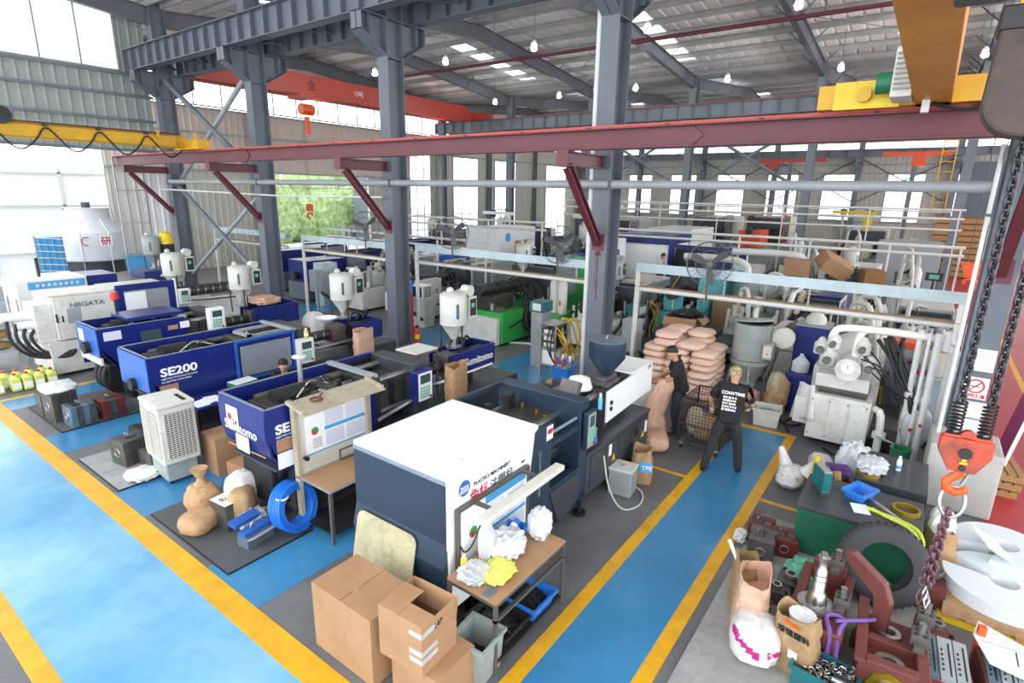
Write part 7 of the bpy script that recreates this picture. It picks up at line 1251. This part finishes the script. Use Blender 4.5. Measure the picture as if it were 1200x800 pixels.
pnb = part(BW, 'control_pendant', 'white', B(-.35, -.1, -1.0, -.55, .6, 2.2), bevel=.01); part(pnb, 'pendant_band', 'blue', B(-.36, -.35, -.98, -.57, 1.9, 2.2)); part(pnb, 'pendant_band', 'blue', B(-.36, -.35, -.98, -.57, .9, 1.1)); part(pnb, 'pendant_screen', 'blue_sky', B(-.36, -.35, -.95, -.6, 1.3, 1.6))
wbp = thing('control_cabinet', 'white control cabinet with blue band beside the very large machine', 'cabinet', (22.2, 10.5, 0)); part(wbp, 'body', 'white', B(0, .5, 0, .9, 0, 2.6), bevel=.01); part(wbp, 'band', 'blue_mid', B(-.01, 0, .05, .85, 1.9, 2.15)); part(wbp, 'lamp', 'red', MB().cyl((-.02, .2, 1.8), (0, .2, 1.8), .05, n=10))
bm('beige machine with an orange guard in the third line', (43.6, 9.6, 0), 8.6, 2.2, 3.4, 'dryer_grey', 'offwhite', 'orange', 42, True, None, window='machine_dark'); bm('beige long machine behind the second column row', (45, 13.5, 0), 9, 2.2, 3.2, 'dryer_white', 'offwhite', 'dryer_grey', 43, True, None); bm('white machine with robot arm near the far windows', (42.7, 19.5, 0), 8, 2, 2.8, 'dryer_white', 'white_dirty', 'white_dirty', 44, True, None, robot='white'); bm('white machine with robot arm beside the end wall', (31, 21.0, 0), 7, 1.8, 2.4, 'white_dirty', 'white', 'white', 45, True, 'white hopper over the robot machine', robot='white'); bm('pale machine with robot arm behind the big column', (33.0, 15.9, 0), 7, 1.8, 2.3, 'dryer_white', 'white_dirty', 'grey_panel', 46, True, None, robot='offwhite'); bm('grey and white machine near the tall windows', (30.0, 25.0, 0), 8, 1.8, 2.2, 'grey_base', 'white_dirty', 'blue', 47, True, 'white hopper near the tall windows'); bm('pale grey machine at the far right corner', (44, 4.0, 0), 8, 2, 2.8, 'dryer_grey', 'white_dirty', 'offwhite', 48, True, None, robot='yellow')
bm('white machine with corroded pipes beyond the cable tray', (20.6, 3.0, 0), 6.2, 1.4, 1.75, 'white_dirty', 'blue', 'white_dirty', 49, True, None, pipes='white_dirty'); bm('white motor machine with cartons beside it', (27.6, 2.9, 0), 6.4, 1.6, 2.0, 'white_dirty', 'white_dirty', 'dryer_white', 50, True, 'white plastic hopper beyond the cartons', pipes='white_dirty'); bm('dull white machine near the platform scale', (21.2, .35, 0), 6.0, 1.3, 1.6, 'white_dirty', 'dryer_white', 'white_dirty', 51, True, None, pipes='dryer_white')
cabinet('long grey steel cabinet far behind the white machines', (31.0, -.6, 0), .8, 2.4, 2.6, 'grey_panel', 2); bm('grey blue press near the second column row', (39.5, 1.4, 0), 6, 2, 2.4, 'grey_panel', 'dryer_grey', 'grey_panel', 52, True, None)
carton('shipping_carton', 'brown carton on top of the white motor machine', (21.6, 3.1, 1.78), .1, .9, .8, .55); o = carton('shipping_carton', 'tilted brown carton leaning beside another carton', (22.3, 2.1, 1.6), .5, .8, 1.0, .5); o.rotation_euler = (.5, -.35, .4); carton('shipping_carton', 'brown carton behind the low steel table', (17.5, 4.35, .0), .0, .9, .7, 1.3); carton('shipping_carton', 'dark brown carton between white pipes', (22.0, .9, 1.62), .3, .7, .6, .5, m='card_edge')
dr = thing('drying_drum', 'round pale drying drum with a wide duct', 'dryer', (19.6, 4.6, 0)); part(dr, 'drum', 'dryer_grey', MB().lathe([(.4, .1), (.45, .12), (.45, 1.7), (.4, 1.8)], n=22), True); part(dr, 'duct', 'pipe_white', MB().tube([(0, 0, 1.8), (.1, .1, 2.3), (.5, 1.2, 2.35), (.6, 2.4, 2.3)], .12, 12, smooth=2), True); part(dr, 'blower', 'dryer_white', MB().cyl((-.1, -.65, 1.6), (.2, -.65, 1.6), .28, n=16), True)
pw = thing('duct_run', 'fat white duct on top of the third line machine', 'duct', (22.2, 3.3, 0)); part(pw, 'duct', 'pipe_white', MB().tube([(0, 0, 1.2), (0, .0, 2.35), (.1, .6, 2.45), (.1, 2.6, 2.4)], .13, 12, smooth=2), True)
t5 = table('packing table with white parts in front of the very large machine', (19.95, 5.9, 0), 1.2, 1.7, .85, 'green_dark', 'iron'); lump('white_parts', 'heap of white moulded parts on the packing table', 'parts', (20.5, 6.7, .855), (.9, 1.2, .16), 'white', 221, .3, kind='stuff'); table('packing table with white board', (20.6, 4.2, 0), 1.0, 1.0, .9, 'white', 'iron')
cb_ = cabinet('orange toolbox cabinet on the far machine', (14.4, -.2, 0), .5, .5, 1.3, 'grey_panel', 1); ot = obj('orange_box', B(14.4, 14.9, -.2, .3, 1.31, 1.45), 'orange'); tag(ot, 'flat orange box on a grey cabinet', 'box')
# right side: front white machine with pipes, dryer, blue cabinets
wm = thing('hydraulic_unit', 'greasy white hydraulic unit with bolted panels and bent white pipes', 'machine', (10.95, .3, 0))
part(wm, 'tank', 'white_dirty', B(.0, 1.2, .0, .95, .15, 1.0), bevel=.012)
for i in range(3): part(wm, 'bolted_panel', 'white_dirty', B(-.014, 0, .03+i*.31, .31+i*.31, .2, .95), bevel=.004)
for i in range(4):
    for z in (.25, .9): part(wm, 'bolt', 'iron', MB().cyl((-.02, .06+i*.28, z), (-.012, .06+i*.28, z), .015, n=6))
part(wm, 'side_tank', 'white_dirty', B(.1, .5, .95, 1.2, .35, .85), bevel=.02); part(wm, 'drain_pipe', 'white_dirty', MB().tube([(.1, -.05, .9), (-.02, -.15, .9), (-.05, -.18, .6), (-.05, -.18, .2)], .06, 10, smooth=1), True); part(wm, 'drain_flange', 'white_dirty', MB().cyl((-.05, -.18, .45), (-.05, -.18, .55), .1, n=12), True); part(wm, 'handrail', 'galv', MB().tube([(-.1, -.1, .5), (-.3, -.4, .5), (-.3, -.4, .05)], .018, 6))
part(wm, 'well', 'oily', B(.15, 1.0, .1, .85, 1.0, 1.06)); part(wm, 'manifold', 'white_dirty', B(.35, .75, .1, .95, 1.05, 1.3), bevel=.015); part(wm, 'pump', 'white_dirty', MB().cyl((.1, .45, 1.5), (.75, .45, 1.5), .2, n=18), True); part(wm, 'gauge', 'white', MB().cyl((.05, .45, 1.55), (.1, .45, 1.55), .11, n=16), True); part(wm, 'gauge_needle', 'black', MB().obox((.047, .45, 1.57), (.004, .01, .06)))
for i, (y, z, r) in enumerate(((.8, 1.6, .14), (.95, 1.75, .12), (.15, 1.55, .13), (.3, 1.85, .12), (.75, 1.9, .11))): v_ = part(wm, 'valve', 'white_dirty', MB().lathe([(r*.4, -.12), (r, -.1), (r, .08), (r*.7, .12), (r*.3, .2)], c=(.35+.1*(i % 2), y, z), n=14), True); part(v_, 'valve_port', 'iron', MB().cyl((.1+.1*(i % 2), y, z), (.3+.1*(i % 2), y, z), r*.5, n=10), True)
for k in range(2): part(wm, 'bent_pipe', 'white', MB().tube([(.35+.12*k, .8-.4*k, 1.5), (.35+.12*k, .8-.4*k, 2.1), (.4+.12*k, .65-.4*k, 2.2), (.5, -.4, 2.2), (.5, -1.0, 2.15)], .065, 10, smooth=2), True)
part(wm, 'pipe_tee', 'white', MB().cyl((.5, -.85, 2.0), (.5, -.85, 2.32), .085, n=12), True); part(wm, 'rear_block', 'white_dirty', B(1.2, 2.2, .0, 1.1, .15, 1.2)); part(wm, 'rear_motor', 'white_dirty', MB().cyl((1.3, .6, 1.5), (2.0, .6, 1.5), .3, n=18), True); part(wm, 'oil_pan', 'black', B(.5, 1.2, -.6, -.02, .02, .2)); hoses(wm, [(.7, -.1, 2.0), (.6, -.35, 1.5), (.5, -.6, .9), (.6, -.7, .25)], 7, 'black_rubber', .035, 61, .22); hoses(wm, [(.3, .3, 1.7), (.2, .0, 1.6), (.3, -.2, 1.2), (.5, -.4, 1.0)], 5, 'black', .014, 62, .2)
sack('white_sack', 'white crumpled sheet beside the black hoses of the hydraulic unit', (11.55, -.35, .2), .2, .4, .45, .75, 'cover_plastic', 231)
cl_ = thing('cloth', 'white cloth draped over the side of the hydraulic unit', 'cloth', (10.98, 1.35, 0)); vs = []
for j in range(9):
    for i in range(9): u, w_ = i/8, j/8; vs.append((.3*u-.1*w_+.02*math.sin(9*u+4*w_), .3*(u-.5)+.16*(w_)*(u-.5)+.03*math.sin(12*u), 1.15-.65*w_-.12*u+.03*math.sin(7*u+3)))
part(cl_, 'fabric', 'white_bag', MB().add(vs, [(j*9+i, j*9+i+1, (j+1)*9+i+1, (j+1)*9+i) for j in range(8) for i in range(8)]), True).modifiers.new('t', 'SOLIDIFY').thickness = .01
bcab = cabinet('tall royal blue cabinet with a motor on top beside the hydraulic unit', (13.15, 1.35, 0), .65, .62, 1.75, 'blue', 1); part(bcab, 'top_plate', 'grey_panel', B(-.02, .67, -.02, .64, 1.75, 1.79)); part(bcab, 'motor', 'offwhite', MB().lathe([(.2, 1.79), (.2, 1.9), (.12, 2.0), (.04, 2.08)], c=(.3, .3, 0), n=16), True)
bc2 = cabinet('low royal blue cabinet carrying a water bottle', (12.5, 1.45, 0), .6, .5, .85, 'blue', 1); part(bc2, 'notice', 'paper', B(-.018, -.012, .1, .2, .6, .72)); part(bc2, 'switch_box', 'red', B(-.06, -.01, .42, .55, .45, .75)); bo2 = thing('water_bottle', 'clear plastic water bottle on the low blue cabinet', 'bottle', (12.75, 1.72, .86)); part(bo2, 'body', 'cover_plastic', MB().lathe([(.16, 0), (.17, .02), (.17, .2), (.06, .32), (.04, .34), (.04, .38)], n=20), True)
hd = thing('hopper_dryer', 'big grey hopper dryer with open lid beside the blue cabinets', 'dryer', (12.75, 2.75, 0)); part(hd, 'barrel', 'dryer_grey', MB().lathe([(.36, .95), (.38, .97), (.38, 1.75), (.36, 1.77)], n=26), True); part(hd, 'cone', 'dryer_grey', MB().lathe([(.2, .45), (.38, .85), (.4, .87), (.4, .95)], n=26), True); part(hd, 'lower_barrel', 'dryer_grey', MB().lathe([(.2, .02), (.22, .04), (.2, .45)], n=20), True); ld_ = part(hd, 'lid', 'dryer_grey', MB().lathe([(.4, 0), (.4, .03), (.36, .05), (.02, .06)], n=26), True); ld_.location = (0, 0, 1.8); ld_.rotation_euler = (-.12, .1, 0); part(ld_, 'lid_spout', 'offwhite', MB().tube([(.1, 0, .05), (.1, 0, .2), (.14, -.02, .26)], .05, 8), True); part(hd, 'rim_gap', 'black', MB().lathe([(.37, 1.76), (.37, 1.79)], n=26))
for a in range(3): an = a*2.1+3.4; part(hd, 'leg', 'dryer_grey', MB().cyl((.37*math.cos(an), .37*math.sin(an), .95), (.5*math.cos(an), .5*math.sin(an), 0), .025, n=6))
part(hd, 'blower', 'offwhite', MB().lathe([(.1, -.1), (.22, -.08), (.22, .06), (.12, .1)], c=(.1, -.62, 1.5), n=20, axis='x'), True); part(hd, 'duct', 'iron', MB().cyl((.1, -.5, 1.3), (.05, -.35, .5), .08, n=12), True); bxx = part(hd, 'control_box', 'dryer_grey', B(-.3, -.05, -.5, -.3, 1.05, 1.4), bevel=.01); part(bxx, 'control_face', 'offwhite', B(-.306, -.3, -.48, -.32, 1.1, 1.35)); part(bxx, 'switch', 'red', MB().cyl((-.315, -.4, 1.18), (-.305, -.4, 1.18), .02, n=8))
openbag('paper_bag', 'torn brown and yellow paper sacks beside the hopper dryer', (12.35, 2.1, 0), .3, .5, .45, .72, 'kraft_tan', 241, fold=.7, lean=(.1, -.15)); sack('paper_sack', 'beige woven sack slumped by the low blue cabinet', (12.4, 2.05, .0), .6, .4, .36, .85, 'cream_board', 242); lump('peach_waste', 'pink plastic waste under the hopper dryer', 'waste', (12.35, 2.55, 0), (.5, .4, .35), 'bag_peach', 243, .2)
wbn = bin_('waste_bin', 'dirty white plastic bin beside the blue lane end', (11.5, 2.02, .0), .15, .42, .5, .36, 'white_dirty'); lump('bin_contents', 'grey dust filling the white bin', 'waste', (11.5, 2.02, .05), (.34, .4, .26), 'grey_panel', 244, .1, kind='stuff')
gbk = thing('bucket', 'dark green bucket at the corner of the granite plate', 'bucket', (10.7, -.22, 0)); part(gbk, 'body', 'green_dark', MB().lathe([(.12, 0), (.15, .42), (.16, .42), (.16, .44), (.14, .44), (.11, .04)], n=20), True)
# white pipe risers next to the hydraulic unit
for i, (y, x, r, l) in enumerate(((-.18, 11.45, .045, 'white riser pipe nearest the hydraulic unit'), (-.3, 11.25, .03, 'thin white riser pipe with red valve'), (-.42, 11.3, .055, 'thick white riser pipe beside the steel column'), (-.3, 11.7, .04, 'grey riser pipe behind the white risers'))):
    r_ = thing('riser_pipe', l, 'pipe', (x, y, 0)); part(r_, 'pipe', 'pipe_white' if i < 3 else 'pipe_grey', MB().cyl((0, 0, 0), (.0, .0, 2.3), r, n=10), True); v_ = part(r_, 'valve', 'red', MB().cyl((-.06, 0, .5+.1*i), (.06, 0, .5+.1*i), .03, n=8)); part(r_, 'socket', 'pipe_white', MB().cyl((0, 0, 1.1), (0, 0, 1.2), r*1.35, n=10), True)
sh = thing('storage_rack', 'pale steel rack with jars and boxes behind the risers', 'rack', (12.3, -.9, 0))
for x in (0, .8):
    for y in (0, .7): part(sh, 'post', 'pipe_white', B(x, x+.05, y, y+.05, 0, 2.2))
for z in (.5, 1.25): part(sh, 'shelf', 'tray_blue', B(0, .85, 0, .75, z, z+.04))
part(sh, 'panel', 'tray_blue', B(.1, .15, .05, .7, .54, 1.24))
jr = thing('jar', 'large white jar on the rack behind the risers', 'jar', (12.6, -.55, 1.3)); part(jr, 'body', 'offwhite', MB().lathe([(.2, 0), (.22, .03), (.22, .4), (.16, .45)], n=18), True); part(jr, 'lid', 'kraft_tan', MB().lathe([(.17, .45), (.17, .5), (.02, .51)], n=16), True)
for i in range(4): o = obj('small_box', B(-.12, .12, -.08, .08, 0, .1+.04*(i % 2)), ['red', 'teal', 'blue_plastic', 'maroon'][i]); o.location = (12.45+.14*i, -.3+.05*i, 1.3); tag(o, ['red small box on the pale rack', 'teal small box on the pale rack', 'blue small box on the pale rack', 'maroon small box on the pale rack'][i], 'box')
sc2 = thing('platform_scale', 'grey platform scale with black display post', 'scale', (22.6, -1.1, 0)); part(sc2, 'platform', 'grey_panel', B(0, 2.0, 0, 1.6, 0, .3)); part(sc2, 'guard_rail', 'pipe_grey', MB().frame(0, 2.0, .3, 1.5, 1.55, 1.6, .05)); part(sc2, 'side_panel', 'grey_panel', B(.05, 1.95, 1.56, 1.58, .35, 1.4)); part(sc2, 'post', 'black', B(-.05, .0, .7, .76, 0, 1.9)); dsp = part(sc2, 'display', 'black', B(-.1, .0, .5, .96, 1.9, 2.15)); part(dsp, 'digits', 'key_green', B(-.106, -.1, .6, .86, 1.96, 2.1))
ru = obj('roll_shutter', B(56.6, 56.8, -5.5, -1.2, 3.2, 7.3), 'grey_base'); tag(ru, 'grey green roller shutter box at the far right', 'shutter'); wo = thing('wooden_crate', 'stack of brown wooden crates beyond the second column row', 'crate', (42, -2.6, 0)); 
for i in range(10): part(wo, 'plank', 'wood', B(0, .2, 0, 2.4, .1+i*.34, .36+i*.34)); part(wo, 'side_plank', 'wood', B(.2, 2.2, 2.3, 2.4, .1+i*.34, .36+i*.34))
part(wo, 'core', 'card_edge', B(.2, 2.2, 0, 2.3, 0, 3.5))
h3 = thing('crane_hook', 'orange hook block hanging above the red floor far away', 'hook', (22.0, -1.25, 0)); part(h3, 'block', 'hook_orange', MB().prism([(-.3, 2.6), (.3, 2.6), (.16, 2.15), (-.16, 2.15)], -.1, .1, 'x')); part(h3, 'hook', 'orange', MB().torus((0, 0, 1.95), .16, .06, 'x', 16, 6, .75), True); part(h3, 'rope', 'steel_dark', MB().cyl((0, .15, 2.6), (0, .15, 8.6), .015, n=5).cyl((0, -.15, 2.6), (0, -.15, 8.6), .015, n=5))
# pipe racks and railings further back
for x, y0, y1, zs, l in ((22.3, -1.0, 12, (2.75, 3.0), 'white double pipe rail over the third line machines'), (33.0, -1.2, 20, (3.1, 3.6, 4.0), 'white triple pipe rail along the second column row'), (20.15, 13, 24, (2.9, 3.2), 'white double pipe rail before the tall windows'), (46.2, -1, 24, (3.2, 3.7), 'white double pipe rail in the farthest bay'), (16.5, 13, 23, (2.3, 2.6), 'white double pipe rail beside the doorway')):
    r_ = thing('pipe_rail', l, 'pipe rail', (x, 0, 0))
    for z in zs: part(r_, 'pipe', 'pipe_white', MB().cyl((0, y0, z), (0, y1, z), .05, n=8), True)
    for k in {22.3: (-.9, .95, 3.3, 5.7, 11.8), 16.5: (13.3, 15.8, 18.7, 21.7), 20.15: (13.2, 16.1, 19.0, 22.3), 33.0: (-1, 2.5, 6.4, 9.8, 13.2, 16.5, 19.8)}.get(x, (1.6, 5.0, 9.9, 14.5, 20.5, 23.5)): part(r_, 'post', 'pipe_white', B(-.03, .03, k-.03, k+.03, 0, zs[-1]))
ylad = thing('ladder', 'yellow steel ladder on the second column row', 'ladder', (32.872, -.15, 0))
for y in (-.25, .25): part(ylad, 'stile', 'crane_yellow', B(0, .05, y-.025, y+.025, 4.0, 9.2))
for i in range(11): part(ylad, 'rung', 'crane_yellow', B(.01, .04, -.25, .25, 4.3+i*.45, 4.34+i*.45))
for i, (x, y) in enumerate(((33.6, 24.5), (33.4, 16.5))): pass
jib = thing('jib_crane', 'small red jib crane on the far column row', 'crane', (52, 10, 0)); part(jib, 'arm', 'crane_red', B(-.15, .15, -2.5, 2.5, 7.2, 7.5)); part(jib, 'hoist', 'crane_red', B(-.3, .3, 1.0, 1.8, 6.7, 7.2)); part(jib, 'column', 'steel_grey', B(-.15, .15, -.15, .15, 0, 7.2)); jb2 = thing('jib_crane', 'small orange jib crane near the yellow ladder', 'crane', (50, 1.6, 0)); part(jb2, 'arm', 'orange', B(-.15, .15, -2.0, 2.0, 7.4, 7.7)); part(jb2, 'hoist', 'orange', B(-.3, .3, -.6, .2, 6.7, 7.4)); part(jb2, 'column', 'steel_grey', B(-.15, .15, -.15, .15, 0, 7.4))
for i in range(7):   # cartons stacked near the end wall windows
    carton('shipping_carton', 'brown carton stacked near the tall windows', (24.6+.75*(i % 4), 21.5, .0+.7*(i//4)), .03*i, .7, .7, .68, group='cartons near the tall windows')
# ================================================================ LAST SMALL THINGS
gbx = thing('grey_canister', 'square grey concrete-splashed canister beside the machine bed', 'canister', (7.12, 2.95, .0), .12); part(gbx, 'body', 'dryer_grey', B(0, .34, 0, .36, 0, .4), bevel=.02); part(gbx, 'lid', 'white_dirty', B(-.01, .35, -.01, .37, .4, .43), bevel=.012); part(gbx, 'spout', 'dryer_grey', MB().cyl((.17, .18, .43), (.17, .18, .45), .04, n=12))
tpe = openbag('paper_bag', 'kraft resin bag with blue lettered band beside the grey canister', (7.8, 3.08, 0), .3, .34, .36, .55, 'kraft_tan', 301, fold=.7); part(tpe, 'band', 'paper_blue', MB().obox((-.18, -.08, .3), (.012, .2, .16), (0, 0, .1))); text(tpe, 'TPE', .1, 'paper', (-.19, -.02, .26), (PI/2, 0, -PI/2+.1), ext=.004, bold=.001)
for pts, m, r, l in (([(6.5, 3.12, .9), (6.55, 3.05, .4), (6.7, 2.9, .02), (6.95, 2.75, .015), (7.25, 2.78, .015), (7.5, 2.95, .015), (7.48, 3.2, .015)], 'offwhite', .012, 'thin pale air hose hanging from the control panel'), ([(12.3, 1.5, .6), (12.1, 1.3, .2), (11.6, .9, .02), (11.0, -.0, .02), (10.5, -.3, .02)], 'black', .018, 'black cable trailing from the blue cabinet along the floor'), ([(11.9, 1.9, .02), (11.6, 1.6, .02), (11.9, 1.4, .02), (12.2, 1.6, .02), (11.8, 1.75, .02), (11.3, 1.55, .02)], 'black', .018, 'black cable coiled beside the white bin'), ([(10.9, .9, .02), (10.6, .6, .02), (10.4, .1, .02), (10.2, -.2, .02)], 'black', .02, 'black cable in front of the hydraulic unit'), ([(13.6, 6.5, .02), (13.2, 8.0, .02), (13.6, 9.0, .02), (13.0, 10.0, .02), (12.6, 11.0, .02)], 'pipe_white', .03, 'white pipe lying before the green base machine')):
    c = thing('floor_cable', l, 'cable', (0, 0, 0)); part(c, 'cable', m, MB().tube(pts, r, 6, smooth=3), True)
# extra castings and tools around the tyre
for i, (x, y, z, a, b, h, m, l) in enumerate(((6.35, .62, .02, .3, .24, .2, 'mould', 'greasy steel slab in front of the tyre'), (6.12, .72, .02, .2, .3, .16, 'iron', 'flat iron bracket beside the green sheet'), (6.3, -.72, .02, .35, .2, .28, 'red_part', 'maroon end bracket behind the box casting'), (6.55, .18, .02, .22, .2, .3, 'red_part', 'maroon bearing block beside the spindle'), (4.95, -.85, .02, .3, .3, .12, 'iron', 'rusty base plate at the corner of the plates'))):
    k = thing('machine_part', l, 'machine part', (x, y, z), .2*i); part(k, 'block', m, B(-a/2, a/2, -b/2, b/2, 0, h), bevel=.012); part(k, 'boss', 'steel', MB().cyl((0, 0, h), (0, 0, h+.05), min(a, b)*.28, n=16), True); part(k, 'bore', 'black', MB().cyl((0, 0, h+.05), (0, 0, h+.053), min(a, b)*.16, n=12))
    for s in (-1, 1): part(k, 'bolt', 'dark_metal', MB().cyl((s*a*.36, s*b*.32, h), (s*a*.36, s*b*.32, h+.025), .018, n=6))
for i in range(9):
    o = obj('hex_bolt', MB().cyl((0, 0, 0), (0, 0, .02), .022, n=6).cyl((0, 0, .02), (0, 0, .09), .011, n=8), 'steel', None, False); o.location = (5.9+.12*(i % 3), .62+.1*(i//3), .045); o.rotation_euler = (1.4, .2*i, .9*i); tag(o, 'loose steel bolt on the grey plates', 'bolt', 'loose bolts on the plates')
# stacked drums, tubs and boxes filling the aisles between the far machines
rd = random.Random(77)
drum = thing('plastic_tub', 'pale plastic tub between the far machines', 'tub', (14.2, 15.7, 0), 0, 'tubs between the far machines'); part(drum, 'body', 'offwhite', MB().lathe([(.22, 0), (.26, .5), (.28, .52), (.27, .55), (.22, .52), (.2, .05)], n=18), True)
for x, y in ((15.0, 15.8), (16.2, 12.1), (14.4, 21.6), (15.8, 21.8), (21.0, 10.2), (20.9, 11.0), (17.5, 3.4), (17.9, 3.9), (21.3, 4.6)): dup(drum, (x, y, 0), rd.uniform(0, 6))
crate = bin_('stacking_crate', 'blue stacking crate on the floor between far machines', (15.6, 18.5, 0), 0, .6, .4, .3, 'blue_mid', 'crate'); crate['group'] = 'blue crates between far machines'
for i, (x, y, z) in enumerate(((15.6, 18.5, .3), (15.6, 18.5, .6), (16.6, 18.6, 0), (16.6, 18.6, .3), (20.3, 9.4, 0), (20.3, 9.4, .3), (20.3, 9.4, .6), (19.9, 3.35, 0), (19.9, 3.35, .3), (23.5, 15.0, 0), (23.5, 15.0, .3))): dup(crate, (x, y, z), .05*i)
def pump_unit(label, loc, seed, h=1.5, m='white_dirty', rz=0):
    t = thing('pump_unit', label, 'pump', loc, rz); rd = random.Random(seed)
    part(t, 'base', m, B(-.45, .45, -.4, .4, 0, h*.45), bevel=.02); part(t, 'motor', m, MB().cyl((-.4, .0, h*.45+.22), (.3, .0, h*.45+.22), .22, n=18), True); part(t, 'motor_fan', 'dryer_grey', MB().cyl((-.48, 0, h*.45+.22), (-.4, 0, h*.45+.22), .18, n=16), True); part(t, 'gear_case', m, B(.25, .55, -.2, .2, h*.4, h*.45+.5), bevel=.03)
    part(t, 'vessel', m, MB().lathe([(.1, h*.45), (.16, h*.5), (.16, h*.9), (.08, h)], c=(.1, -.28, 0), n=16), True); part(t, 'riser', 'offwhite', MB().tube([(.2, .25, h*.45), (.2, .25, h*1.05), (.1, .1, h*1.12), (-.3, -.2, h*1.1), (-.35, -.3, h*.6)], .06, 10, smooth=2), True); part(t, 'gauge', 'white', MB().cyl((-.05, -.36, h*.75), (-.02, -.36, h*.75), .08, n=14), True)
    for q in range(8): x, y = rd.uniform(-.4, .4), rd.uniform(-.35, .35); part(t, 'valve', rd.choice([m, 'iron', 'dryer_grey', 'offwhite']), MB().cyl((x, y, h*.45), (x+rd.uniform(-.1, .1), y, h*.45+rd.uniform(.2, .7)), rd.uniform(.03, .08), n=10), True)
    for q in range(3): part(t, 'hose', rd.choice(['black_rubber', 'iron', 'hose_yellow']), MB().tube([(rd.uniform(-.3, .3), .1, h*.6), (rd.uniform(-.4, .4), -.3, h*.8), (rd.uniform(-.4, .4), -.45, h*.4), (rd.uniform(-.4, .4), -.5, .1)], .028, 6, smooth=2), True)
    return t
pu = [('white pump unit behind the tall blue cabinet', (14.2, .75, 0), 1.6), ('white pump unit beside the orange flat box', (15.6, .98, 0), 1.8), ('greyish pump unit behind the white riser pipes', (13.9, -.55, 0), 1.5), ('white pump unit between the corroded machines', (17.6, .96, 0), 1.7), ('pale pump unit next to the steel trestle', (16.6, 3.9, 0), 1.7), ('white pump unit below the stacked cartons', (21.9, 3.6, 0), 1.6), ('white pump unit beyond the platform scale', (25.6, .4, 0), 2.0), ('pale pump unit beside the white plastic hopper', (26.6, 3.9, 0), 2.2), ('white pump unit in front of the long grey cabinet', (28.8, .5, 0), 2.2), ('pale pump unit at the end of the oily barrel machine', (14.6, 16.0, 0), 1.5), ('pale pump unit beside the sky blue machine', (20.1, 10.6, 0), 1.6), ('grey pump unit beside the drying drum', (18.9, 3.6, 0), 1.9), ('white pump unit in the bay near the orange guard', (31.5, 5.4, 0), 2.4), ('pale pump unit near the yellow jib', (35.0, 3.2, 0), 2.6)]
for i, (l, p, h) in enumerate(pu): pump_unit(l, p, 400+i, h, ['white_dirty', 'dryer_white', 'dryer_grey'][i % 3], .3*math.sin(i*3))
